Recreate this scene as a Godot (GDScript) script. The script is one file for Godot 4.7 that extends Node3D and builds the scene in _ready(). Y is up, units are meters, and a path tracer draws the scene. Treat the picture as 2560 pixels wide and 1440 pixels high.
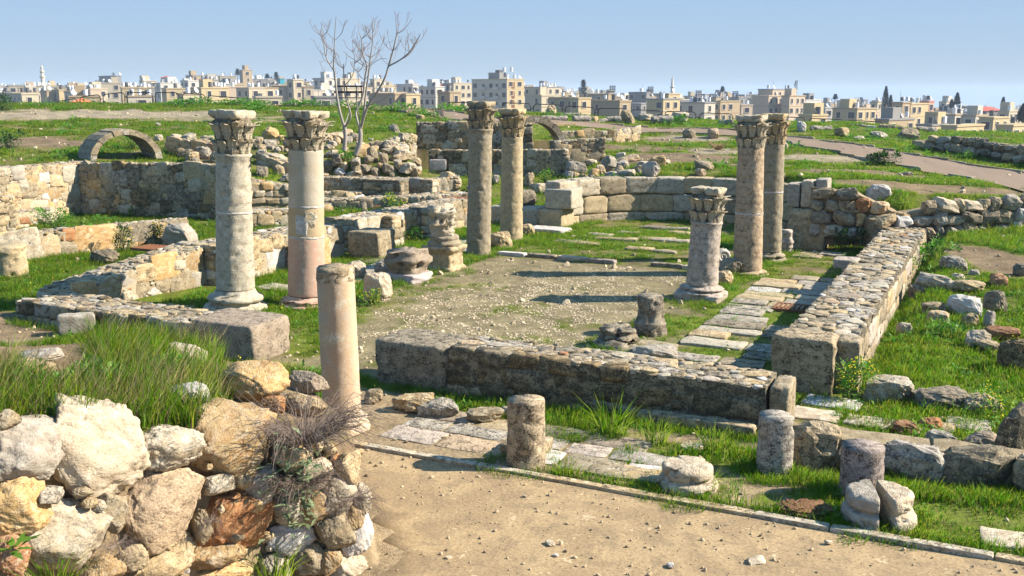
extends Node3D
# A ruined basilica on a hilltop above a far city. Units are metres, y is up. The nave floor lies at y = 0.

const AXIS := Vector3(0.43366, 0, -0.90108)      # along the nave, towards the apse
const SIDE := Vector3(0.90108, 0, 0.43366)       # across the nave, towards the south aisle
const ORIGIN := Vector3(-2.1389, 0, -12.1577)             # foot of the porch column
const TR := [0, 8, 14, 20, 26, 27, 28.2, 30, 33.2, 34.4, 38, 41, 43, 48, 55, 60, 64, 70, 85, 120, 220, 300, 450, 650, 900, 4000]
const TH := [
	[0, 0, 0, 0, 0, 0, 0, 0, 0],
	[0, 0, 0, 0, 0, 0, 0, 0, 0],
	[0, 0, 0, 0, 0, 0, 0, 0, 0.1],
	[0.1, 0.1, 0, 0, 0, 0, 0.25, 0.36, 0.42],
	[0.15, 0.15, 0.1, 0.1, 0.1, 0.1, 0.5, 0.56, 0.6],
	[0.15, 0.15, 0.1, 0.15, 0.15, 0.2, 0.55, 0.6, 0.62],
	[0.2, 0.2, 0.15, 0.2, 0.2, 0.4, 1.55, 1.3, 1.1],
	[0.25, 0.25, 0.2, 0.3, 0.25, 0.9, 1.65, 1.4, 1.15],
	[0.3, 0.3, 0.3, 0.5, 0.3, 1.4, 1.65, 1.4, 1.15],
	[1.85, 1.85, 1.6, 0.7, 0.4, 1.5, 1.62, 1.4, 1.15],
	[2.2, 2.2, 2.0, 1.6, 0.7, 1.6, 1.65, 1.42, 1.2],
	[2.4, 2.4, 2.3, 2.2, 1.0, 1.7, 1.7, 1.45, 1.25],
	[2.55, 2.5, 2.5, 2.45, 2.0, 1.75, 1.75, 1.5, 1.3],
	[2.85, 2.85, 2.8, 2.75, 2.65, 1.95, 1.9, 1.6, 1.35],
	[3.2, 3.2, 3.15, 3.1, 2.85, 2.3, 2.2, 1.75, 1.4],
	[3.4, 3.4, 3.4, 3.3, 2.9, 2.5, 2.35, 1.8, 1.4],
	[3.35, 3.35, 3.35, 3.2, 2.75, 2.4, 2.2, 1.6, 1.2],
	[1.5, 1.5, 1.5, 1.5, 1, 1, 0.5, 0, 0],
	[-4, -4, -4, -4, -4, -4, -4, -4, -4],
	[-11, -11, -11, -11, -11, -11, -11, -11, -11],
	[-11, -11, -10.5, -10.5, -11, -12, -14, -16, -16],
	[-8, -8, -8, -8, -9, -10, -12, -14, -14],
	[-5, -5, -5, -5.5, -6, -8, -10, -13, -13],
	[0, 0, 0, -1, -3, -6, -9, -13, -13],
	[-16, -16, -16, -18, -18, -20, -22, -26, -26],
	[-160, -160, -160, -160, -160, -160, -160, -160, -160]]
const TERRACE := [Vector2(-3.41, -6.5), Vector2(-2.46, -7.7), Vector2(-2.0, -8.2), Vector2(-1.5, -8.35), Vector2(-1.22, -8.65), Vector2(-1.4, -9.5), Vector2(-2.0, -10.6), Vector2(-2.6, -11.2), Vector2(-4.2, -11.2), Vector2(-4.9, -9.4), Vector2(-9, -9.4), Vector2(-9, -3.5), Vector2(-5.9, -3.5)]
const LEVELS := [[-0.092, 0.055, 38.3, 43.2, 0.95], [-0.185, -0.045, 30.5, 37.4, 0.42]]      # floors cut into the slope: two bearings, two distances, height

var rng := RandomNumberGenerator.new()
var relief := FastNoiseLite.new()
var patchy := FastNoiseLite.new()
var fine := FastNoiseLite.new()
var blocks: Array = []
var slabs: Array = []
var rocks: Array = []
var tex := {}
var mats := {}
var bump: Texture2D
var bump_soft: Texture2D
var taken := {}


func _ready() -> void:
	# ---- camera, sky, sun, exposure
	var cam := Camera3D.new()
	cam.name = "camera"
	cam.position = Vector3(0, 4.2, 0)
	cam.rotation_degrees = Vector3(-10.943, 0, 0)
	cam.fov = 31.417
	cam.near = 0.05
	cam.far = 6000.0
	add_child(cam)
	cam.current = true
	var sky := ProceduralSkyMaterial.new()
	sky.sky_top_color = Color(0.42, 0.63, 0.84)
	sky.sky_horizon_color = Color(0.645, 0.705, 0.75)
	sky.sky_curve = 0.10
	sky.ground_horizon_color = Color(0.645, 0.705, 0.75)
	sky.ground_curve = 0.3
	sky.ground_bottom_color = Color(0.30, 0.27, 0.20)
	sky.sun_angle_max = 2.0
	var env := Environment.new()
	env.background_mode = Environment.BG_SKY
	env.sky = Sky.new()
	env.sky.sky_material = sky
	env.background_energy_multiplier = 0.55
	env.tonemap_mode = Environment.TONE_MAPPER_LINEAR
	env.tonemap_exposure = 2.55
	env.sdfgi_enabled = true
	env.ssao_enabled = true
	env.ssil_enabled = true
	env.fog_enabled = true
	env.fog_density = 0.0003
	env.fog_light_color = Color(0.72, 0.79, 0.87)
	var we := WorldEnvironment.new()
	we.name = "world_environment"
	we.environment = env
	add_child(we)
	var sun := DirectionalLight3D.new()
	sun.name = "sun"
	sun.light_energy = 1.6
	sun.light_color = Color(1.0, 0.965, 0.91)
	sun.light_angular_distance = 0.5
	sun.shadow_enabled = true
	sun.look_at_from_position(Vector3.ZERO, Vector3(-0.815, -0.575, 0.015), Vector3.UP)
	add_child(sun)

	rng.seed = 20240611
	setup_noise()
	make_textures()
	make_stone_shapes()
	build_ground()
	build_paths()
	build_city()
	build_church_walls()
	build_ruins_behind()
	build_columns()
	build_paving()
	build_retaining_wall()
	build_loose_stones()
	build_hill_things()
	build_tree()
	build_plants()


# ---------------------------------------------------------------- naming

func numbered(called: String) -> String:
	var n: int = taken.get(called, 0)
	taken[called] = n + 1
	return called if n == 0 else "%s_%03d" % [called, n]


func tag(o: Node, label: String, category: String, group := "", kind := "") -> void:
	o.set_meta("label", label)
	if category: o.set_meta("category", category)
	if group: o.set_meta("group", group)
	o.set_meta("kind", kind if kind else "thing")


func thing(called: String, label: String, category: String, at := Vector3.ZERO, turn := 0.0, group := "", kind := "") -> Node3D:
	var o := Node3D.new()
	o.name = numbered(called)
	o.position = at
	o.rotation.y = turn
	add_child(o)
	tag(o, label, category, group, kind)
	return o


func part(called: String, m: Mesh, mat: Material, parent: Node3D, t := Transform3D()) -> MeshInstance3D:
	var o := MeshInstance3D.new()
	o.name = called if parent != self else numbered(called)
	o.mesh = m
	o.material_override = mat
	o.transform = t
	parent.add_child(o, true)
	return o


func solo(called: String, label: String, category: String, m: Mesh, mat: Material, t: Transform3D, group := "", kind := "") -> MeshInstance3D:
	var o := part(called, m, mat, self, t)
	tag(o, label, category, group, kind)
	return o


func scatter(called: String, label: String, m: Mesh, mat: Material, where: Array, tints: Array, parent: Node3D = self) -> MultiMeshInstance3D:
	var mm := MultiMesh.new()
	mm.transform_format = MultiMesh.TRANSFORM_3D
	mm.use_colors = tints.size() > 0
	mm.mesh = m
	mm.instance_count = where.size()
	for i in where.size():
		var w: Transform3D = where[i]
		mm.set_instance_transform(i, w)
		if tints.size() > 0:
			var c: Color = tints[i]
			mm.set_instance_color(i, c)
	var o := MultiMeshInstance3D.new()
	o.name = numbered(called) if parent == self else called
	o.multimesh = mm
	o.material_override = mat
	parent.add_child(o, true)
	o.set_meta("kind", "stuff")
	if label: o.set_meta("label", label)
	return o


# ---------------------------------------------------------------- noise, textures, materials

func noise(sd: int, freq: float, octaves := 4, kind := FastNoiseLite.TYPE_SIMPLEX_SMOOTH) -> FastNoiseLite:
	var n := FastNoiseLite.new()
	n.seed = sd
	n.frequency = freq
	n.noise_type = kind
	n.fractal_octaves = octaves
	return n


func setup_noise() -> void:
	relief = noise(5, 0.35, 4)
	patchy = noise(11, 0.22, 4)
	fine = noise(23, 1.6, 3)


func field(size: int, sd: int, freq: float, octaves := 4, kind := FastNoiseLite.TYPE_SIMPLEX_SMOOTH) -> PackedByteArray:
	var n := noise(sd, freq / size, octaves, kind)
	var im := n.get_seamless_image(size, size)
	im.convert(Image.FORMAT_L8)
	return im.get_data()


func lin(r: float, g: float, b: float) -> Color:
	return Color(r, g, b).linear_to_srgb()


# base tones a and b in broad drifts, c in flecks, dark and pale stains with edges of their own
func stone_texture(called: String, sd: int, a: Color, b: Color, c: Color, dark: Color, dark_amount: float, pale: Color, pale_amount: float, grain := 0.35, size := 512) -> void:
	var drift := field(size, sd, 3.0, 4)
	var mid := field(size, sd + 1, 7.0, 5)
	var blot := field(size, sd + 2, 8.0, 4)
	var spots := field(size, sd + 4, 34.0, 4)
	var grit := field(size, sd + 3, 60.0, 3)
	var out := PackedByteArray()
	out.resize(size * size * 3)
	var da := 1.0 - dark_amount
	var pa := 1.0 - pale_amount
	for i in size * size:
		var k := smoothstep(0.3, 0.7, drift[i] / 255.0)
		var k2 := smoothstep(0.5, 0.8, mid[i] / 255.0) * 0.8
		var g := grit[i] / 255.0
		var st := smoothstep(da - 0.12, da + 0.06, blot[i] / 255.0 * 0.42 + spots[i] / 255.0 * 0.43 + g * 0.15 + 0.06) * 0.9
		var pl := smoothstep(pa - 0.1, pa + 0.08, (255 - mid[i]) / 255.0 * 0.75 + g * 0.25) * 0.85
		var f := 1.0 - grain * 0.5 + grain * g
		var r := lerpf(lerpf(a.r, b.r, k), c.r, k2)
		var gg := lerpf(lerpf(a.g, b.g, k), c.g, k2)
		var bb := lerpf(lerpf(a.b, b.b, k), c.b, k2)
		r = lerpf(lerpf(r, pale.r, pl), dark.r, st) * f
		gg = lerpf(lerpf(gg, pale.g, pl), dark.g, st) * f
		bb = lerpf(lerpf(bb, pale.b, pl), dark.b, st) * f
		out[i * 3] = int(clampf(r, 0, 1) * 255)
		out[i * 3 + 1] = int(clampf(gg, 0, 1) * 255)
		out[i * 3 + 2] = int(clampf(bb, 0, 1) * 255)
	tex[called] = ImageTexture.create_from_image(Image.create_from_data(size, size, false, Image.FORMAT_RGB8, out))


func grey_texture(size: int, sd: int, low: float, high: float, freqs: Array, weights: Array) -> ImageTexture:
	var all := []
	for i in freqs.size():
		all.append(field(size, sd + i, freqs[i], 4))
	var out := PackedByteArray()
	out.resize(size * size)
	for i in size * size:
		var v := 0.0
		for k in all.size():
			v += all[k][i] / 255.0 * weights[k]
		out[i] = int(clampf(lerpf(low, high, v), 0, 1) * 255)
	return ImageTexture.create_from_image(Image.create_from_data(size, size, false, Image.FORMAT_L8, out))


func make_textures() -> void:
	var lichen := lin(0.055, 0.048, 0.038)
	stone_texture("cream", 100, lin(0.420, 0.357, 0.260), lin(0.336, 0.281, 0.197), lin(0.336, 0.252, 0.151), lichen, 0.3, lin(0.571, 0.521, 0.420), 0.3)
	stone_texture("ochre", 120, lin(0.42, 0.31, 0.165), lin(0.37, 0.235, 0.11), lin(0.47, 0.385, 0.265), lin(0.13, 0.075, 0.04), 0.24, lin(0.53, 0.46, 0.36), 0.36)
	stone_texture("white", 140, lin(0.428, 0.395, 0.344), lin(0.386, 0.344, 0.298), lin(0.361, 0.302, 0.244), lin(0.126, 0.101, 0.080), 0.22, lin(0.529, 0.504, 0.462), 0.35, 0.3)
	stone_texture("grey", 160, lin(0.353, 0.302, 0.227), lin(0.277, 0.235, 0.172), lin(0.395, 0.344, 0.269), lichen, 0.36, lin(0.462, 0.420, 0.353), 0.3, 0.4)
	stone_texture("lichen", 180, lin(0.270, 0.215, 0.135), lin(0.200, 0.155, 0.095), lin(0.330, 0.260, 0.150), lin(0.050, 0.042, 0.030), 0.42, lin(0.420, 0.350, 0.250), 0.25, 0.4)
	stone_texture("russet", 200, lin(0.319, 0.168, 0.084), lin(0.252, 0.118, 0.059), lin(0.403, 0.277, 0.168), lin(0.076, 0.034, 0.021), 0.25, lin(0.487, 0.386, 0.302), 0.25)
	stone_texture("rosy", 220, lin(0.412, 0.340, 0.273), lin(0.361, 0.290, 0.227), lin(0.386, 0.319, 0.235), lin(0.101, 0.084, 0.067), 0.32, lin(0.504, 0.437, 0.353), 0.25, 0.4)
	stone_texture("shaft", 240, lin(0.385, 0.335, 0.25), lin(0.336, 0.294, 0.218), lin(0.361, 0.298, 0.202), lin(0.109, 0.097, 0.071), 0.28, lin(0.521, 0.479, 0.386), 0.28, 0.3)
	stone_texture("marble", 260, lin(0.430, 0.331, 0.206), lin(0.404, 0.271, 0.172), lin(0.370, 0.310, 0.237), lin(0.310, 0.189, 0.120), 0.12, lin(0.516, 0.447, 0.353), 0.25, 0.10)
	stone_texture("mottled", 280, lin(0.395, 0.349, 0.281), lin(0.336, 0.290, 0.227), lin(0.361, 0.307, 0.227), lin(0.059, 0.050, 0.042), 0.38, lin(0.538, 0.479, 0.420), 0.2, 0.45)
	stone_texture("mortar", 300, lin(0.334, 0.273, 0.180), lin(0.255, 0.202, 0.128), lin(0.387, 0.326, 0.229), lin(0.114, 0.088, 0.062), 0.2, lin(0.422, 0.370, 0.273), 0.2, 0.6)
	stone_texture("sand", 320, lin(0.315, 0.222, 0.117), lin(0.255, 0.178, 0.095), lin(0.222, 0.157, 0.088), lin(0.18, 0.125, 0.07), 0.18, lin(0.43, 0.325, 0.20), 0.2, 0.24)
	stone_texture("carved", 340, lin(0.50, 0.43, 0.315), lin(0.41, 0.345, 0.24), lin(0.42, 0.33, 0.20), lin(0.092, 0.076, 0.050), 0.24, lin(0.521, 0.470, 0.378), 0.25, 0.3)
	stone_texture("buff", 345, lin(0.387, 0.331, 0.249), lin(0.344, 0.288, 0.211), lin(0.378, 0.310, 0.215), lin(0.258, 0.206, 0.138), 0.14, lin(0.447, 0.396, 0.318), 0.25, 0.12)
	stone_texture("pink", 430, lin(0.44, 0.285, 0.20), lin(0.40, 0.24, 0.17), lin(0.40, 0.32, 0.24), lin(0.28, 0.15, 0.10), 0.14, lin(0.50, 0.41, 0.32), 0.22, 0.1)
	tex["earth"] = grey_texture(1024, 360, 0.45, 1.12, [6.0, 30.0, 140.0], [0.25, 0.35, 0.4])
	bump = grey_texture(512, 380, 0.0, 1.0, [10.0, 36.0, 110.0], [0.4, 0.35, 0.25])
	bump_soft = grey_texture(512, 400, 0.0, 1.0, [5.0, 20.0, 90.0], [0.5, 0.3, 0.2])


# a stone material: one of the textures above under a slight tint, drawn in world space so that no two stones match
func stone(called: String, shade := 0, scale := 0.75, deep := 1.4) -> StandardMaterial3D:
	var key := "%s/%d/%.2f/%.1f" % [called, shade, scale, deep]
	if mats.has(key): return mats[key]
	var m := StandardMaterial3D.new()
	m.resource_name = called
	m.albedo_texture = tex[called]
	m.albedo_color = [Color(1, 1, 1), Color(0.86, 0.84, 0.80), Color(1.0, 0.95, 0.86), Color(0.93, 0.90, 0.92)][shade % 4]
	m.uv1_triplanar = true
	m.uv1_world_triplanar = true
	m.uv1_scale = Vector3.ONE * scale
	m.uv1_offset = Vector3(0.37, 0.11, 0.73) * shade
	m.roughness = 0.93
	m.metallic_specular = 0.3
	m.heightmap_enabled = true
	m.heightmap_texture = bump
	m.heightmap_scale = deep
	mats[key] = m
	return m


func plain(called: String, c: Color, rough := 0.9, metal := 0.0) -> StandardMaterial3D:
	var key := "plain/" + called
	if mats.has(key): return mats[key]
	var m := StandardMaterial3D.new()
	m.resource_name = called
	m.albedo_color = c
	m.roughness = rough
	m.metallic = metal
	m.metallic_specular = 0.35
	mats[key] = m
	return m


func leafy(called: String, c: Color, through: Color) -> StandardMaterial3D:
	var m := plain(called, c, 0.6)
	m.vertex_color_use_as_albedo = true
	m.backlight_enabled = true
	m.backlight = through
	return m


# ---------------------------------------------------------------- the lie of the land

func table_height(x: float, z: float) -> float:
	var r := maxf(-z, 0.5)
	var u := x / maxf(r, 3.0)
	var i := 0
	while i < TR.size() - 2 and r > TR[i + 1]:
		i += 1
	var ra: float = TR[i]
	var rb: float = TR[i + 1]
	var k := clampf((r - ra) / (rb - ra), 0, 1)
	var f := clampf((u + 0.6) / 0.15, 0, 7.999)
	var j := int(f)
	var q := smoothstep(0.0, 1.0, f - j)
	var ha: Array = TH[i]
	var hb: Array = TH[i + 1]
	return lerpf(lerpf(ha[j], ha[j + 1], q), lerpf(hb[j], hb[j + 1], q), k)


func plan(x: float, z: float) -> Vector2:      # (along the nave, across it)
	var dx := x - ORIGIN.x
	var dz := z - ORIGIN.z
	return Vector2(dx * AXIS.x + dz * AXIS.z, dx * SIDE.x + dz * SIDE.z)


func at_plan(s: float, t: float, y := 0.0) -> Vector3:
	return ORIGIN + AXIS * s + SIDE * t + Vector3(0, y, 0)


func church_distance(p: Vector2) -> float:
	var ds := maxf(-1.0 - p.x, p.x - 19.0)
	var dt := maxf(-8.9 - p.y, p.y - 5.6)
	var rect := Vector2(maxf(ds, 0), maxf(dt, 0)).length() + minf(0, maxf(ds, dt))
	return minf(rect, p.distance_to(Vector2(18.8, -1.45)) - 3.75)


func terrace_depth(x: float, z: float) -> float:
	var d := 1e9
	var inside := false
	var n := TERRACE.size()
	for i in n:
		var a: Vector2 = TERRACE[i]
		var b: Vector2 = TERRACE[(i + 1) % n]
		var e := b - a
		var w := Vector2(x, z) - a
		d = minf(d, (w - e * clampf(w.dot(e) / e.length_squared(), 0, 1)).length())
		if (a.y > z) != (b.y > z) and x < e.x * (z - a.y) / e.y + a.x:
			inside = not inside
	return d if inside else -d


func ground(x: float, z: float) -> float:
	var h := table_height(x, z)
	if z < -30.0 and z > -45.0:
		var u := x / -z
		for q in LEVELS:
			h = lerpf(h, q[4], smoothstep(q[0] - 0.012, q[0], u) * smoothstep(q[1] + 0.012, q[1], u) * smoothstep(q[2] - 0.4, q[2], -z) * smoothstep(q[3] + 0.4, q[3], -z))
	h *= smoothstep(0.0, 0.5, church_distance(plan(x, z)))
	if z > -13.0 and x < 0.0:
		var d := terrace_depth(x, z)
		if d > 0.0:
			h = maxf(h, minf(1.95, 1.963 - 0.2427 * x + 0.1339 * z) * smoothstep(0.0, 0.2, d))
	return h


func rough_ground(x: float, z: float) -> float:
	var h := ground(x, z)
	if z > -75.0:
		var c := church_distance(plan(x, z))
		var amp := 0.014 if c < 0.0 else lerpf(0.03, 0.10, smoothstep(20.0, 50.0, -z))
		h += relief.get_noise_2d(x, z) * amp + fine.get_noise_2d(x, z) * 0.006
	return h


# patches where the cover differs from its surroundings: [place, reach across, reach in depth, grass 0..1, soil tint 0..3]
var PATCHES := [
	[Vector3(-20.55, 3.03, -51.8), 9.0, 3.0, 0.12, 2], [Vector3(-23.64, 2.96, -50.28), 5.0, 2.6, 0.08, 2], [Vector3(-14.21, 2.82, -48.48), 4.0, 1.2, 0.35, 2], [Vector3(-17.54, 2.27, -39.06), 2.2, 2.0, 0.1, 1], [Vector3(-15.04, 2.34, -40.92), 3.0, 1.4, 0.6, 1],
	[Vector3(8.22, 1.96, -48.3), 2.6, 1.6, 0.0, 2], [Vector3(6.57, 1.93, -47.16), 1.6, 1.2, 0.1, 1], [Vector3(6.27, 1.65, -39.4), 2.4, 2.2, 0.1, 1], [Vector3(8.46, 1.72, -41.96), 1.6, 1.6, 0.15, 2], [Vector3(11.53, 1.67, -39.08), 2.6, 1.6, 0.2, 2],
	[Vector3(11.2, 1.61, -33.08), 2.6, 1.2, 0.12, 1], [Vector3(11.73, 1.44, -29.44), 3.0, 1.0, 0.2, 1], [Vector3(13.21, 1.35, -29.14), 2.0, 0.8, 0.2, 1], [Vector3(10.85, 0.45, -22.46), 0.9, 2.2, 0.05, 1], [Vector3(5.19, 1.78, -43.18), 1.6, 0.8, 0.05, 1],
	[Vector3(-8.5, 1.75, -37.74), 2.0, 1.5, 0.5, 1], [Vector3(-5.07, 1.86, -39.62), 2.5, 2.0, 0.55, 1], [Vector3(-1.35, 1.35, -43.36), 3.0, 1.6, 0.3, 1], [Vector3(2.16, 2.34, -46.66), 4.0, 2.0, 0.7, 2],
	[Vector3(-8.77, 0, -17.94), 1.6, 1.2, 0.1, 1], [Vector3(-3.42, 0, -17.04), 0.5, 1.3, 0.75, 1], [Vector3(4.82, 0.01, -9.66), 0.9, 0.5, 0.7, 0], [Vector3(9.7, 0, -26.08), 1.2, 2.0, 1.0, 0], [Vector3(7.17, 0.16, -16.68), 1.2, 2.0, 1.0, 0], [Vector3(6.64, 0.04, -14.66), 2.2, 1.2, 1.0, 0],
	[Vector3(3.19, 0, -28.94), 3.2, 1.8, 0.95, 0], [Vector3(1.84, 0, -23.18), 2.4, 1.6, 0.1, 0], [Vector3(3.78, 0, -28.16), 1.4, 0.6, 0.6, 0],
]


# grass 0..1, and the bare soil's tint under it
func cover(x: float, z: float) -> Vector2:
	var p := plan(x, z)
	var n := patchy.get_noise_2d(x * 2.2, z * 2.2)
	var n2 := fine.get_noise_2d(x * 0.8 + 31.0, z * 0.8)
	var g := 0.0
	var soil := 0.0
	if z < -30.0 and on_hill_path(x, z, 0.15): return Vector2(0, 1)
	var c := church_distance(p)
	if z > -13.0 and x < -1.0 and terrace_depth(x, z) > 0.12:
		return Vector2(0.15 + 0.75 * mound_at(x, z) + n2 * 0.3, 1)
	if p.x < -0.22:
		return Vector2(0.0 if p.y > -1.4 else 0.5 + n, 3)
	if c < 0.25:
		if p.x < 2.2:
			g = smoothstep(0.3, 1.1, p.x * 0.55 + n * 1.3 + n2 * 0.5 + smoothstep(4.5, 6.0, p.y) * 0.2)
			soil = 3
		elif p.x < 13.2 and p.y > -4.5 and p.y < 1.3:
			g = smoothstep(-0.15, 0.6, n * 1.1 + n2 * 0.6) * 0.48
			g = maxf(g, smoothstep(-3.0, -4.2, p.y + n) * 0.8 * smoothstep(9.5, 6.0, p.x))
		elif p.x < 13.2 and p.y > 1.3:
			g = clampf(0.62 + n * 0.9 + n2 * 0.4, 0.1, 1)
		else:
			g = clampf(0.58 + n * 0.7 + n2 * 0.2, 0.15, 0.8)
			soil = 1
			if p.y < -4.5: g = clampf(0.95 + n * 0.5, 0.3, 1)
	else:
		soil = 1
		g = clampf(0.98 + n * 0.7 + n2 * 0.2, 0.2, 1)
		if z < -33.0: g = clampf(0.86 + n * 0.95 + n2 * 0.35, 0.08, 1)
	for q in PATCHES:
		var o: Vector3 = q[0]
		var rx: float = q[1]
		var rz: float = q[2]
		var dx := (x - o.x) / rx
		var dz := (z - o.z) / rz
		var d := dx * dx + dz * dz
		if d < 1.6:
			var k := smoothstep(1.5, 0.4, d + n * 0.6)
			g = lerpf(g, q[3], k)
			soil = lerpf(soil, q[4], k)
	return Vector2(clampf(g, 0, 1), soil)


var FAR_EDGE := [[Vector3(-14.73, 3.36, -59.86), Vector3(-14.38, 3.3, -58.42)], [Vector3(-106.25, -2.81, -564), Vector3(-11.09, 3.27, -58.82)], [Vector3(-82.98, -2.85, -568), Vector3(-8.47, 3.22, -57.92)], [Vector3(-62, -3.33, -556), Vector3(-6.18, 3.07, -55.34)], [Vector3(-3.73, 2.99, -56.96), Vector3(-3.33, 2.8, -50.82)], [Vector3(-0.6, 2.77, -51.94), Vector3(-0.55, 2.63, -47.8)], [Vector3(4.52, 2.45, -53.2), Vector3(4.28, 2.33, -50.38)], [Vector3(9.5, 2.21, -53.44), Vector3(9.03, 2.08, -50.76)], [Vector3(11.49, 2.12, -52.16), Vector3(10.88, 1.99, -49.34)], [Vector3(12.95, 1.98, -49.6), Vector3(12.23, 1.87, -46.8)], [Vector3(14.11, 1.91, -48.22), Vector3(12.75, 1.77, -43.52)], [Vector3(15.05, 1.79, -45.32), Vector3(13.18, 1.65, -39.62)], [Vector3(15.94, 1.63, -42.94), Vector3(13.62, 1.53, -36.6)], [Vector3(16.95, 1.46, -39.94), Vector3(14.26, 1.42, -33.52)], [Vector3(17.41, 1.34, -34.92), Vector3(14.7, 1.3, -29.38)], [Vector3(17.97, 1.21, -32.42), Vector3(15.61, 1.08, -28.06)]]

func on_hill_path(x: float, z: float, margin: float) -> bool:
	var u := x / -z
	for i in FAR_EDGE.size() - 1:
		var a: Vector3 = FAR_EDGE[i][0]
		var b: Vector3 = FAR_EDGE[i + 1][0]
		var ua := a.x / -a.z
		var ub := b.x / -b.z
		if u >= ua and u < ub:
			var k := (u - ua) / (ub - ua)
			return -z < lerpf(-a.z, -b.z, k) + margin and -z > lerpf(-FAR_EDGE[i][1].z, -FAR_EDGE[i + 1][1].z, k) - margin
	return false


func build_ground() -> void:
	var soils := [Color(0.325, 0.265, 0.145), Color(0.30, 0.215, 0.125), Color(0.46, 0.375, 0.245), Color(0.42, 0.31, 0.18)]
	var moss := Color(0.18, 0.195, 0.03)
	var grass := Color(0.185, 0.255, 0.02)
	var rows: Array = []
	var r := 2.5
	while r < 78.0:
		rows.append(r)
		r *= 1.0075
	while r < 4000.0:
		rows.append(r)
		r *= 1.06
	var nu := 540
	var nr := rows.size()
	var pos := PackedVector3Array()
	var col := PackedColorArray()
	var nor := PackedVector3Array()
	pos.resize(nu * nr)
	col.resize(nu * nr)
	nor.resize(nu * nr)
	for i in nr:
		r = rows[i]
		for j in nu:
			var u := lerpf(-0.78, 0.78, j / (nu - 1.0))
			var x := u * r
			if r < 8.0: x = u * 8.0
			var y := rough_ground(x, -r)
			pos[i * nu + j] = Vector3(x, y, -r)
			var c: Color
			if r < 80.0:
				var k := cover(x, -r)
				var s0 := int(k.y)
				c = (soils[s0] as Color).lerp(soils[mini(s0 + 1, 3)], k.y - s0)
				var e := fine.get_noise_2d(x * 3.0, -r * 3.0) * 0.25
				c = c.lerp(moss, smoothstep(0.2, 0.5, k.x + e) * 0.75)
				c = c.lerp(grass, smoothstep(0.5, 0.85, k.x + e) * 0.8)
				c *= 0.9 + 0.4 * patchy.get_noise_2d(x * 5.0, -r * 5.0)
			else:
				c = Color(0.30, 0.25, 0.16).lerp(Color(0.10, 0.13, 0.05), smoothstep(-0.1, 0.3, patchy.get_noise_2d(x * 0.05, r * 0.05)))
			col[i * nu + j] = c
	for i in nr:
		for j in nu:
			var a := pos[i * nu + mini(j + 1, nu - 1)] - pos[i * nu + maxi(j - 1, 0)]
			var b := pos[mini(i + 1, nr - 1) * nu + j] - pos[maxi(i - 1, 0) * nu + j]
			nor[i * nu + j] = a.cross(b).normalized()
	var idx := PackedInt32Array()
	idx.resize((nu - 1) * (nr - 1) * 6)
	var w := 0
	for i in nr - 1:
		for j in nu - 1:
			var p := i * nu + j
			for q in [p, p + nu, p + 1, p + 1, p + nu, p + nu + 1]:
				idx[w] = q
				w += 1
	var arrays := []
	arrays.resize(Mesh.ARRAY_MAX)
	arrays[Mesh.ARRAY_VERTEX] = pos
	arrays[Mesh.ARRAY_NORMAL] = nor
	arrays[Mesh.ARRAY_COLOR] = col
	arrays[Mesh.ARRAY_INDEX] = idx
	var m := ArrayMesh.new()
	m.add_surface_from_arrays(Mesh.PRIMITIVE_TRIANGLES, arrays)
	var mat := StandardMaterial3D.new()
	mat.resource_name = "earth"
	mat.vertex_color_use_as_albedo = true
	mat.albedo_texture = tex["earth"]
	mat.uv1_triplanar = true
	mat.uv1_world_triplanar = true
	mat.uv1_scale = Vector3.ONE * 0.45
	mat.roughness = 0.97
	mat.metallic_specular = 0.2
	mat.heightmap_enabled = true
	mat.heightmap_texture = bump
	mat.heightmap_scale = 2.0
	solo("ground", "grassy earth of the hilltop falling away to the far valley", "ground", m, mat, Transform3D(), "", "structure")


# ---------------------------------------------------------------- shapes

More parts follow.
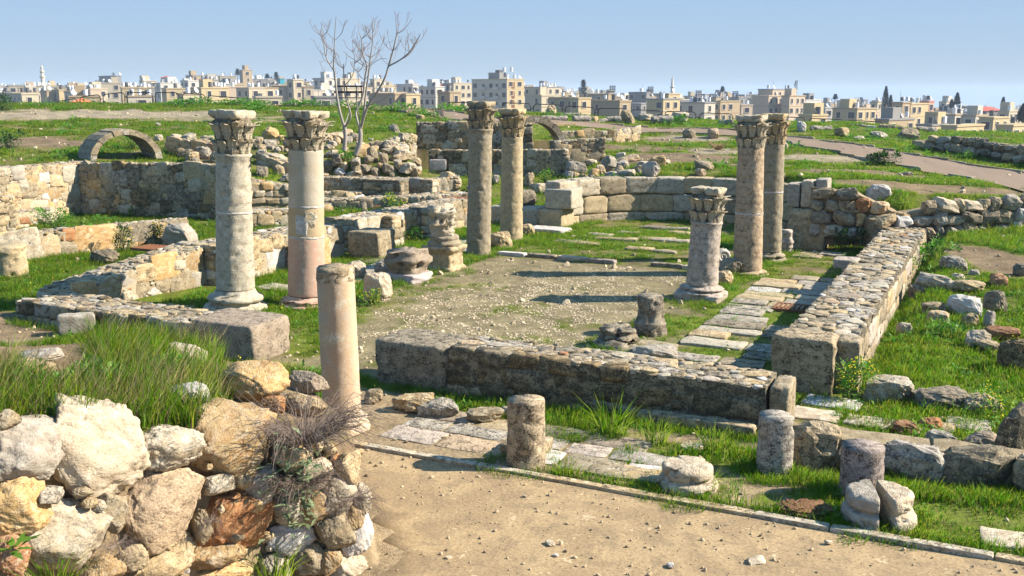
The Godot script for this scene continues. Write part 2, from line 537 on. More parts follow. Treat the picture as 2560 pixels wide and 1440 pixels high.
# a rounded, knocked-about block in a unit cube; cuts = rows per face, k = squareness, amp = roughness
func block_shape(sd: int, cuts: int, k: float, amp: float, skew: float, freq := 1.6, facets := 0, bite := 0.0) -> ArrayMesh:
	var rg := RandomNumberGenerator.new()
	rg.seed = sd
	var n := noise(sd, freq, 4)
	var corner := []
	for i in 8:
		corner.append(Vector3(rg.randf_range(-skew, skew), rg.randf_range(-skew, skew), rg.randf_range(-skew, skew)))
	var planes := []
	for i in facets:
		planes.append([Vector3(rg.randfn(), rg.randfn(), rg.randfn()).normalized(), rg.randf_range(0.40, 0.56) - bite])
	var st := SurfaceTool.new()
	st.begin(Mesh.PRIMITIVE_TRIANGLES)
	st.set_smooth_group(-1 if facets > 0 and cuts < 10 else 0)
	var axes := [[Vector3.RIGHT, Vector3.UP, Vector3.BACK], [Vector3.LEFT, Vector3.UP, Vector3.FORWARD], [Vector3.UP, Vector3.BACK, Vector3.RIGHT], [Vector3.DOWN, Vector3.BACK, Vector3.LEFT], [Vector3.BACK, Vector3.UP, Vector3.LEFT], [Vector3.FORWARD, Vector3.UP, Vector3.RIGHT]]
	for f in axes:
		var grid := []
		for i in cuts + 1:
			for j in cuts + 1:
				var a := bend(i / float(cuts))
				var b := bend(j / float(cuts))
				var p: Vector3 = f[0] + f[2] * a + f[1] * b
				var q := p / pow(pow(absf(p.x), k) + pow(absf(p.y), k) + pow(absf(p.z), k), 1.0 / k)
				q *= 0.5
				var off := Vector3.ZERO
				for c in 8:
					var s := Vector3(-1 if c & 1 else 1, -1 if c & 2 else 1, -1 if c & 4 else 1)
					off += (corner[c] as Vector3) * (0.5 + q.x * s.x) * (0.5 + q.y * s.y) * (0.5 + q.z * s.z)
				q += off
				for pl in planes:
					var dd: float = (pl[0] as Vector3).dot(q)
					if dd > pl[1]: q *= lerpf(1.0, pl[1] / dd, 0.97)
				q += q.normalized() * n.get_noise_3dv(q * 2.0) * amp
				grid.append(q)
		for i in cuts:
			for j in cuts:
				var p0: Vector3 = grid[i * (cuts + 1) + j]
				var p1: Vector3 = grid[(i + 1) * (cuts + 1) + j]
				var p2: Vector3 = grid[(i + 1) * (cuts + 1) + j + 1]
				var p3: Vector3 = grid[i * (cuts + 1) + j + 1]
				tri(st, p0, p1, p2)
				tri(st, p0, p2, p3)
	st.generate_normals()
	return st.commit()


func bend(t: float) -> float:      # rows crowd towards the edges, which are rounded
	var a := t * 2.0 - 1.0
	return a * (1.45 - 0.45 * a * a)


# wound so that the face is seen from the side away from the middle of the shape
func tri(st: SurfaceTool, a: Vector3, b: Vector3, c: Vector3) -> void:
	if (b - a).cross(c - a).dot(a + b + c) > 0:
		st.add_vertex(a); st.add_vertex(c); st.add_vertex(b)
	else:
		st.add_vertex(a); st.add_vertex(b); st.add_vertex(c)


# a flat flagstone of uneven outline, about one across, from y = -0.5 to 0.5
func slab_shape(sd: int, sides: int, rough: float, boxy := false) -> ArrayMesh:
	var rg := RandomNumberGenerator.new()
	rg.seed = sd
	var ring := []
	for i in sides:
		var a := TAU * (i + rg.randf_range(-0.25, 0.25)) / sides
		var v := Vector2(cos(a), sin(a))
		if boxy:      # a rectangle with worn corners
			v = [Vector2(1, -0.25), Vector2(1, 0.4), Vector2(0.99, 0.93), Vector2(0.93, 0.99), Vector2(0.2, 1), Vector2(-0.5, 1), Vector2(-0.94, 0.99), Vector2(-0.99, 0.94), Vector2(-1, -0.1), Vector2(-0.99, -0.93), Vector2(-0.93, -0.99), Vector2(0.1, -1), Vector2(0.94, -0.99), Vector2(0.99, -0.94)][i]
		ring.append(v * (0.5 - rg.randf() * rough))
	var st := SurfaceTool.new()
	st.begin(Mesh.PRIMITIVE_TRIANGLES)
	var top := Vector3(0, 0.5, 0)
	for i in sides:
		var a: Vector2 = ring[i]
		var b: Vector2 = ring[(i + 1) % sides]
		var ha := 0.42 + 0.1 * sin(i * 2.3 + sd)
		var hb := 0.42 + 0.1 * sin(((i + 1) % sides) * 2.3 + sd)
		var ia := a * 0.9
		var ib := b * 0.9
		st.set_smooth_group(1)
		tri(st, top, Vector3(ia.x, ha, ia.y), Vector3(ib.x, hb, ib.y))
		tri(st, Vector3(ia.x, ha, ia.y), Vector3(a.x, ha - 0.15, a.y), Vector3(b.x, hb - 0.15, b.y))
		tri(st, Vector3(ia.x, ha, ia.y), Vector3(b.x, hb - 0.15, b.y), Vector3(ib.x, hb, ib.y))
		st.set_smooth_group(2)
		tri(st, Vector3(a.x, ha - 0.15, a.y), Vector3(a.x, -0.5, a.y), Vector3(b.x, -0.5, b.y))
		tri(st, Vector3(a.x, ha - 0.15, a.y), Vector3(b.x, -0.5, b.y), Vector3(b.x, hb - 0.15, b.y))
	st.generate_normals()
	return st.commit()


func make_stone_shapes() -> void:
	for i in 12:
		blocks.append(block_shape(500 + i, 3, 10.0, 0.05, 0.12))
	for i in 10:
		slabs.append(slab_shape(540 + i, 6 + i % 3, 0.16))
	for i in 10:
		rocks.append(block_shape(560 + i, 6, [4.0, 5.0, 6.0, 8.0][i % 4], 0.10, 0.14, 1.6, 9))


# a body of revolution with a worn surface; profile = (radius, height) pairs from bottom to top
func lathe(profile: Array, seg: int, amp: float, freq: float, sd: int, square := 0.0, chip := 0.0, capped := true) -> ArrayMesh:
	var n := noise(sd, freq, 5)
	var st := SurfaceTool.new()
	st.begin(Mesh.PRIMITIVE_TRIANGLES)
	st.set_smooth_group(1)
	var rows := profile.size()
	for i in rows:
		var pr: Vector2 = profile[i]
		for j in seg:
			var a := TAU * j / seg
			var d := Vector3(cos(a), 0, sin(a))
			if square > 0.0:
				d /= pow(pow(absf(d.x), 2.0 + square * 10.0) + pow(absf(d.z), 2.0 + square * 10.0), 1.0 / (2.0 + square * 10.0))
			var p := d * pr.x + Vector3(0, pr.y, 0)
			var v := n.get_noise_3dv(p)
			var e := v * amp
			if chip > 0.0 and v < -0.18: e += (v + 0.18) * chip
			if pr.x > 0.001: p += d.normalized() * e
			if i == rows - 1 or i == 0: p.y += n.get_noise_3dv(p * 0.7 + Vector3(9, 0, 0)) * amp * 1.2
			st.add_vertex(p)
	for i in rows - 1:
		for j in seg:
			var a := i * seg + j
			var b := i * seg + (j + 1) % seg
			for q in [a, b, a + seg, b, b + seg, a + seg]:
				st.add_index(q)
	if capped:
		var last: Vector2 = profile[rows - 1]
		st.add_vertex(Vector3(0, last.y, 0))
		for j in seg:
			for q in [(rows - 1) * seg + j, (rows - 1) * seg + (j + 1) % seg, rows * seg]:
				st.add_index(q)
	st.generate_normals()
	return st.commit()


func fill_profile(points: Array, step: float) -> Array:     # more rings along straight runs, doubled at sharp corners
	var out := []
	for i in points.size() - 1:
		var a: Vector2 = points[i]
		var b: Vector2 = points[i + 1]
		var n := maxi(1, int(a.distance_to(b) / step))
		for k in n:
			out.append(a.lerp(b, k / float(n)))
	out.append(points[points.size() - 1])
	return out


# a tube through points with a radius at each
func add_tube(st: SurfaceTool, pts: Array, radii: Array, seg := 6) -> void:
	var prev := []
	var side := Vector3.RIGHT
	for i in pts.size():
		var p: Vector3 = pts[i]
		var d: Vector3 = (pts[mini(i + 1, pts.size() - 1)] - pts[maxi(i - 1, 0)]).normalized()
		if absf(d.dot(side)) > 0.9: side = Vector3.BACK if absf(d.z) < 0.9 else Vector3.UP
		side = (side - d * d.dot(side)).normalized()
		var up := d.cross(side)
		var ring := []
		for j in seg:
			var a := TAU * j / seg
			ring.append([p + (side * cos(a) + up * sin(a)) * radii[i], side * cos(a) + up * sin(a)])
		if i > 0:
			for j in seg:
				var k := (j + 1) % seg
				for v in [prev[j], ring[k], prev[k], prev[j], ring[j], ring[k]]:
					st.set_normal(v[1])
					st.add_vertex(v[0])
		prev = ring


func box_tris(st: SurfaceTool, at: Vector3, size: Vector3) -> void:
	var b := BoxMesh.new()
	b.size = size
	st.append_from(b, 0, Transform3D(Basis(), at))


func fresh() -> SurfaceTool:
	var st := SurfaceTool.new()
	st.begin(Mesh.PRIMITIVE_TRIANGLES)
	return st


# ---------------------------------------------------------------- walls

# mats: array of [name, weight]
func pick(list: Array) -> StandardMaterial3D:
	var total := 0.0
	for e in list: total += e[1]
	var k := rng.randf() * total
	for e in list:
		k -= e[1]
		if k <= 0.0: return stone(e[0], rng.randi() % 3)
	return stone(list[0][0])


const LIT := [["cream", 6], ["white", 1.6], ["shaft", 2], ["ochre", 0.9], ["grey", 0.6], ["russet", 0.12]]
const DIM := [["lichen", 2.2], ["grey", 2], ["shaft", 2], ["cream", 3], ["ochre", 1.0]]  # darker mix for walls seen in shade: the shade is put into the stones
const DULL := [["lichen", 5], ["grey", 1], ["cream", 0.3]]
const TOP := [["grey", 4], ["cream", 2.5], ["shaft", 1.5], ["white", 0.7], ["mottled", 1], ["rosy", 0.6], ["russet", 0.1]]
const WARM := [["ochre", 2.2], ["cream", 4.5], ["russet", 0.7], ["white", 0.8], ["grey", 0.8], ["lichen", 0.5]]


func stone_at(called: String, parent: Node3D, mat: Material, at: Vector3, right: Vector3, up: Vector3, out: Vector3, size: Vector3, flat := false) -> void:
	var list: Array = slabs if flat else blocks
	var m: Mesh = list[rng.randi() % list.size()]
	var sx := -1.0 if rng.randf() < 0.5 else 1.0
	var b := Basis(right * size.x * sx, up * size.y, out * size.z * sx)
	part(called, m, mat, parent, Transform3D(b, at))


# the mortared heart of a wall between two plan points, lumpy on top
func core_shape(a: Vector3, b: Vector3, back: Vector3, ha: float, hb: float, drop := 0.25, lump := 0.035) -> ArrayMesh:
	var st := fresh()
	st.set_smooth_group(1)
	var length := a.distance_to(b)
	var nx := maxi(2, int(length / 0.16))
	var nz := maxi(2, int(back.length() / 0.16))
	var grid := []
	for i in nx + 1:
		for j in nz + 1:
			var k := i / float(nx)
			var p := a.lerp(b, k) + back * (j / float(nz))
			p.y += lerpf(ha, hb, k) + fine.get_noise_2d(p.x * 2.0, p.z * 2.0) * lump
			if j == 0 or j == nz: p += back.normalized() * fine.get_noise_2d(p.x * 1.7 + 9.0, p.z * 1.7) * 0.05
			grid.append(p)
	for i in nx:
		for j in nz:
			var p0: Vector3 = grid[i * (nz + 1) + j]
			var p1: Vector3 = grid[(i + 1) * (nz + 1) + j]
			var p2: Vector3 = grid[(i + 1) * (nz + 1) + j + 1]
			var p3: Vector3 = grid[i * (nz + 1) + j + 1]
			up_tri(st, p0, p1, p2)
			up_tri(st, p0, p2, p3)
	st.set_smooth_group(2)
	var mid := (a + b + back) * 0.5
	for i in nx:
		side_quad(st, grid[i * (nz + 1)], grid[(i + 1) * (nz + 1)], a.y - drop, b.y - drop, mid)
		side_quad(st, grid[i * (nz + 1) + nz], grid[(i + 1) * (nz + 1) + nz], a.y - drop, b.y - drop, mid)
	for j in nz:
		side_quad(st, grid[j], grid[j + 1], a.y - drop, a.y - drop, mid)
		side_quad(st, grid[nx * (nz + 1) + j], grid[nx * (nz + 1) + j + 1], b.y - drop, b.y - drop, mid)
	st.generate_normals()
	return st.commit()


func up_tri(st: SurfaceTool, a: Vector3, b: Vector3, c: Vector3) -> void:
	if (b - a).cross(c - a).y > 0:
		st.add_vertex(a); st.add_vertex(c); st.add_vertex(b)
	else:
		st.add_vertex(a); st.add_vertex(b); st.add_vertex(c)


func side_quad(st: SurfaceTool, a: Vector3, b: Vector3, ya: float, yb: float, mid: Vector3) -> void:
	var c := Vector3(b.x, yb, b.z)
	var d := Vector3(a.x, ya, a.z)
	var n := (b - a).cross(Vector3.UP)
	if n.dot(a - mid) < 0.0:
		for v in [a, c, b, a, d, c]: st.add_vertex(v)
	else:
		for v in [a, b, c, a, c, d]: st.add_vertex(v)


# stones laid in rough courses on one face from a to b; out = the way the face looks
func face_stones(o: Node3D, a: Vector3, b: Vector3, out: Vector3, ha: float, hb: float, list: Array, course := 0.2, long := 0.32, proud := 0.025, called := "facing_stone", under := 0.08) -> void:
	var along := (b - a)
	var length := Vector2(along.x, along.z).length()
	var flat := Vector3(along.x, 0, along.z).normalized()
	var tall := maxf(ha, hb)
	var y := -under
	while y < tall - 0.05:
		var ch := course * rng.randf_range(0.75, 1.3)
		var x := -rng.randf() * 0.08
		while x < length - 0.03:
			var l := long * rng.randf_range(0.55, 1.5)
			l = minf(l, length - x)
			var k := clampf((x + l * 0.5) / length, 0, 1)
			var limit := lerpf(ha, hb, k)
			var h := ch * rng.randf_range(0.86, 1.08)
			if y + h * 0.6 < limit:
				h = minf(h, limit - y + 0.02)
				var base := lerpf(a.y, b.y, k)
				var depth := 0.22
				var at := Vector3(a.x, 0, a.z) + flat * (x + l * 0.5) + Vector3(0, base + y + h * 0.5, 0) + out * (proud * rng.randf_range(-0.1, 1.2) - depth * 0.5)
				var tilt := rng.randf_range(-0.10, 0.10)
				var rt := flat.rotated(out, tilt)
				var up := Vector3.UP.rotated(out, tilt)
				if l > long * 1.1 or rng.randf() < 0.8 or h < course * 0.7:
					stone_at(called, o, pick(list), at, rt, up, out, Vector3(l * 1.0, h * 1.0, depth))
				else:      # two small stones one on the other
					stone_at(called, o, pick(list), at - Vector3(0, h * 0.24, 0), rt, up, out, Vector3(l * 0.96, h * 0.5, depth))
					stone_at(called, o, pick(list), at + Vector3(0, h * 0.26, 0), rt, up, out, Vector3(l * 0.8, h * 0.42, depth))
			x += l
		y += ch


# stones of several sizes packed without order over a patch: p0 one corner, du and dv its sides, n the way it looks
func pack(o: Node3D, called: String, p0: Vector3, du: Vector3, dv: Vector3, n: Vector3, sizes: Array, list: Array, most: int, thick: float, lift: float, h0 := 0.0, h1 := 0.0, aspect := 1.3, boxy := 0.0) -> void:
	var lu := du.length()
	var lv := dv.length()
	var eu := du / lu
	var ev := dv / lv
	var cell := 0.3
	var grid := {}
	var count := 0
	var extra := []
	var tints := []
	for s in sizes:
		var tries := mini(2600, int(lu * lv / (s * s) * 7.0))
		for t in tries:
			var r: float = s * rng.randf_range(0.8, 1.25) * 0.5
			var u := rng.randf_range(minf(r, lu * 0.4), maxf(lu - r, lu * 0.6))
			var v := rng.randf_range(minf(r * 0.8, lv * 0.4), maxf(lv - r * 0.8, lv * 0.6))
			if h0 > 0.0 and v + r * 0.5 > lerpf(h0, h1, u / lu): continue
			var q := Vector2(u / aspect, v)
			var c := Vector2i(int(floor(q.x / cell)), int(floor(q.y / cell)))
			var ok := true
			for i in 3:
				for j in 3:
					for e in grid.get(c + Vector2i(i - 1, j - 1), []):
						if q.distance_to(Vector2(e.x, e.y)) < (r + e.z) * 0.76: ok = false
			if not ok: continue
			if not grid.has(c): grid[c] = []
			grid[c].append(Vector3(q.x, q.y, r))
			var at := p0 + eu * u + ev * v
			if n.y > 0.7: at.y += fine.get_noise_2d(at.x * 2.0, at.z * 2.0) * 0.035
			var turn := rng.randf_range(-0.35, 0.35) + (PI if rng.randf() < 0.5 else 0.0)
			var tip := (n + eu * rng.randf_range(-0.06, 0.06) + ev * rng.randf_range(-0.06, 0.06)).normalized()
			var rt := (eu.rotated(n, turn) - tip * eu.rotated(n, turn).dot(tip)).normalized()
			var th := thick * rng.randf_range(0.8, 1.3)
			at += n * (lift * rng.randf_range(0.2, 1.3) - th * 0.5)
			var d := r * 2.3
			var third := rt.cross(tip)
			var b := Basis(rt * d * aspect * rng.randf_range(0.85, 1.05), tip * th, third * d * rng.randf_range(0.85, 1.05))
			count += 1
			if count <= most and s > 0.2 and rng.randf() < boxy:
				var turned := rng.randf_range(-0.07, 0.07)
				var e1 := eu.rotated(n, turned)
				var e2 := n.cross(e1).normalized()
				part(called, blocks[rng.randi() % blocks.size()], pick(list), o, Transform3D(Basis(e1 * d * aspect * rng.randf_range(0.8, 1.0), e2 * d * rng.randf_range(0.8, 1.0), n * th * 1.2), at + n * 0.004))
			elif count <= most:
				part(called, slabs[rng.randi() % slabs.size()], pick(list), o, Transform3D(b, at))
			else:
				extra.append(Transform3D(b, at))
				tints.append(Color(1, 0.96, 0.9) * rng.randf_range(0.6, 1.1))
	if extra.size():
		var m: StandardMaterial3D = stone("cream", 1).duplicate()
		m.vertex_color_use_as_albedo = true
		scatter("small_stones", "", slabs[1], m, extra, tints, o)


func top_stones(o: Node3D, a: Vector3, b: Vector3, back: Vector3, ha: float, hb: float, list: Array, size := 0.24, keep := 0.85, most := 290) -> void:
	var pa := a + Vector3(0, ha, 0)
	var pb := b + Vector3(0, hb, 0)
	pack(o, "top_stone", pa, pb - pa, back, Vector3.UP, [size * 1.25, size * 0.9, size * 0.6, size * 0.4], list, most, 0.06, 0.007)


func rubble_face(o: Node3D, a: Vector3, b: Vector3, out: Vector3, ha: float, hb: float, list: Array, size: float) -> void:
	var tall := maxf(ha, hb)
	pack(o, "facing_stone", a - Vector3(0, 0.06, 0), b - a, Vector3(0, tall + 0.06, 0), out, [size * 1.3, size, size * 0.7, size * 0.45, size * 0.3, size * 0.22], list, 290, 0.12, 0.018, ha + 0.06, hb + 0.06, 1.25, 0.65)


# a whole wall: heart, stones on the faces asked for ("front", "back", "start", "end", "top")
func wall(called: String, label: String, a: Vector3, b: Vector3, thick: float, ha: float, hb: float, list: Array, faces: Array, opts := {}) -> Node3D:
	var along := Vector3(b.x - a.x, 0, b.z - a.z).normalized()
	var out := Vector3(-along.z, 0, along.x)
	if out.dot(-(a + b) * 0.5) < 0.0: out = -out
	if opts.get("flip", false): out = -out
	var back := -out * thick
	var o := thing(called, label, "wall", Vector3.ZERO, 0.0, opts.get("group", ""))
	var inset := 0.008
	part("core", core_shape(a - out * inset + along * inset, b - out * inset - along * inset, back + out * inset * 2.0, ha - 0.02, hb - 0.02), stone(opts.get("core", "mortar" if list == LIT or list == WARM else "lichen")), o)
	var course: float = opts.get("course", 0.2)
	var long: float = opts.get("long", 0.32)
	var proud: float = opts.get("proud", 0.016)
	if opts.has("rubble"):
		if "front" in faces: rubble_face(o, a, b, out, ha, hb, list, opts["rubble"])
	elif "front" in faces: face_stones(o, a, b, out, ha, hb, list, course, long, proud)
	if "back" in faces: face_stones(o, a + back, b + back, -out, ha, hb, list, course, long, proud)
	if "start" in faces: face_stones(o, a + back, a, -along, ha, ha, list, course, long, proud)
	if "end" in faces: face_stones(o, b, b + back, along, hb, hb, list, course, long, proud)
	if "top" in faces: top_stones(o, a, b, back, ha, hb, opts.get("tops", TOP), opts.get("size", 0.24), opts.get("keep", 0.9))
	return o


# one dressed block of its own, its foot at the given place; turn 0 looks along the church
var dressed := {}
func ashlar(size: Vector3, sd: int, k := 12.0, amp := 0.05, skew := 0.03) -> ArrayMesh:
	var key := "%d/%.1f/%.2f" % [sd, k, amp]
	if not dressed.has(key):
		dressed[key] = block_shape(900 + sd, 9, k, amp, skew, 2.2)
	return dressed[key]


func block(called: String, label: String, category: String, at: Vector3, size: Vector3, turn: float, mat: Material, sd := 0, k := 12.0, amp := 0.05, group := "", tip := Vector3.ZERO) -> MeshInstance3D:
	var b := Basis.from_euler(Vector3(tip.x, turn, tip.z)).scaled_local(size)
	return solo(called, label, category, ashlar(size, sd, k, amp), mat, Transform3D(b, at + Vector3(0, size.y * 0.5, 0)), group)


func build_church_walls() -> void:
	var CH := -0.4486      # the church's turn about y: local x runs across the nave, local -z along it
	# west wall, right of its door: big squared block at the left, rubble between, block at the right end
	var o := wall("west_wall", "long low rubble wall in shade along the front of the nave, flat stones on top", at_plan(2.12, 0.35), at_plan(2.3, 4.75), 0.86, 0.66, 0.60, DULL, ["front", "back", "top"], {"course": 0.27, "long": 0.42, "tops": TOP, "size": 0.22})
	part("end_block", ashlar(Vector3.ONE, 1), stone("grey", 1), o, Transform3D(Basis(Vector3.UP, CH).scaled_local(Vector3(1.2, 0.72, 0.9)), at_plan(2.52, -0.24, 0.31)))
	part("end_block", ashlar(Vector3.ONE, 2), stone("cream", 1), o, Transform3D(Basis(Vector3.UP, CH + 0.05).scaled_local(Vector3(0.24, 0.64, 0.7)), at_plan(2.72, 4.88, 0.27)))
	part("footing", ashlar(Vector3.ONE, 3), stone("grey", 2), o, Transform3D(Basis(Vector3.UP, CH).scaled_local(Vector3(1.5, 0.26, 0.2)), at_plan(2.12, 3.9, 0.02)))
	# west wall, left of the door: lower, ending in one great block
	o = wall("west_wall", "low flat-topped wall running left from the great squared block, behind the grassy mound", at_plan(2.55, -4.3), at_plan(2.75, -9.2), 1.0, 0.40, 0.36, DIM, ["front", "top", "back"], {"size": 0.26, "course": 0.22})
	block("great_block", "great squared limestone block ending the left front wall, shaded face pitted", "stone block", at_plan(2.62, -3.78, -0.05), Vector3(1.3, 0.66, 0.95), CH, stone("rosy", 1), 4, 14.0, 0.04)
	block("upright_slab", "pale tilted slab lying against the wall behind the grassy mound", "stone block", Vector3(-7.61, 0, -17.48), Vector3(0.6, 0.36, 0.3), 0.3, stone("white", 1), 5, 9.0, 0.06)
	# south wall of the aisle, running away to the right
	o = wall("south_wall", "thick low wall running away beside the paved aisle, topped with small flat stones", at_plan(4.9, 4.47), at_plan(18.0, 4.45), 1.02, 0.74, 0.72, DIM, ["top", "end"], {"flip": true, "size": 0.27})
	face_stones(o, at_plan(4.9, 5.49), at_plan(18.0, 5.49), SIDE, 0.74, 0.72, [["shaft", 2], ["cream", 3], ["grey", 1.5], ["rosy", 1]], 0.36, 0.75, 0.02, "outer_stone")
	part("end_block", ashlar(Vector3.ONE, 6), stone("grey", 2), o, Transform3D(Basis(Vector3.UP, CH).scaled_local(Vector3(0.86, 0.86, 0.62)), at_plan(4.6, 4.83, 0.36)))
	part("end_block", ashlar(Vector3.ONE, 7), stone("cream", 1), o, Transform3D(Basis(Vector3.UP, CH).scaled_local(Vector3(0.34, 0.8, 0.5)), at_plan(4.8, 5.4, 0.35)))
	part("corner_stone", ashlar(Vector3.ONE, 8), stone("rosy", 0), o, Transform3D(Basis(Vector3.UP, CH).scaled_local(Vector3(0.5, 0.2, 0.5)), at_plan(12.0, 4.35, 0.66)))
	# north wall of the aisle: three runs that step out towards the nave, with piers
	o = wall("north_wall", "first stretch of the sunlit north wall, nearest the left front corner", at_plan(3.6, -8.75), at_plan(7.0, -8.45), 0.95, 0.42, 0.85, LIT, ["front", "top", "start"], {"rubble": 0.38, "size": 0.25})
	o = wall("north_wall", "middle stretch of the sunlit north wall, behind the two tall left columns", at_plan(7.0, -8.1), at_plan(11.6, -8.0), 1.1, 0.86, 0.84, LIT, ["front", "top", "start"], {"rubble": 0.38, "size": 0.25})
	o = wall("north_wall", "far stretch of the sunlit north wall with piers, left of the pair of pale columns", at_plan(12.2, -7.95), at_plan(18.4, -7.75), 1.1, 0.86, 0.84, LIT, ["front", "top", "start"], {"rubble": 0.38, "size": 0.27})
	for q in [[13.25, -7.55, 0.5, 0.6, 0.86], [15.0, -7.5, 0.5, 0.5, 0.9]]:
		face_stones(o, at_plan(q[0], q[1] - 0.6), at_plan(q[0], q[1]), -AXIS, q[4], q[4], DIM, 0.26, 0.4, 0.02, "pier_stone")  # darker stones on the shaded face, paler on the sunlit: light in the colour
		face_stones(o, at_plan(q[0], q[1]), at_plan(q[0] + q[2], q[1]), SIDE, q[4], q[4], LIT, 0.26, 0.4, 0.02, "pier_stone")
		part("pier", core_shape(at_plan(q[0] + 0.04, q[1] - 0.04), at_plan(q[0] + q[2], q[1] - 0.04), -SIDE * 0.5, q[4], q[4]), stone("mortar"), o)
	block("pier_block", "square-cut block with a dark shaded face, standing against the north wall", "stone block", at_plan(11.75, -7.25, -0.03), Vector3(0.95, 0.74, 0.85), CH, stone("cream", 1), 9, 14.0, 0.04)
	block("pier_block", "ochre two-course pier just right of the broken-niche column", "stone block", at_plan(9.6, -7.55, -0.03), Vector3(0.6, 0.78, 0.8), CH, stone("ochre", 2), 10, 14.0, 0.05)
	# east end: straight shoulder, then the curved apse in two courses of large ashlar
	o = thing("apse_wall", "curved wall of large pale squared blocks closing the far end of the nave", "wall")
	for c in 3:
		var y0: float = [0.0, 0.34, 0.92][c]
		var h: float = [0.34, 0.58, 0.55][c]
		var step: float = [0.33, 0.29, 0.27][c]
		var a: float = 0.02 + [0.0, 0.12, 0.05][c]
		while a < PI - 0.06:
			var w: float = step * rng.randf_range(0.85, 1.15)
			w = minf(w, PI - a)
			var m: float = a + w * 0.5
			var d := SIDE * -cos(m) + AXIS * sin(m)
			var rad := 3.75 - 0.015 * c + rng.randf_range(-0.015, 0.015)
			var at := at_plan(18.8, -1.45, y0 + h * 0.5 - 0.05) + d * (rad + 0.25)
			var drop := 0.0
			if c == 2 and a > 2.3: drop = 0.12
			part("ashlar_block", ashlar(Vector3.ONE, 11 + rng.randi() % 9, 11.0, 0.07), [stone("shaft", 0), stone("cream", 0), stone("shaft", 2), stone("cream", 1)][rng.randi() % 4], o, Transform3D(Basis(Vector3.UP.cross(d).normalized() * w * rad * 1.05, Vector3.UP * (h - 0.012 - drop), d * 0.62 * -1.0), at - Vector3(0, drop * 0.5, 0)))
			a += w
	o = thing("shoulder_wall", "short ashlar wall left of the apse, broken block on its end", "wall")
	for q in [[19.0, -5.35, 0.75, 0.0, 0.62, 1.1], [19.1, -6.35, 0.95, 0.0, 0.6, 0.8], [19.0, -7.2, 0.6, 0.0, 0.62, 0.8], [19.05, -5.15, 0.9, 0.62, 0.62, 1.0]]:
		part("ashlar_block", ashlar(Vector3.ONE, 11 + rng.randi() % 5, 16.0, 0.05), stone("shaft", rng.randi() % 3), o, Transform3D(Basis(Vector3.UP, CH).scaled_local(Vector3(q[2], q[4], q[5])), at_plan(q[0] + 0.3, q[1], q[3] + q[4] * 0.5 - 0.03)))
	block("fallen_block", "tan cut block sitting in the grass at the left foot of the apse wall", "stone block", Vector3(1.16, 0.07, -31.8), Vector3(0.62, 0.5, 0.5), CH, stone("cream", 2), 16, 9.0, 0.07)
	block("broken_boulder", "rounded grey boulder at the left end of the apse wall top", "boulder", at_plan(19.7, -6.7, 0.55), Vector3(0.7, 0.5, 0.6), 0.4, stone("grey", 1), 17, 4.0, 0.2)
	block("flat_slab", "broad white slab lying tilted in the grass before the apse", "stone slab", Vector3(1.08, 0, -30.44), Vector3(1.25, 0.16, 0.75), -0.5, stone("white", 0), 18, 10.0, 0.06)
	# the pier at the apse's right end: a squared pillar under three upright blocks
	o = thing("apse_pier", "tall squared stone pier at the right end of the apse, sunlit on its right side", "pier")
	part("lower_block", ashlar(Vector3.ONE, 19, 14.0, 0.06), stone("cream", 2), o, Transform3D(Basis(Vector3.UP, CH).scaled_local(Vector3(1.0, 1.12, 1.0)), at_plan(18.35, 2.5, 0.53)))
	for i in 3:
		part("upper_block", ashlar(Vector3.ONE, 20 + i, 12.0, 0.05), stone("white", 1 + i % 2), o, Transform3D(Basis(Vector3.UP, CH).scaled_local(Vector3(0.33, 0.66 + 0.06 * i, 0.6)), at_plan(18.3 + 0.05 * i, 2.08 + 0.36 * i, 1.42 + 0.03 * i)))
	block("leaning_stone", "brown upright stone leaning beside the apse pier", "boulder", Vector3(8.23, 0, -27.8), Vector3(0.36, 0.8, 0.4), 0.2, stone("ochre", 1), 23, 5.0, 0.14)


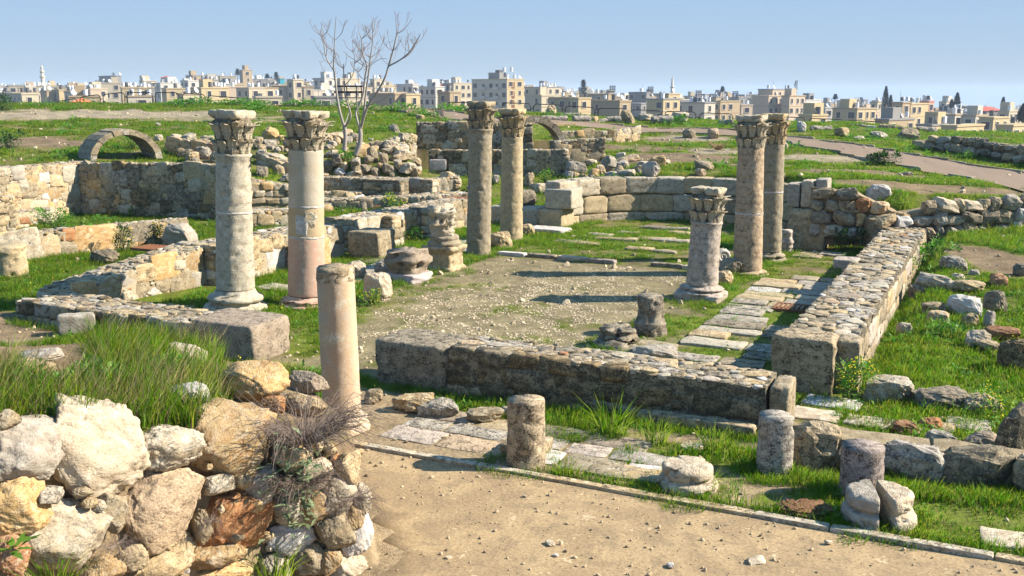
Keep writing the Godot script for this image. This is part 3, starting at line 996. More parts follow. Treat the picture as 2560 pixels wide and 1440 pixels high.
func build_ruins_behind() -> void:
	# the tall wall at the back left and its return
	wall("tall_wall", "tall stained rubble wall in shade at the back left, below the arch", Vector3(-13.77, 0.2, -32.63), Vector3(-8.47, 0.2, -31.22), 0.6, 1.72, 1.78, DIM, ["front", "top", "start"], {"rubble": 0.34, "course": 0.24, "long": 0.34, "size": 0.28})
	wall("return_wall", "sunlit rubble wall at the far left, meeting the tall stained wall at a corner", Vector3(-13.8, 0.2, -32.63) + Vector3(-1.74, 0, 3.6), Vector3(-13.8, 0.2, -32.63) + AXIS * 0.6, 0.6, 1.75, 1.75, LIT, ["front", "top"], {"rubble": 0.34, "course": 0.24, "long": 0.34})
	wall("ruined_pier", "dark rubble pier cut off by the left edge of the picture", Vector3(-14.34, 0.2, -27.55), Vector3(-13.82, 0.2, -28.33), 0.8, 1.25, 1.1, DIM, ["front", "top", "end"], {"rubble": 0.26, "course": 0.24})
	wall("return_wall_ledge", "broken lower ledge of rubble before the far left wall", Vector3(-14.35, 0.2, -29.15), Vector3(-13.88, 0.2, -32.42), 0.7, 0.55, 0.35, WARM, ["front", "top"], {"course": 0.22})
	# the row of big brown stones left of the church
	wall("boulder_wall", "wall of big brown boulders and chinking stones at the left, above the round drum", Vector3(-12.57, 0.12, -23.67), Vector3(-8.78, 0.12, -27.65), 0.7, 0.68, 0.62, WARM, ["front", "top"], {"rubble": 0.5, "course": 0.27, "long": 0.42, "proud": 0.06})
	# the stepped low walls between the columns
	wall("low_wall", "low wall in two facets behind the niche column, far row", Vector3(-6.85, 0.66, -36.5), Vector3(-2.74, 0.71, -35.4), 0.8, 0.5, 0.45, LIT, ["front", "top", "end"], {"rubble": 0.26, "course": 0.2})
	wall("low_wall_return", "shaded short face of the far low wall", Vector3(-5.33, 0.67, -35.2), Vector3(-3.74, 0.65, -34.6), 0.6, 0.55, 0.55, DIM, ["front", "top"], {"course": 0.22})
	wall("low_wall", "low wall behind the niche column, middle row with an overhanging slab", Vector3(-6.14, 0.24, -32.6), Vector3(-2.3, 0.37, -32.6), 0.9, 0.5, 0.52, LIT, ["front", "top", "end"], {"rubble": 0.26, "course": 0.2})
	wall("low_wall", "long low ledge of the middle row, right of the yellow flowering bush", Vector3(-3.73, 0.39, -34), Vector3(-1.37, 0.43, -35), 0.8, 0.32, 0.3, LIT, ["front", "top"], {"course": 0.2})
	wall("low_wall", "broken courses seen between the two tall left columns, lower one", Vector3(-7.68, 0.33, -29.5), Vector3(-6.47, 0.3, -30.2), 0.8, 0.42, 0.4, LIT, ["front", "top"], {"rubble": 0.28, "course": 0.22})
	wall("low_wall", "broken courses seen between the two tall left columns, upper one", Vector3(-8.45, 0.69, -32.6), Vector3(-7.08, 0.63, -33.2), 1.0, 0.75, 0.5, LIT, ["front", "top"], {"course": 0.26, "long": 0.45, "proud": 0.06})
	wall("low_wall", "short stacked wall of pale blocks on the stony slope under the right bare tree", Vector3(-5.49, 1.15, -38.6), Vector3(-3.54, 0.91, -37.8), 0.5, 0.42, 0.5, LIT, ["front", "top", "end"], {"rubble": 0.34})
	wall("low_wall", "broken wall climbing the slope left of the bare trees, behind the niche column's capital", Vector3(-9.01, 1.5, -36.2), Vector3(-7.32, 1.12, -35.4), 0.5, 0.55, 0.4, WARM, ["front", "top", "end"], {"rubble": 0.36})
	wall("low_wall", "low wall just right of the niche column, between the far and the middle row", Vector3(-6.42, 0.44, -34.6), Vector3(-5.11, 0.44, -34.8), 0.7, 0.34, 0.36, LIT, ["front", "top", "end"], {"rubble": 0.3})
	wall("low_wall", "sunlit stub of wall before the roofless room, left of the pale column pair", Vector3(-2.96, 0.61, -37), Vector3(-1.9, 0.69, -37.4), 0.6, 0.4, 0.45, LIT, ["front", "top", "end"], {"rubble": 0.34})
	wall("low_wall", "line of stones edging the grass terrace behind the arch's right foot", Vector3(-12.47, 2.11, -37.4), Vector3(-10.46, 1.88, -36.4), 0.4, 0.4, 0.45, WARM, ["front", "top"], {"rubble": 0.36})
	# the roofless rooms at the back
	wall("room_wall", "sunlit broken end of the back room's left wall, under the tree's right side", Vector3(-4.92, 1.46, -41.5), Vector3(-3.94, 1.06, -42.6), 0.7, 0.75, 1.35, LIT, ["front", "top"], {"rubble": 0.28, "course": 0.24, "long": 0.3, "flip": false})
	wall("room_wall", "dark back wall of the roofless room, left of the pair of pale columns", Vector3(-4.03, 0.79, -43.5), Vector3(0.85, 0.96, -43.5), 0.6, 2.08, 1.85, DIM, ["front", "top"], {"rubble": 0.3, "course": 0.25, "long": 0.36})
	wall("room_wall", "front wall of the roofless room, crossing behind the pair of pale columns", Vector3(-3.21, 0.88, -39.6), Vector3(2.1, 0.9, -39), 0.6, 1.04, 1.08, DIM, ["front", "top", "end"], {"rubble": 0.34, "course": 0.3, "long": 0.45})
	wall("room_wall", "squared stump of wall right of the pair of pale columns", Vector3(1.64, 1.02, -40.2), Vector3(3.66, 1.18, -40.6), 0.8, 1.22, 1.15, DIM, ["front", "top", "end"], {"rubble": 0.34, "course": 0.26, "long": 0.4})
	wall("room_wall", "stone-capped wall behind the small broken arch, highest at the back", Vector3(1.99, 1.5, -44.5), Vector3(4.59, 1.58, -45.5), 0.7, 0.95, 0.85, DIM, ["front", "top"], {"rubble": 0.3, "course": 0.24})
	wall("room_wall", "sunlit end of the back wall, sloping down to a heap at the right", Vector3(4.59, 1.58, -45.5), Vector3(5.82, 2.06, -47), 0.7, 0.85, 0.45, LIT, ["front", "top"], {"rubble": 0.3, "course": 0.24})
	block("white_slab", "bluish white slab set in the front wall of the roofless room", "stone block", Vector3(-2.84, 1.17, -39.4), Vector3(0.62, 0.42, 0.12), 0.05, stone("white", 3), 24, 8.0, 0.06)
	build_arch("vault_arch", "freestanding stone arch on the grass behind the tall wall", Vector3(-13.16, 1.85, -35.21), 1.02, 1.24, 1.25, 0.72, 0.0, PI, 0.84, 13, stone("cream", 1), "shaft")
	build_arch("broken_arch", "broken rising piece of a stone arch behind the pair of pale columns", Vector3(0.9, 1.66, -42.4), 1.25, 1.5, 0.7, 0.35, 0.35, PI * 0.62, 1.0, 9, stone("grey", 1), "grey")
	# rubble walls on the right
	big_courses("rubble_wall", "dry wall of big brown and grey boulders right of the apse pier", [Vector3(7.91, 0.4, -27.07), Vector3(8.96, 0.4, -26.76), Vector3(9.96, 0.4, -26.32)], [1.4, 1.25, 0.75], WARM + [["grey", 4]], 0.36, 0.5)
	big_courses("rubble_wall", "dry wall of rounded grey boulders reaching the right edge of the picture", [Vector3(9.34, 0.42, -26.04), Vector3(11.72, 0.45, -26.56), Vector3(14.09, 0.5, -27.12)], [0.62, 0.95, 0.9], [["grey", 5], ["white", 1.5], ["cream", 2], ["rosy", 1.5]], 0.36, 0.46)
	big_courses("field_wall", "dark boulder wall on the far right hillside beside the path", [Vector3(17.91, 1.73, -46), Vector3(19.01, 1.66, -43), Vector3(19.5, 1.49, -38)], [0.42, 0.55, 0.6], [["grey", 4], ["shaft", 2], ["white", 1.4]], 0.34, 0.6)
	big_courses("field_wall", "thin line of pale stones along the crest below the railing", [Vector3(18.15, 1.98, -58), Vector3(20.6, 1.84, -57), Vector3(23.36, 1.75, -57)], [0.3, 0.35, 0.4], [["white", 3], ["grey", 3]], 0.26, 0.5)
	# the low walls at the front right
	big_courses("front_wall", "line of low squared stones at the front right, dark shaded face", [Vector3(3.61, 0, -10.87), Vector3(4.58, 0, -10.57), Vector3(5.7, 0, -10.12)], [0.46, 0.42, 0.4], [["lichen", 3], ["grey", 3], ["mottled", 2], ["rosy", 0.5]], 0.42, 0.62)


func big_courses(called: String, label: String, line: Array, heights: Array, list: Array, course: float, long: float) -> void:
	var o := thing(called, label, "wall")
	for i in line.size() - 1:
		var a: Vector3 = line[i]
		var b: Vector3 = line[i + 1]
		var along := Vector3(b.x - a.x, 0, b.z - a.z).normalized()
		var out := Vector3(-along.z, 0, along.x)
		if out.dot(-a) < 0.0: out = -out
		part("core", core_shape(a - out * 0.16, b - out * 0.16, -out * 0.45, heights[i] - 0.12, heights[i + 1] - 0.12), stone("mortar", 1), o)
		var length := a.distance_to(b)
		var y := -0.06
		var tall := maxf(heights[i], heights[i + 1])
		while y < tall - 0.1:
			var x := 0.0
			while x < length:
				var l := long * rng.randf_range(0.6, 1.4)
				var k := clampf((x + l * 0.5) / length, 0, 1)
				var limit := lerpf(heights[i], heights[i + 1], k)
				var h := course * rng.randf_range(0.75, 1.15)
				if y + h * 0.55 < limit:
					var at := a.lerp(b, k) + Vector3(0, y + h * 0.5, 0) + out * rng.randf_range(-0.17, -0.09)
					var m: Mesh = rocks[rng.randi() % rocks.size()]
					var bs := Basis(along, Vector3.UP, out).rotated(out, rng.randf_range(-0.16, 0.16)).scaled_local(Vector3(l * 1.0, h * 1.04, 0.42 * (-1.0 if rng.randf() < 0.5 else 1.0)))
					if bs.determinant() < 0: bs.x = -bs.x
					part("boulder", m, pick(list), o, Transform3D(bs, at))
					if rng.randf() < 0.3:
						part("chinking_stone", rocks[rng.randi() % rocks.size()], pick(list), o, Transform3D(Basis(Vector3.UP, rng.randf() * 6.0).scaled_local(Vector3(0.14, 0.1, 0.14)), at + along * l * 0.5 + Vector3(0, -h * 0.35, 0) + out * 0.14))
				x += l
			y += course * 0.94


func build_arch(called: String, label: String, foot: Vector3, inner: float, outer: float, deep: float, turn: float, from: float, to: float, squash: float, count: int, mat: Material, _tone: String) -> void:
	var o := thing(called, label, "arch", foot, turn)
	for i in count:
		var a := lerpf(from, to, i / float(count)) + 0.002
		var b := lerpf(from, to, (i + 1) / float(count)) - 0.002
		var st := fresh()
		var mid := Vector3((cos((a + b) * 0.5)) * (inner + outer) * 0.5, sin((a + b) * 0.5) * (inner + outer) * 0.5 * squash, -deep * 0.5)
		var w := rng.randf_range(-0.02, 0.02)
		var q := []
		for z in [0.0 + w, -deep + w]:
			for c in [[a, inner], [b, inner], [b, outer + w], [a, outer + w]]:
				q.append(Vector3(cos(c[0]) * c[1], sin(c[0]) * c[1] * squash, z) - mid)
		for f in [[0, 1, 2, 3], [4, 5, 6, 7], [0, 1, 5, 4], [3, 2, 6, 7], [0, 3, 7, 4], [1, 2, 6, 5]]:
			st.set_smooth_group(1 + f[0] + f[1] * 8 + f[2] * 64)
			tri(st, q[f[0]], q[f[1]], q[f[2]])
			tri(st, q[f[0]], q[f[2]], q[f[3]])
		st.generate_normals()
		part("voussoir", st.commit(), mat if i % 3 else stone("grey", i % 2), o, Transform3D(Basis(), mid))


# ---------------------------------------------------------------- columns

# a curled acanthus leaf, foot at the origin, growing up and leaning out along +z
func leaf_shape(w: float, h: float, lean: float, sd: int) -> ArrayMesh:
	var rg := RandomNumberGenerator.new()
	rg.seed = sd
	var st := fresh()
	st.set_smooth_group(1)
	var nv := 9
	var nu := 7
	var front := []
	for i in nv + 1:
		var v := i / float(nv)
		var wide := w * (0.42 + 0.62 * sin(minf(v * 1.25, 1.0) * PI * 0.5)) * (1.0 if v < 0.72 else sqrt(maxf(0.05, 1.0 - pow((v - 0.72) / 0.33, 2.0))))
		wide *= 1.0 + 0.16 * sin(v * 24.0)
		var y := h * (v if v < 0.85 else 0.85 + 0.15 * sin((v - 0.85) / 0.15 * PI * 0.6) - (v - 0.85) * 0.55)
		var z := lean * pow(v, 2.2) + (0.04 * h if v > 0.5 else 0.0)
		if v > 0.8: z += lean * 0.7 * (v - 0.8) / 0.2
		for j in nu + 1:
			var u := j / float(nu) * 2.0 - 1.0
			var rib := 0.05 * h * cos(u * PI * 2.5) + rg.randf_range(-0.006, 0.006) * h
			front.append(Vector3(u * wide * 0.5, y - absf(u) * 0.08 * h * v, z + rib - u * u * 0.16 * w))
	for i in nv:
		for j in nu:
			var p0: Vector3 = front[i * (nu + 1) + j]
			var p1: Vector3 = front[(i + 1) * (nu + 1) + j]
			var p2: Vector3 = front[(i + 1) * (nu + 1) + j + 1]
			var p3: Vector3 = front[i * (nu + 1) + j + 1]
			for v in [p0, p1, p2, p0, p2, p3]: st.add_vertex(v)
	# a thick back, so that the leaf stands as stone and not as paper
	var dz := Vector3(0, -0.02 * h, -0.12 * h)
	st.set_smooth_group(2)
	for i in nv:
		for j in nu:
			var p0: Vector3 = front[i * (nu + 1) + j] + dz
			var p1: Vector3 = front[(i + 1) * (nu + 1) + j] + dz
			var p2: Vector3 = front[(i + 1) * (nu + 1) + j + 1] + dz
			var p3: Vector3 = front[i * (nu + 1) + j + 1] + dz
			for v in [p0, p2, p1, p0, p3, p2]: st.add_vertex(v)
	st.set_smooth_group(3)
	var rim := []
	for i in nv + 1: rim.append(i * (nu + 1))
	for j in nu: rim.append(nv * (nu + 1) + j + 1)
	for i in nv: rim.append((nv - 1 - i) * (nu + 1) + nu)
	for i in rim.size() - 1:
		var a: Vector3 = front[rim[i]]
		var b: Vector3 = front[rim[i + 1]]
		for v in [a, b + dz, b, a, a + dz, b + dz]: st.add_vertex(v)
	st.generate_normals()
	return st.commit()


func volute_shape(r: float, thick: float) -> ArrayMesh:
	var st := fresh()
	var pts := []
	var radii := []
	for i in 22:
		var a := i * 0.52
		var q := r * (1.0 - i / 24.0)
		pts.append(Vector3(cos(a) * q, sin(a) * q, 0))
		radii.append(thick * (1.0 - i / 40.0))
	add_tube(st, pts, radii, 5)
	return st.commit()


# square slab with hollowed sides and battered edges
func abacus_shape(w: float, h: float, sd: int) -> ArrayMesh:
	var n := noise(sd, 2.4, 5)
	var st := fresh()
	var seg := 64
	var levels := [[0.86, 0.0], [0.93, 0.12], [0.97, 0.3], [1.0, 0.5], [1.0, 0.85], [0.95, 1.0]]
	var rows := []
	for l in levels:
		var row := []
		for j in seg:
			var a := TAU * (j + 0.5) / seg
			var d := Vector3(cos(a), 0, sin(a))
			var sq := 1.0 / pow(pow(absf(d.x), 14.0) + pow(absf(d.z), 14.0), 1.0 / 14.0)
			var hollow := 1.0 - 0.07 * pow(absf(cos(2.0 * a)), 1.5)
			var p: Vector3 = d * sq * w * 0.5 * hollow * l[0] + Vector3(0, h * l[1], 0)
			var v := n.get_noise_3dv(p * 2.0)
			p += d * (v * 0.05 * w + minf(0.0, v + 0.16) * 0.45 * w)
			p.y += n.get_noise_3dv(p * 3.0 + Vector3(5, 5, 5)) * h * 0.16
			row.append(p)
		rows.append(row)
	st.set_smooth_group(1)
	for i in rows.size() - 1:
		for j in seg:
			var k := (j + 1) % seg
			for v in [rows[i][j], rows[i][k], rows[i + 1][j], rows[i][k], rows[i + 1][k], rows[i + 1][j]]: st.add_vertex(v)
	st.set_smooth_group(2)
	var top := Vector3(0, h, 0)
	for j in seg:
		for v in [rows[rows.size() - 1][j], rows[rows.size() - 1][(j + 1) % seg], top]: st.add_vertex(v)
	for j in seg:
		for v in [rows[0][j], Vector3.ZERO, rows[0][(j + 1) % seg]]: st.add_vertex(v)
	st.generate_normals()
	return st.commit()


func capital(o: Node3D, y: float, r: float, h: float, w: float, turn: float, mat: Material, sd: int) -> void:
	var bell := lathe(fill_profile([Vector2(r * 0.94, 0), Vector2(r * 0.94, h * 0.3), Vector2(r * 0.97, h * 0.55), Vector2(r * 1.1, h * 0.72), Vector2(w * 0.42, h * 0.82)], 0.03), 40, 0.035, 6.0, sd, 0.05, 0.25)
	var cap := part("capital", bell, stone("lichen", 0, 1.1, 1.5), o, Transform3D(Basis(Vector3.UP, turn), Vector3(0, y, 0)))  # bell in a darker stone: shade between the leaves put into its colour
	var lower := leaf_shape(r * 0.56, h * 0.40, r * 0.24, sd)
	var lower_b := leaf_shape(r * 0.52, h * 0.35, r * 0.18, sd + 1)
	var upper := leaf_shape(r * 0.56, h * 0.42, r * 0.28, sd + 2)
	var rg := RandomNumberGenerator.new()
	rg.seed = sd
	for i in 10:
		var a := TAU * i / 10.0
		var d := Vector3(sin(a), 0, cos(a))
		var b := Basis(Vector3.UP, a + rg.randf_range(-0.05, 0.05))
		part("acanthus_leaf", lower if i % 3 else lower_b, mat, cap, Transform3D(b.scaled_local(Vector3(1, rg.randf_range(0.88, 1.05), rg.randf_range(0.8, 1.15))), d * r * 1.03 + Vector3(0, 0.0, 0)))
		a += TAU / 20.0
		d = Vector3(sin(a), 0, cos(a))
		b = Basis(Vector3.UP, a)
		if rg.randf() < 0.9:
			part("acanthus_leaf", upper, mat, cap, Transform3D(b.scaled_local(Vector3(1, rg.randf_range(0.85, 1.08), rg.randf_range(0.8, 1.2))), d * r * 1.08 + Vector3(0, h * 0.34, 0)))
	var vol := volute_shape(w * 0.085, w * 0.026)
	for i in 4:
		var a := TAU * (i + 0.5) / 4.0
		var d := Vector3(sin(a), 0, cos(a))
		for s in [-1.0, 1.0]:
			if rg.randf() < 0.14: continue
			var b := Basis(Vector3.UP, a + s * 0.9)
			var t: Vector3 = Vector3(cos(a), 0, -sin(a)) * s * w * 0.07
			part("volute", vol, mat, cap, Transform3D(b, d * w * 0.47 + t + Vector3(0, h * 0.68, 0)))
		var b2 := Basis(Vector3.UP, a)
		part("acanthus_leaf", upper, mat, cap, Transform3D(b2.scaled_local(Vector3(0.7, 0.62, 1.1)), d * r * 1.16 + Vector3(0, h * 0.52, 0)))
		part("corner_block", rocks[(sd + i) % rocks.size()], mat, cap, Transform3D(b2.scaled_local(Vector3(w * 0.15, h * 0.2, w * 0.2)), d * w * 0.44 + Vector3(0, h * 0.68, 0)))
		var a2 := TAU * i / 4.0
		var d2 := Vector3(sin(a2), 0, cos(a2))
		for s in [-1.0, 1.0]:
			part("volute", vol, mat, cap, Transform3D(Basis(Vector3.UP, a2).scaled_local(Vector3(0.75 * s, 0.75, 0.75)), d2 * r * 1.22 + Vector3(cos(a2), 0, -sin(a2)) * s * w * 0.075 + Vector3(0, h * 0.66, 0)))
	part("abacus", abacus_shape(w, h * 0.2, sd + 7), mat, cap, Transform3D(Basis(), Vector3(0, h * 0.8, 0)))


const ATTIC := [[1.36, 0.0], [1.42, 0.04], [1.43, 0.12], [1.38, 0.19], [1.24, 0.22], [1.18, 0.27], [1.19, 0.32], [1.28, 0.34], [1.31, 0.40], [1.27, 0.46], [1.12, 0.50], [1.04, 0.56], [1.0, 0.64]]

func base_profile(r: float, h: float, spread := 1.0) -> Array:
	var out := []
	for q in ATTIC: out.append(Vector2((1.0 + (q[0] - 1.0) * spread) * r, q[1] / 0.64 * h))
	return out


# r0/r1 shaft radius at foot and head, y0/y1 its heights, cap = [height, width] or empty
func column(called: String, label: String, at: Vector3, r0: float, r1: float, y0: float, y1: float, cap: Array, shaft_mat: Material, cap_mat: Material, sd: int, lean := Vector2.ZERO, joints := [], plinth := 0.0, wear := 1.0) -> Node3D:
	var o := thing(called, label, "column", at)
	o.rotation = Vector3(lean.y, 0, lean.x)
	if y0 > 0.05:
		part("base", lathe(fill_profile(base_profile(r0, y0 - (0.12 if plinth > 0.0 else 0.0), 1.55 if sd == 600 else (1.3 if plinth > 0.0 else 1.1)), 0.03), 44, 0.02, 6.0, sd + 3, 0.0, 0.25), shaft_mat, o, Transform3D(Basis(), Vector3(0, 0.12 if plinth > 0.0 else -0.02, 0)))
		if plinth > 0.0:
			part("plinth", ashlar(Vector3.ONE, 2, 12.0, 0.05), shaft_mat, o, Transform3D(Basis(Vector3.UP, -0.4486).scaled_local(Vector3(plinth, 0.2, plinth)), Vector3(0, 0.05, 0)))
	var cuts := [y0] + joints + [y1]
	for i in cuts.size() - 1:
		var ya: float = cuts[i]
		var yb: float = cuts[i + 1]
		var ra := lerpf(r0, r1, (ya - y0) / (y1 - y0))
		var rb := lerpf(r0, r1, (yb - y0) / (y1 - y0))
		var prof := [Vector2(ra * 0.985, ya), Vector2(ra, ya + 0.02), Vector2(rb, yb - 0.02), Vector2(rb * 0.985, yb)]
		if i == cuts.size() - 2 and cap.size() and sd % 2 == 0:
			prof = [Vector2(ra * 0.985, ya), Vector2(ra, ya + 0.02), Vector2(rb, yb - 0.14), Vector2(rb * 1.03, yb - 0.11), Vector2(rb * 1.05, yb - 0.06), Vector2(rb * 1.09, yb - 0.04), Vector2(rb * 1.09, yb)]
		part("shaft" if cuts.size() == 2 else "drum", lathe(fill_profile(prof, 0.035), 56, 0.008 * wear, 3.6, sd + 11 * i, 0.0, 0.07 * wear * wear), shaft_mat if i == 0 or joints.size() != 2 else stone("buff", 0 if i == 2 else 2, 0.5, 0.5), o)
		if i > 0:
			part("mortar_joint", lathe(fill_profile([Vector2(ra * 0.94, ya - 0.03), Vector2(ra * 1.008, ya - 0.02), Vector2(ra * 1.008, ya + 0.022), Vector2(ra * 0.94, ya + 0.03)], 0.02), 56, 0.012, 9.0, sd + 50 + i), stone("white", 0), o)
	if cap.size():
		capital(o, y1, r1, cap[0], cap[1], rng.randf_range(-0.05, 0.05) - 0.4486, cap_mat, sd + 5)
	return o


func build_columns() -> void:
	var carved := stone("carved", 0, 2.2, 3.0)
	column("tall_column", "leftmost tall Corinthian column, pitted grey shaft with one white mortar joint", Vector3(-5.37, 0, -19.47), 0.365, 0.32, 0.44, 3.03, [0.80, 0.66], stone("shaft", 0, 0.9, 1.3), carved, 600, Vector2(-0.034, 0), [1.92])
	var c := column("tall_column", "tall column in pinkish drums with a broken white niche halfway up", Vector3(-4.09, 0, -19.96), 0.365, 0.33, 0.22, 3.07, [0.74, 0.70], stone("pink", 0, 0.5, 0.6), carved, 611, Vector2(-0.034, 0), [1.38, 1.98], 0.0, 0.4)
	# the niche: a plaster-backed hollow knocked in the middle drum
	part("niche", block_shape(77, 8, 4.0, 0.1, 0.08), stone("white", 0), c, Transform3D(Basis(Vector3.UP, -0.05).scaled_local(Vector3(0.24, 0.46, 0.10)), Vector3(-0.03, 1.62, 0.296)))
	part("chipped_edge", block_shape(78, 8, 3.0, 0.3, 0.14), stone("cream", 0), c, Transform3D(Basis(Vector3.UP, 0.35).scaled_local(Vector3(0.24, 0.34, 0.08)), Vector3(0.10, 1.78, 0.296)))
	column("tall_column", "left of the close pair of pale columns, dark streaked shaft and battered capital", Vector3(-0.87, 0, -26.2), 0.315, 0.295, 0.0, 3.24, [0.68, 0.59], stone("shaft", 1, 0.8, 1.6), stone("carved", 1, 2.2, 3.0), 622, Vector2(-0.024, 0))
	column("tall_column", "right of the close pair of pale columns, buff shaft and square-topped capital", Vector3(-0.02, 0, -28.85), 0.325, 0.295, 0.0, 2.92, [0.77, 0.63], stone("shaft", 2, 0.8, 1.5), stone("carved", 2, 2.2, 3.0), 633, Vector2(-0.009, 0))
	column("short_column", "short column with a worn capital on a spreading square base, right of the nave", Vector3(3.88, 0, -20.6), 0.325, 0.30, 0.30, 1.60, [0.68, 0.60], stone("rosy", 0, 0.9, 1.3), carved, 644, Vector2(-0.034, 0), [], 0.92)
	column("tall_column", "tall rose-grey column with a white mortar joint, front one of the right pair", Vector3(5.48, 0, -23.49), 0.335, 0.295, 0.12, 2.92, [0.72, 0.60], stone("rosy", 2, 0.9, 1.2), carved, 655, Vector2(0.014, 0), [1.42])
	column("tall_column", "tall grey column with a broken joint, behind the rose-grey one at right", Vector3(6.46, 0, -25.43), 0.30, 0.27, 0.24, 2.89, [0.74, 0.60], stone("shaft", 1, 0.8, 1.3), stone("carved", 2, 2.2, 3.0), 667, Vector2(0.007, 0), [1.72])
	column("broken_column", "smooth honey and pink marble shaft, cut flat, standing in the foreground", Vector3(-2.14, 0, -12.39), 0.238, 0.228, 0.24, 2.07, [], stone("marble", 0, 0.4, 0.35), carved, 671, Vector2(0.012, 0.02), [], 0.0, 0.35)
	c = get_node("broken_column")
	part("weathered_rim", lathe(fill_profile([Vector2(0.225, 1.9), Vector2(0.2315, 1.92), Vector2(0.234, 1.98), Vector2(0.232, 2.05), Vector2(0.215, 2.085)], 0.02), 56, 0.012, 5.0, 673, 0.0, 0.3), stone("grey", 2, 1.6, 1.5), c)
	column("column_stump", "stump stained rust and white on a square footing, beside the gravel path", Vector3(0.16, 0, -11.09), 0.222, 0.21, 0.0, 0.78, [], stone("mottled", 2, 0.9, 1.2), carved, 675)
	block("square_footing", "square footing stone under the rust-stained stump", "stone block", Vector3(0.17, -0.12, -11.46), Vector3(0.5, 0.3, 0.5), -0.4486, stone("grey", 2), 25, 10.0, 0.06)
	column("column_stump", "slim speckled stump with a worn collar, right end of the shaded front wall", Vector3(2.94, 0, -10.89), 0.2, 0.192, 0.0, 0.66, [], stone("mottled", 0, 1.1, 1.0), carved, 677)
	column("column_stump", "thick dark speckled stump standing behind the split base at the front right", Vector3(3.67, 0, -10.18), 0.222, 0.215, 0.0, 0.56, [], stone("mottled", 3, 1.1, 1.0), carved, 679)
	# a stump that spreads at its foot
	var o := thing("column_stump", "waisted grey stump standing alone at the right of the nave floor", "column", Vector3(2.42, 0, -17.5))
	part("shaft", lathe(fill_profile([Vector2(0.29, -0.03), Vector2(0.29, 0.1), Vector2(0.275, 0.16), Vector2(0.29, 0.2), Vector2(0.25, 0.27), Vector2(0.225, 0.34), Vector2(0.235, 0.66), Vector2(0.2, 0.69)], 0.03), 40, 0.03, 4.0, 681, 0.0, 0.2), stone("mottled", 1), o)
	o = thing("moulded_base_stone", "crumbled layered column base lying just left of the waisted stump", "column base", Vector3(1.77, 0, -16.59))
	part("lower_torus", lathe(fill_profile([Vector2(0.40, -0.03), Vector2(0.41, 0.08), Vector2(0.33, 0.14)], 0.03), 36, 0.08, 4.0, 683, 0.0, 0.5), stone("mottled", 1), o)
	part("upper_torus", lathe(fill_profile([Vector2(0.30, 0.13), Vector2(0.32, 0.2), Vector2(0.26, 0.24), Vector2(0.29, 0.30), Vector2(0.24, 0.34)], 0.03), 36, 0.09, 4.0, 685, 0.0, 0.5), stone("grey", 1), o)
	# base beside the kerb
	o = thing("moulded_base_stone", "whitish round base in tall grass right beside the path's kerb", "column base", Vector3(1.88, 0, -10.4))
	part("torus", lathe(fill_profile([Vector2(0.30, -0.03), Vector2(0.325, 0.03), Vector2(0.325, 0.08), Vector2(0.30, 0.12), Vector2(0.25, 0.135), Vector2(0.245, 0.155), Vector2(0.27, 0.165), Vector2(0.275, 0.2), Vector2(0.27, 0.25), Vector2(0.25, 0.275), Vector2(0.22, 0.28)], 0.015), 60, 0.014, 6.0, 687, 0.0, 0.35), stone("white", 2, 1.2, 3.0), o)
	o = thing("moulded_base_stone", "pale round base split down the middle, nearest the lower right of the path", "column base", Vector3(3.63, 0, -9.54))
	for s in [0.0, 1.0]:
		part("half", split_base(s), stone("white", 1 + int(s), 1.2, 3.0), o, Transform3D(Basis(Vector3.UP, -0.1), Vector3(-0.025 + 0.05 * s, 0, 0)))
	# pedestals of the left colonnade
	o = thing("pedestal", "battered eight-sided pedestal lying upside down on a white plinth, left of the nave", "pedestal", Vector3(-2.34, 0, -22.67))
	part("plinth", ashlar(Vector3.ONE, 26, 8.0, 0.08), stone("white", 3), o, Transform3D(Basis(Vector3.UP, -0.5).scaled_local(Vector3(0.84, 0.24, 0.84)), Vector3(0, 0.08, 0)))
	part("body", lathe(fill_profile([Vector2(0.36, 0.17), Vector2(0.38, 0.3), Vector2(0.43, 0.38), Vector2(0.47, 0.42), Vector2(0.485, 0.5), Vector2(0.42, 0.58), Vector2(0.40, 0.62), Vector2(0.40, 0.68)], 0.03), 48, 0.06, 3.0, 689, 0.12, 0.5), stone("rosy", 1, 0.9, 1.5), o, Transform3D(Basis(Vector3.UP, -0.5)))
	o = thing("pedestal", "square moulded pedestal carrying a round base, behind the battered pedestal", "pedestal", Vector3(-1.61, 0, -24.14))
	part("die", lathe(fill_profile([Vector2(0.40, -0.03), Vector2(0.40, 0.06), Vector2(0.34, 0.1), Vector2(0.34, 0.4), Vector2(0.38, 0.45), Vector2(0.43, 0.5), Vector2(0.43, 0.57)], 0.03), 64, 0.016, 4.0, 691, 1.0, 0.3), stone("shaft", 2), o, Transform3D(Basis(Vector3.UP, -0.4486)))
	part("round_base", lathe(fill_profile([Vector2(0.40, 0.57), Vector2(0.41, 0.64), Vector2(0.37, 0.68), Vector2(0.34, 0.71), Vector2(0.36, 0.76), Vector2(0.35, 0.8), Vector2(0.30, 0.82)], 0.02), 44, 0.016, 4.0, 693, 0.0, 0.2), stone("shaft", 1), o)
	o = thing("capital_fragment", "broken piece of carved leafy capital standing on the moulded pedestal", "capital fragment", Vector3(-1.61, 0, -24.14) + Vector3(-0.05, 0.8, 0.02), 0.2)
	part("core", lathe(fill_profile([Vector2(0.25, 0.0), Vector2(0.27, 0.3), Vector2(0.29, 0.62), Vector2(0.3, 0.68)], 0.03), 32, 0.09, 5.0, 695, 0.3, 0.6), carved, o)
	var lf := leaf_shape(0.26, 0.36, 0.07, 31)
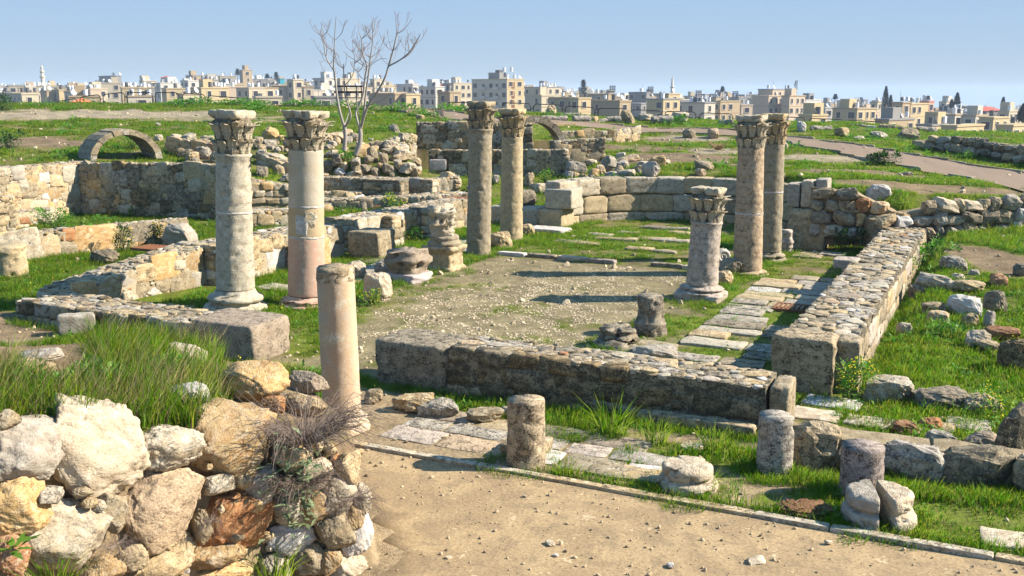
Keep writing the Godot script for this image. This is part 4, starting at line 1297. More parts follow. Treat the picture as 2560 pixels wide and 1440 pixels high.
	for i in 9:
		var a := TAU * i / 9.0
		part("carved_leaf", lf, carved, o, Transform3D(Basis(Vector3.UP, a).scaled_local(Vector3(1, 0.9, 1)), Vector3(sin(a) * 0.255, 0.02 + 0.3 * (i % 2), cos(a) * 0.255)))
	o = thing("carved_base", "small moulded base fragment standing at the foot of the apse pier", "column base", Vector3(7.15, 0, -26.73))
	part("base", lathe(fill_profile([Vector2(0.25, -0.03), Vector2(0.24, 0.12), Vector2(0.27, 0.16), Vector2(0.24, 0.22), Vector2(0.28, 0.28), Vector2(0.26, 0.34), Vector2(0.22, 0.42), Vector2(0.23, 0.55), Vector2(0.2, 0.6)], 0.025), 36, 0.03, 5.0, 697, 0.5, 0.2), stone("rosy", 0), o, Transform3D(Basis(Vector3.UP, -0.4)))
	o = thing("stone_drum", "plain pale drum cut off by the left edge, in grass below the brown boulder wall", "column", Vector3(-11.24, 0.1, -22.62))
	part("drum", lathe(fill_profile([Vector2(0.36, -0.05), Vector2(0.35, 0.5), Vector2(0.375, 0.56), Vector2(0.37, 0.68), Vector2(0.34, 0.7)], 0.03), 44, 0.02, 4.0, 699, 0.0, 0.2), stone("shaft", 2), o)
	o = thing("moulded_fragment", "white carved volute fragment between the short column and the rose-grey column", "carved fragment", Vector3(5.15, 0, -24.71))
	part("scroll", volute_shape(0.16, 0.06), stone("white", 0), o, Transform3D(Basis(Vector3.UP, 0.3), Vector3(0, 0.2, 0)))
	part("block", ashlar(Vector3.ONE, 27, 6.0, 0.15), stone("white", 1), o, Transform3D(Basis(Vector3.UP, 0.3).scaled_local(Vector3(0.34, 0.4, 0.3)), Vector3(-0.04, 0.17, -0.16)))


func split_base(side: float) -> ArrayMesh:
	var n := noise(70 + int(side), 4.0, 5)
	var prof := fill_profile([Vector2(0.31, -0.03), Vector2(0.335, 0.03), Vector2(0.335, 0.1), Vector2(0.31, 0.15), Vector2(0.272, 0.165), Vector2(0.27, 0.19), Vector2(0.295, 0.2), Vector2(0.30, 0.25), Vector2(0.295, 0.3), Vector2(0.27, 0.33), Vector2(0.25, 0.335)], 0.015)
	var st := fresh()
	var seg := 26
	var from := -0.5 * PI + 0.16 if side > 0.5 else 0.5 * PI + 0.05
	var to := from + PI - 0.2
	var rows := []
	for q in prof:
		var row := [Vector3(0, q.y, 0) + Vector3(0.02 if side > 0.5 else -0.02, 0, 0)]
		for j in seg + 1:
			var a := lerpf(from, to, j / float(seg))
			var p := Vector3(cos(a) * q.x, q.y, -sin(a) * q.x)
			p += Vector3(cos(a), 0.3, -sin(a)) * (n.get_noise_3dv(p) * 0.025 + minf(0.0, n.get_noise_3dv(p * 1.5) + 0.25) * 0.2)
			row.append(p)
		rows.append(row)
	st.set_smooth_group(1)
	for i in rows.size() - 1:
		var m: int = rows[i].size()
		for j in m:
			var k := (j + 1) % m
			for v in [rows[i][j], rows[i][k], rows[i + 1][j], rows[i][k], rows[i + 1][k], rows[i + 1][j]]: st.add_vertex(v)
	st.set_smooth_group(2)
	var top: Array = rows[rows.size() - 1]
	for j in range(1, top.size() - 1):
		for v in [top[0], top[j + 1], top[j]]: st.add_vertex(v)
	st.generate_normals()
	return st.commit()


# ---------------------------------------------------------------- paving, paths

func strip(points: Array, lift: float, cuts: int) -> ArrayMesh:    # a sheet between pairs of edge points, following the ground
	var st := fresh()
	st.set_smooth_group(1)
	var rows := []
	for i in points.size() - 1:
		var a: Vector3 = points[i][0]
		var b: Vector3 = points[i][1]
		var c: Vector3 = points[i + 1][0]
		var d: Vector3 = points[i + 1][1]
		var n := maxi(1, int(maxf(a.distance_to(c), b.distance_to(d)) / 0.35))
		for k in n + (1 if i == points.size() - 2 else 0):
			var row := []
			for j in cuts + 1:
				var p := a.lerp(c, k / float(n)).lerp(b.lerp(d, k / float(n)), j / float(cuts))
				p.y = rough_ground(p.x, p.z) + lift
				if p.z > -13.0 and p.x < 0.0 and terrace_depth(p.x, p.z) > -0.03: p.y = -0.3
				row.append(p)
			rows.append(row)
	for i in rows.size() - 1:
		for j in cuts:
			up_tri(st, rows[i][j], rows[i][j + 1], rows[i + 1][j + 1])
			up_tri(st, rows[i][j], rows[i + 1][j + 1], rows[i + 1][j])
	st.generate_normals()
	return st.commit()


func build_paths() -> void:
	# gravel path before the church, laid to the left of its kerb
	var edge := []
	for i in 15:
		edge.append([at_plan(-0.33, -0.1 + i * 0.75), at_plan(-7.5, -0.1 + i * 0.75)])
	solo("gravel_path", "sandy gravel path curving past the ruin in the foreground", "path", strip(edge, 0.006, 60), stone("sand", 0, 0.35, 0.8), Transform3D(), "", "structure")
	var kerb := thing("kerb", "thin pale stone kerb along the gravel path, laid in long pieces", "kerb", Vector3.ZERO, 0.0, "", "structure")
	var t := -0.15
	while t < 9.5:
		var l := rng.randf_range(0.62, 0.86)
		part("kerb_stone", ashlar(Vector3.ONE, 28 + rng.randi() % 3, 18.0, 0.02), stone("cream", [2, 0, 2][rng.randi() % 3], 0.9, 0.6), kerb, Transform3D(Basis(Vector3.UP, -0.4486 + rng.randf_range(-0.006, 0.006)).scaled_local(Vector3(l - 0.008, 0.13, 0.115)), at_plan(-0.27, t + l * 0.5, -0.02)))
		t += l
	var stones := []
	var tints := []
	for i in 5200:
		var s := -0.35 - pow(rng.randf(), 1.0) * 5.2
		var p := at_plan(s, rng.randf_range(-1.0, 9.0))
		if terrace_depth(p.x, p.z) > -0.05: continue
		var size := 0.004 + 0.017 * pow(rng.randf(), 8.0)
		if patchy.get_noise_2d(p.x * 2.0, p.z * 2.0) < -0.05 and rng.randf() < 0.5: continue
		p.y = rough_ground(p.x, p.z) + 0.008 + size * 0.2
		stones.append(Transform3D(Basis.from_euler(Vector3(rng.randf() * 6, rng.randf() * 6, rng.randf() * 6)).scaled_local(Vector3(size * 1.5, size, size * 1.1) * 1.6), p))
		tints.append(Color(1, 0.96, 0.9) * rng.randf_range(0.35, 0.9))
	var pm := plain("pebble", Color(0.74, 0.66, 0.54), 0.9)
	pm.vertex_color_use_as_albedo = true
	scatter("gravel", "loose pebbles scattered over the sandy path", block_shape(30, 2, 3.5, 0.2, 0.15), pm, stones, tints)
	for q in [[Vector3(0.36, 0.02, -8.99), 0.075, "pink-white angular stone lying alone on the sandy path"], [Vector3(0.4, 0.02, -8.74), 0.04, "small white stone below the pink-white one on the path"], [Vector3(2.21, 0.02, -8.62), 0.11, "flat pale stone, largest on the right half of the path"], [Vector3(1.42, 0.02, -8.54), 0.06, "white chip on the path left of the largest flat stone"], [Vector3(-0.58, 0.02, -8.69), 0.05, "small pale chip on the path near its left edge"], [Vector3(0.13, 0.02, -10.13), 0.035, "tiny white chip on the path just below the kerb"], [Vector3(2.98, 0.02, -9.02), 0.05, "pale chip on the path near the kerb at right"]]:
		solo("path_stone", q[2], "stone", rocks[rng.randi() % rocks.size()], stone("white", rng.randi() % 3), Transform3D(Basis(Vector3.UP, rng.randf() * 6.0).scaled_local(Vector3(q[1] * 1.4, q[1] * 0.6, q[1])), q[0]))
	# the walkway over the hill behind
	var far_edge := FAR_EDGE
	solo("hill_path", "brown earth walkway crossing the green hillside behind the ruin", "path", strip(far_edge, 0.05, 6), plain("path_earth", lin(0.185, 0.13, 0.085), 0.95), Transform3D(), "", "structure")
	for side in 2:
		var o := thing("path_edging", ["thin white stone edging along the far side of the hill walkway", "thin white stone edging along the near side of the hill walkway"][side], "kerb", Vector3.ZERO, 0.0, "", "structure")
		for i in range(2, far_edge.size() - 1):
			var a: Vector3 = far_edge[i][side]
			var b: Vector3 = far_edge[i + 1][side]
			var n := maxi(1, int(a.distance_to(b) / 1.1))
			for k in n:
				if rng.randf() < (0.06 if side == 0 else 0.35): continue
				var p := a.lerp(b, (k + 0.5) / n)
				p.y = rough_ground(p.x, p.z) + 0.045
				var d := (b - a).normalized()
				var flat := Vector3(d.x, 0, d.z).normalized()
				part("edging_stone", ashlar(Vector3.ONE, 28 + k % 3, 18.0, 0.02), stone("cream", k % 3), o, Transform3D(Basis(flat * (a.distance_to(b) / n * 0.97), Vector3.UP * 0.12, flat.cross(Vector3.UP) * 0.09), p))


func build_paving() -> void:
	# the south aisle: long flags laid across it, many lost to grass
	var o := thing("aisle_paving", "worn pale flagstones of the right aisle with grass in the joints", "paving", Vector3.ZERO, 0.0, "", "structure")
	var s := 3.15
	while s < 17.3:
		var d := rng.randf_range(0.36, 0.52)
		var t: float = 2.1 + (0.35 if s < 9.0 else 0.3) - (1.0 if s < 6.0 else 0.0)
		while t < 4.4:
			var w := rng.randf_range(0.5, 1.15)
			w = minf(w, 4.45 - t)
			if w > 0.25 and rng.randf() < (0.84 if s < 13.5 else 0.5) and not (absf(s - 9.1) < 0.45 and t > 3.2):
				var at := at_plan(s + d * 0.5, t + w * 0.5, 0.005 + rng.randf_range(-0.015, 0.02))
				part("flagstone", slab_for_paving(), pick([["grey", 3], ["shaft", 2], ["white", 2], ["cream", 1]]), o, Transform3D(Basis(Vector3.UP, -0.4486 + rng.randf_range(-0.03, 0.03)).scaled_local(Vector3(w * 1.0, 0.09, d * 0.98)), at))
			t += w + 0.015
		s += d + rng.randf_range(0.01, 0.12)
	# the porch floor by the kerb
	o = thing("porch_paving", "bleached flagstones of the porch beside the marble shaft", "paving", Vector3.ZERO, 0.0, "", "structure")
	s = 0.12
	while s < 1.3:
		var d := rng.randf_range(0.34, 0.55)
		var t: float = 0.45 + rng.randf() * 0.2
		while t < (4.6 if s < 0.7 else 3.6):
			var w := rng.randf_range(0.5, 1.0)
			if rng.randf() < (0.95 if t < 2.2 else 0.72):
				part("flagstone", slab_for_paving(), pick([["white", 3], ["shaft", 2], ["grey", 1], ["rosy", 1]]), o, Transform3D(Basis(Vector3.UP, -0.4486 + rng.randf_range(-0.06, 0.06)).scaled_local(Vector3(w, 0.08, d)), at_plan(s + d * 0.5, t + w * 0.5, -0.012 + rng.randf_range(-0.012, 0.008))))
			t += w + 0.02
		s += d + 0.02
	# scraps of pavement in the left aisle and at the right end
	o = thing("left_aisle_paving", "scattered pale flagstones in the grass beside the left pedestals", "paving", Vector3.ZERO, 0.0, "", "structure")
	for q in [Vector3(-3.57, 0, -23.7), Vector3(-3.09, 0, -24.37), Vector3(-3.48, 0, -25.13), Vector3(-1.44, 0, -28.16), Vector3(-1.28, 0, -27.07), Vector3(-1.71, 0, -28.93), Vector3(-4.99, 0, -21.63), Vector3(-6.61, 0, -19.47), Vector3(-3.65, 0, -22.43), Vector3(-2.93, 0, -25.13)]:
		part("flagstone", slab_for_paving(), stone(["white", "grey", "cream"][rng.randi() % 3], rng.randi() % 3), o, Transform3D(Basis(Vector3.UP, -0.4486).scaled_local(Vector3(rng.randf_range(0.7, 1.1), 0.12, rng.randf_range(0.5, 0.9))), q + Vector3(0, 0.0, 0)))
	o = thing("right_paving", "broken flags and slabs at the front right, between the low walls", "paving", Vector3.ZERO, 0.0, "", "structure")
	for q in [Vector3(4.36, 0, -13.4), Vector3(3.99, 0, -12.87), Vector3(4.93, 0, -12.31), Vector3(5.37, 0, -12.39), Vector3(5.81, 0, -12.47), Vector3(4.61, 0, -12.55), Vector3(4.73, 0, -9.06), Vector3(1.42, 0, -10.75), Vector3(1.12, 0, -10.87)]:
		part("flagstone", slab_for_paving(), stone(["white", "rosy", "cream"][rng.randi() % 3], rng.randi() % 3), o, Transform3D(Basis(Vector3.UP, -0.4486 + rng.randf_range(-0.1, 0.1)).scaled_local(Vector3(rng.randf_range(0.45, 0.8), 0.1, rng.randf_range(0.35, 0.5))), q))
	o = thing("chancel_paving", "weathered flat stones showing through the grass before the apse", "paving", Vector3.ZERO, 0.0, "", "structure")
	for q in [Vector3(4.56, 0, -31.33), Vector3(5.03, 0, -31.15), Vector3(2.58, 0, -29.75), Vector3(3.45, 0, -30.17), Vector3(4.11, 0, -28.93), Vector3(4.51, 0, -28.62), Vector3(1.57, 0, -28.39), Vector3(1.99, 0, -28.08), Vector3(4.99, 0, -30.17), Vector3(2.97, 0, -28.93), Vector3(3.42, 0, -27.07), Vector3(3.99, 0, -26.59)]:
		part("flagstone", slab_for_paving(), stone(["grey", "shaft", "cream"][rng.randi() % 3], rng.randi() % 3), o, Transform3D(Basis(Vector3.UP, -0.4486 + rng.randf_range(-0.2, 0.2)).scaled_local(Vector3(rng.randf_range(0.6, 1.3), 0.16, rng.randf_range(0.25, 0.45))), q))
	# chancel step
	o = thing("chancel_step", "row of thin pale kerbstones across the nave before the apse", "step")
	for i in 7:
		if i == 4: continue
		part("step_stone", ashlar(Vector3.ONE, 28 + i % 3, 10.0, 0.05), stone(["white", "grey"][i % 2], i), o, Transform3D(Basis(Vector3.UP, -0.46).scaled_local(Vector3(0.78, 0.2, 0.22)), at_plan(13.5 + rng.randf_range(-0.08, 0.08), -4.1 + i * 0.82, 0.0)))
	# chips of the lost floor
	var where := []
	var tints := []
	for i in 17000:
		var p := Vector2(rng.randf_range(2.8, 13.0), rng.randf_range(-4.2, 1.6))
		var c := Vector2((p.x - 7.6) / 4.6, (p.y + 0.9) / 2.3)
		if c.length() + patchy.get_noise_2d(p.x * 2.0, p.y * 2.0) * 0.7 > 0.95 and rng.randf() < 0.93: continue
		if fine.get_noise_2d(p.x * 0.9, p.y * 0.9) < -0.12: continue
		var at := at_plan(p.x, p.y)
		var size := rng.randf_range(0.014, 0.04)
		at.y = rough_ground(at.x, at.z) + 0.004
		where.append(Transform3D(Basis.from_euler(Vector3(rng.randf_range(-0.2, 0.2), rng.randf() * 6, rng.randf_range(-0.2, 0.2))).scaled_local(Vector3(size * 1.4, size * 0.3, size)), at))
		tints.append(Color(1.0, 0.95, 0.88) * rng.randf_range(0.6, 1.1))
	var chip := plain("chip", Color(0.78, 0.72, 0.62), 0.9)
	chip.vertex_color_use_as_albedo = true
	scatter("stone_chips", "pale chips of the broken mosaic floor strewn over the nave", slabs[3], chip, where, tints)
	# a sunken grate and the rusty gratings on the left walls
	for q in [[Vector3(5.49, 0.02, -19.49), 0.7, 0.55, "rusty frame of a sunken pit in the right aisle's paving"], [Vector3(-8.61, 0.42, -24.56), 1.0, 0.6, "rusty corrugated grating on the wall left of the tall columns"], [Vector3(-1.75, 0.6, -34.5), 1.1, 0.5, "rusty grating beside the left one of the pale pair of columns"]]:
		var g := thing("rusty_grating", q[3], "grating", q[0], -0.4486)
		var rust := plain("rust", lin(0.16, 0.065, 0.03), 0.8)
		for i in 9:
			var st := fresh()
			box_tris(st, Vector3.ZERO, Vector3(0.03, 0.03, q[2]))
			part("bar", st.commit(), rust, g, Transform3D(Basis(), Vector3((i / 8.0 - 0.5) * q[1], 0.03, 0)))
		for s2 in [-1.0, 1.0]:
			var st := fresh()
			box_tris(st, Vector3.ZERO, Vector3(q[1] + 0.06, 0.06, 0.04))
			part("frame_bar", st.commit(), rust, g, Transform3D(Basis(), Vector3(0, 0.012, s2 * (q[2] * 0.5 + 0.022))))


var paving_slabs := []
func slab_for_paving() -> Mesh:
	if paving_slabs.is_empty():
		for i in 8: paving_slabs.append(slab_shape(700 + i, 14, 0.03, true))
	return paving_slabs[rng.randi() % 8]


# ---------------------------------------------------------------- the foreground retaining wall and loose stones

func boulder_mesh(sd: int, k: float, amp: float, freq := 1.1) -> ArrayMesh:
	return block_shape(1200 + sd, 22, k + 3.0, amp * 0.22, 0.17, freq * 3.2, 22, 0.03)


func build_retaining_wall() -> void:
	var o := thing("retaining_wall", "dry retaining wall of large white, cream and rust boulders in the near left corner", "wall")
	# [place, width, height, stone, squareness, tilt]
	var list := [
		[Vector3(-3.3, 1.77, -6.64), 0.56, 0.41, "white", 4.0, -0.25], [Vector3(-2.96, 1.61, -7.07), 0.64, 0.66, "white", 6.0, 0.03], [Vector3(-2.61, 1.47, -7.51), 0.48, 0.31, "cream", 3.2, -0.12], [Vector3(-2.27, 1.35, -7.91), 0.69, 0.51, "ochre", 4.5, 0.06],
		[Vector3(-3.36, 1.42, -6.56), 0.41, 0.39, "ochre", 4.0, 0.1], [Vector3(-3.19, 1.1, -6.78), 0.53, 0.48, "cream", 5.0, -0.08], [Vector3(-2.95, 1.14, -7.08), 0.21, 0.26, "cream", 4.0, 0.1], [Vector3(-2.7, 1.04, -7.4), 0.61, 0.60, "rosy", 5.0, 0.04],
		[Vector3(-2.35, 1.08, -7.82), 0.25, 0.15, "cream", 3.5, 0.0], [Vector3(-2.09, 0.95, -8.11), 0.28, 0.25, "white", 3.2, 0.35], [Vector3(-2.25, 0.7, -7.93), 0.53, 0.52, "russet", 3.8, -0.2], [Vector3(-3.4, 1.08, -6.51), 0.20, 0.23, "russet", 5.0, 0.0],
		[Vector3(-2.39, 0.46, -7.77), 0.49, 0.17, "ochre", 3.5, -0.12], [Vector3(-2.69, 0.58, -7.41), 0.50, 0.29, "cream", 3.5, 0.3], [Vector3(-1.87, 0.42, -8.24), 0.34, 0.28, "white", 3.0, 0.2], [Vector3(-1.76, 0.21, -8.27), 0.27, 0.24, "cream", 3.2, 0.0],
		[Vector3(-2.36, 0.31, -7.81), 0.39, 0.16, "ochre", 4.0, 0.0], [Vector3(-2.03, 0.17, -8.17), 0.31, 0.24, "cream", 4.0, 0.1], [Vector3(-3.03, 0.73, -6.99), 0.29, 0.18, "ochre", 4.0, 0.0], [Vector3(-2.22, 1.05, -7.96), 0.12, 0.12, "cream", 3.0, 0.0],
		[Vector3(-1.91, 0.7, -8.23), 0.24, 0.27, "cream", 3.4, 0.2], [Vector3(-1.69, 0.67, -8.29), 0.29, 0.28, "ochre", 3.6, -0.1], [Vector3(-1.68, 0.96, -8.3), 0.31, 0.26, "white", 3.4, 0.1], [Vector3(-1.5, 0.75, -8.35), 0.24, 0.28, "cream", 3.4, -0.2],
		[Vector3(-1.53, 0.43, -8.34), 0.26, 0.29, "cream", 3.4, 0.2], [Vector3(-1.45, 0.06, -8.41), 0.32, 0.25, "white", 3.2, 0.0], [Vector3(-1.36, 0.31, -8.5), 0.28, 0.35, "white", 3.0, 0.1], [Vector3(-1.59, 0.17, -8.32), 0.17, 0.21, "ochre", 3.6, 0.0], [Vector3(-1.43, 0.98, -8.43), 0.21, 0.23, "cream", 3.4, 0.0], [Vector3(-1.85, 1.12, -8.25), 0.27, 0.20, "ochre", 3.6, 0.0],
		[Vector3(-3.08, 1.38, -6.92), 0.11, 0.07, "cream", 3.0, 0.0], [Vector3(-2.86, 0.74, -7.19), 0.21, 0.18, "grey", 3.6, 0.0], [Vector3(-3.23, 1.43, -6.73), 0.17, 0.11, "grey", 3.6, 0.0], [Vector3(-2.48, 0.76, -7.68), 0.13, 0.26, "mortar", 4.0, 0.0], [Vector3(-3.06, 1.29, -6.94), 0.10, 0.06, "cream", 3.0, 0.0], [Vector3(-3.01, 1.24, -7), 0.09, 0.06, "cream", 3.0, 0.0],
		[Vector3(-3.38, 2.04, -6.53), 0.16, 0.11, "cream", 3.6, 0.0], [Vector3(-2.14, 0.81, -8.05), 0.17, 0.13, "ochre", 3.6, 0.0], [Vector3(-1.34, 0.65, -8.52), 0.14, 0.21, "cream", 3.2, 0.0], [Vector3(-1.39, 0.52, -8.47), 0.16, 0.18, "ochre", 3.4, 0.0],
	]
	var i := 0
	for q in list:
		i += 1
		var p: Vector3 = q[0]
		var w: float = q[1]
		var h: float = q[2]
		# the way the wall looks at this place
		var e := 0.12
		var g := Vector3(terrace_depth(p.x + e, p.z) - terrace_depth(p.x - e, p.z), 0, terrace_depth(p.x, p.z + e) - terrace_depth(p.x, p.z - e))
		var out := -g.normalized() if g.length() > 0.01 else Vector3(0.6, 0, 0.8)
		out = (out + Vector3(0.25, 0.12, 0.5)).normalized()
		var right := Vector3.UP.cross(out).normalized()
		var up := out.cross(right)
		right = right.rotated(out, q[4 + 1])
		up = up.rotated(out, q[4 + 1])
		var deep := clampf(maxf(w, h) * 0.8, 0.14, 0.5)
		part("boulder", boulder_mesh(i, q[4], 0.26, 1.3), stone(q[3], i % 3, 1.1, 1.6), o, Transform3D(Basis(right * w * 1.24, up * h * 1.24, out * deep), p - out * (deep * 0.5 - 0.09)))
	# small chinking in the gaps
	for k in 90:
		var t := rng.randf()
		var a := Vector2(-4.2, -5.55).lerp(Vector2(-2.0, -8.2), t) if rng.randf() < 0.7 else Vector2(-2.0, -8.2).lerp(Vector2(-1.3, -8.55), t)
		var y := rng.randf_range(0.0, 0.95) * ground(a.x - 0.3, a.y - 0.25)
		var s := rng.randf_range(0.03, 0.09)
		part("chinking_stone", rocks[k % rocks.size()], pick(WARM), o, Transform3D(Basis.from_euler(Vector3(rng.randf() * 6, rng.randf() * 6, 0)).scaled_local(Vector3(s * 1.4, s, s)), Vector3(a.x - 0.02, y, a.y - 0.02)))
	# the stones lying on its top
	for q in [
		[Vector3(-2.49, 1.34, -9.18), 0.78, 0.40, "rock", "big honey-orange layered rock lying on top of the near left wall", "ochre", 3.6, 0.05], [Vector3(-2.77, 1.52, -8.32), 0.41, 0.28, "rock", "white squarish rock in the grass on the near left wall", "white", 5.0, 0.0],
		[Vector3(-2.33, 1.38, -8.62), 0.20, 0.13, "rock", "small white stone under the honey-orange rock", "white", 3.0, 0.0], [Vector3(-2.18, 1.3, -8.9), 0.30, 0.18, "rock", "reddish brown stone under the right end of the honey-orange rock", "russet", 4.0, 0.1], [Vector3(-2.52, 1.44, -8.46), 0.19, 0.11, "rock", "sharp red and white shard standing on the near left wall", "rosy", 3.0, 0.5],
		[Vector3(-2.13, 1.12, -10.18), 0.50, 0.25, "slab", "rough pink-tan slab between the honey-orange rock and the marble shaft", "rosy", 6.0, 0.0], [Vector3(-1.95, 1.21, -9.18), 0.41, 0.21, "slab", "tan slab just behind the dry bush, left of the marble shaft's foot", "cream", 5.0, 0.0], [Vector3(-3.3, 1.44, -9.9), 0.52, 0.28, "rock", "pale rock half hidden in grass before the great squared block", "cream", 4.0, -0.4],
		[Vector3(-4.26, 1.81, -8.88), 0.47, 0.11, "slab", "flat white slab on the bare ground at the left, upper of the group", "white", 7.0, 0.0], [Vector3(-4.13, 1.86, -8.24), 0.50, 0.15, "slab", "broad cream slab at the left edge, under the upper white slab", "cream", 7.0, 0.0], [Vector3(-3.97, 1.89, -7.74), 0.22, 0.13, "rock", "tan stone at the very left edge beside the grass mound", "ochre", 4.0, 0.0], [Vector3(-4.02, 1.81, -8.42), 0.27, 0.09, "slab", "small russet slab beside the broad cream one", "russet", 6.0, 0.0],
	]:
		i += 1
		var w: float = q[1]
		var h: float = q[2]
		solo(q[3] if q[3] != "slab" else "stone_slab", q[4], "stone", boulder_mesh(i, q[6], 0.24, 1.4), stone(q[5], i % 3, 1.1, 3.0), Transform3D(Basis.from_euler(Vector3(0.05, -0.45, q[7])).scaled_local(Vector3(w, h, w * 0.7)), q[0] + Vector3(0, h * 0.36, -w * 0.2)))


func build_loose_stones() -> void:
	# [foot, width, height, stone, label, squareness]
	var list := [
		[Vector3(3.46, 0, -11.06), 0.58, 0.51, "grey", "large squared boulder between the slim and the thick speckled stumps", 6.0], [Vector3(5.2, 0, -13.44), 0.63, 0.34, "cream", "broad flat boulder beside the yellow flowers right of the aisle wall", 5.0], [Vector3(5.78, 0, -13.14), 0.75, 0.26, "grey", "long flat stone in the grass, second right of the yellow flowers", 6.0],
		[Vector3(6.23, 0.01, -13.02), 0.48, 0.21, "rosy", "low stone at the right, third right of the yellow flowers", 6.0], [Vector3(5.74, 0.02, -11.06), 0.41, 0.68, "lichen", "tall dark block cut off by the right edge above the low wall", 9.0], [Vector3(4.86, 0, -12.1), 0.38, 0.18, "russet", "rounded pinkish stone lying on the flags at the front right", 4.0], [Vector3(5.28, 0, -12.28), 0.28, 0.15, "russet", "small red stone right of the pinkish one on the flags", 4.0],
		[Vector3(5.07, 0, -11.46), 0.40, 0.24, "grey", "squared grey stone on the front right wall's middle", 7.0], [Vector3(5.58, 0.01, -11.44), 0.45, 0.23, "rosy", "reddish squared stone on the front right wall's right part", 7.0], [Vector3(7.61, 0.09, -14.82), 0.48, 0.48, "lichen", "dark boulder in the grass at the right edge, above the low walls", 4.0],
		[Vector3(8.07, 0.23, -17.76), 0.57, 0.37, "white", "large white boulder heading the stone heap right of the aisle wall", 3.6], [Vector3(8.72, 0.25, -18.06), 0.40, 0.43, "grey", "upright pale boulder in the grass, right of the stone heap", 3.4], [Vector3(7.6, 0.23, -17.92), 0.42, 0.24, "grey", "grey slab at the left of the stone heap", 5.0], [Vector3(7.46, 0.2, -17.4), 0.38, 0.21, "ochre", "tan stone under the large white boulder's left end", 4.0],
		[Vector3(8.14, 0.19, -17), 0.19, 0.31, "white", "small upright white stone in the middle of the stone heap", 3.4], [Vector3(7.95, 0.2, -17.26), 0.28, 0.21, "cream", "cream stone under the large white boulder", 3.6], [Vector3(7.54, 0.13, -16.04), 0.39, 0.27, "cream", "tan stone at the bottom of the stone heap", 4.4], [Vector3(8.11, 0.16, -16.4), 0.53, 0.22, "russet", "brown flat stone at the right of the stone heap", 4.0], [Vector3(7.61, 0.12, -15.78), 0.38, 0.17, "grey", "grey stone below the brown flat one of the heap", 4.0],
		[Vector3(9.45, 0.41, -21.5), 0.53, 0.29, "grey", "grey boulder in the grass right of the aisle wall's middle", 3.8], [Vector3(9.65, 0.39, -21.02), 0.23, 0.13, "white", "small white stone right of the grey boulder in the grass", 3.4], [Vector3(9.15, 0.38, -20.56), 0.25, 0.13, "white", "small pale stone below the grey boulder in the grass", 3.4], [Vector3(9.68, 0.36, -19.94), 0.38, 0.27, "russet", "brown boulder in the grass near the right edge", 3.8], [Vector3(10.6, 0.41, -20.94), 0.33, 0.27, "grey", "grey stone cut off by the right edge beside bare earth", 3.8],
		[Vector3(8.97, 0.34, -19.58), 0.58, 0.20, "cream", "long flat cream stone below the small pale stone", 5.0], [Vector3(8.39, 0.34, -19.88), 0.71, 0.28, "cream", "bumpy pale ledge running off the aisle wall into the grass", 4.0], [Vector3(8.09, 0.17, -19.9), 0.40, 0.24, "grey", "small boulder at the end of the pale ledge, by the aisle wall", 3.8], [Vector3(8.62, 0.34, -19.66), 0.20, 0.20, "white", "small upright white stone at the ledge's right end", 3.6], [Vector3(6.69, 0.09, -16.96), 0.27, 0.23, "cream", "small stone at the foot of the aisle wall's outer face", 4.0],
		[Vector3(8.83, 0, -23.18), 0.55, 0.24, "cream", "dark-edged stone sitting on the aisle wall's right border", 5.0],
		[Vector3(-2.75, 0, -20.24), 0.63, 0.60, "white", "white rough boulder behind the marble shaft, with a bush before it", 3.6], [Vector3(-3.56, 0, -22.68), 0.54, 0.40, "cream", "carved cornice scrap behind the top of the marble shaft", 4.0], [Vector3(-2.96, 0, -23.18), 0.39, 0.37, "white", "white stone left of the battered pedestal", 3.6], [Vector3(-0.32, 0, -27.3), 0.58, 0.47, "cream", "oblong tan boulder between the two pale columns' feet", 5.0],
		[Vector3(4.67, 0, -22.1), 0.39, 0.30, "ochre", "brown rounded block right of the short column, front one", 5.0], [Vector3(5.04, 0, -23.18), 0.55, 0.37, "cream", "brown rounded block right of the short column, rear one", 5.0], [Vector3(0.45, 0, -29.76), 0.40, 0.35, "cream", "cream kerb block before the flat white slab", 6.0],
		[Vector3(-9.79, 0.12, -24.12), 0.67, 0.32, "lichen", "dark grey boulder on the end of the north wall, left", 4.0], [Vector3(-8.75, 0.1, -26.62), 0.82, 0.69, "white", "big white corner stone at the right end of the brown boulder wall", 4.4], [Vector3(-11.61, 0.28, -32.32), 0.41, 0.23, "white", "small white stone perched on the brown boulder wall", 3.4], [Vector3(-14.27, 0.26, -30.5), 0.84, 0.48, "cream", "layered pale boulder before the far left wall", 4.4],
		[Vector3(-0.05, 0, -12.8), 0.21, 0.14, "white", "white stone left of the rust-stained stump", 3.6], [Vector3(-1.33, 0, -13.06), 0.53, 0.20, "cream", "first flat footing stone in the grass before the front wall", 5.0], [Vector3(-0.94, 0, -12.8), 0.50, 0.21, "grey", "second flat footing stone in the grass before the front wall", 5.0], [Vector3(-0.36, 0, -12.58), 0.46, 0.18, "cream", "third flat footing stone, left of the rust-stained stump", 5.0], [Vector3(-1.89, 0, -13.44), 0.27, 0.16, "grey", "grey stone right of the marble shaft, below the front wall's corner", 4.4],
		[Vector3(3.39, 0, -12.68), 0.43, 0.16, "white", "whitish flat stone at the right foot of the front wall", 5.0], [Vector3(2.33, 0, -15.84), 0.70, 0.17, "white", "long white stone lying along the front wall's back edge", 4.0], [Vector3(2.16, 0, -11.56), 0.28, 0.06, "white", "thin white flag in the grass before the slim stump", 7.0],
	]
	var i := 100
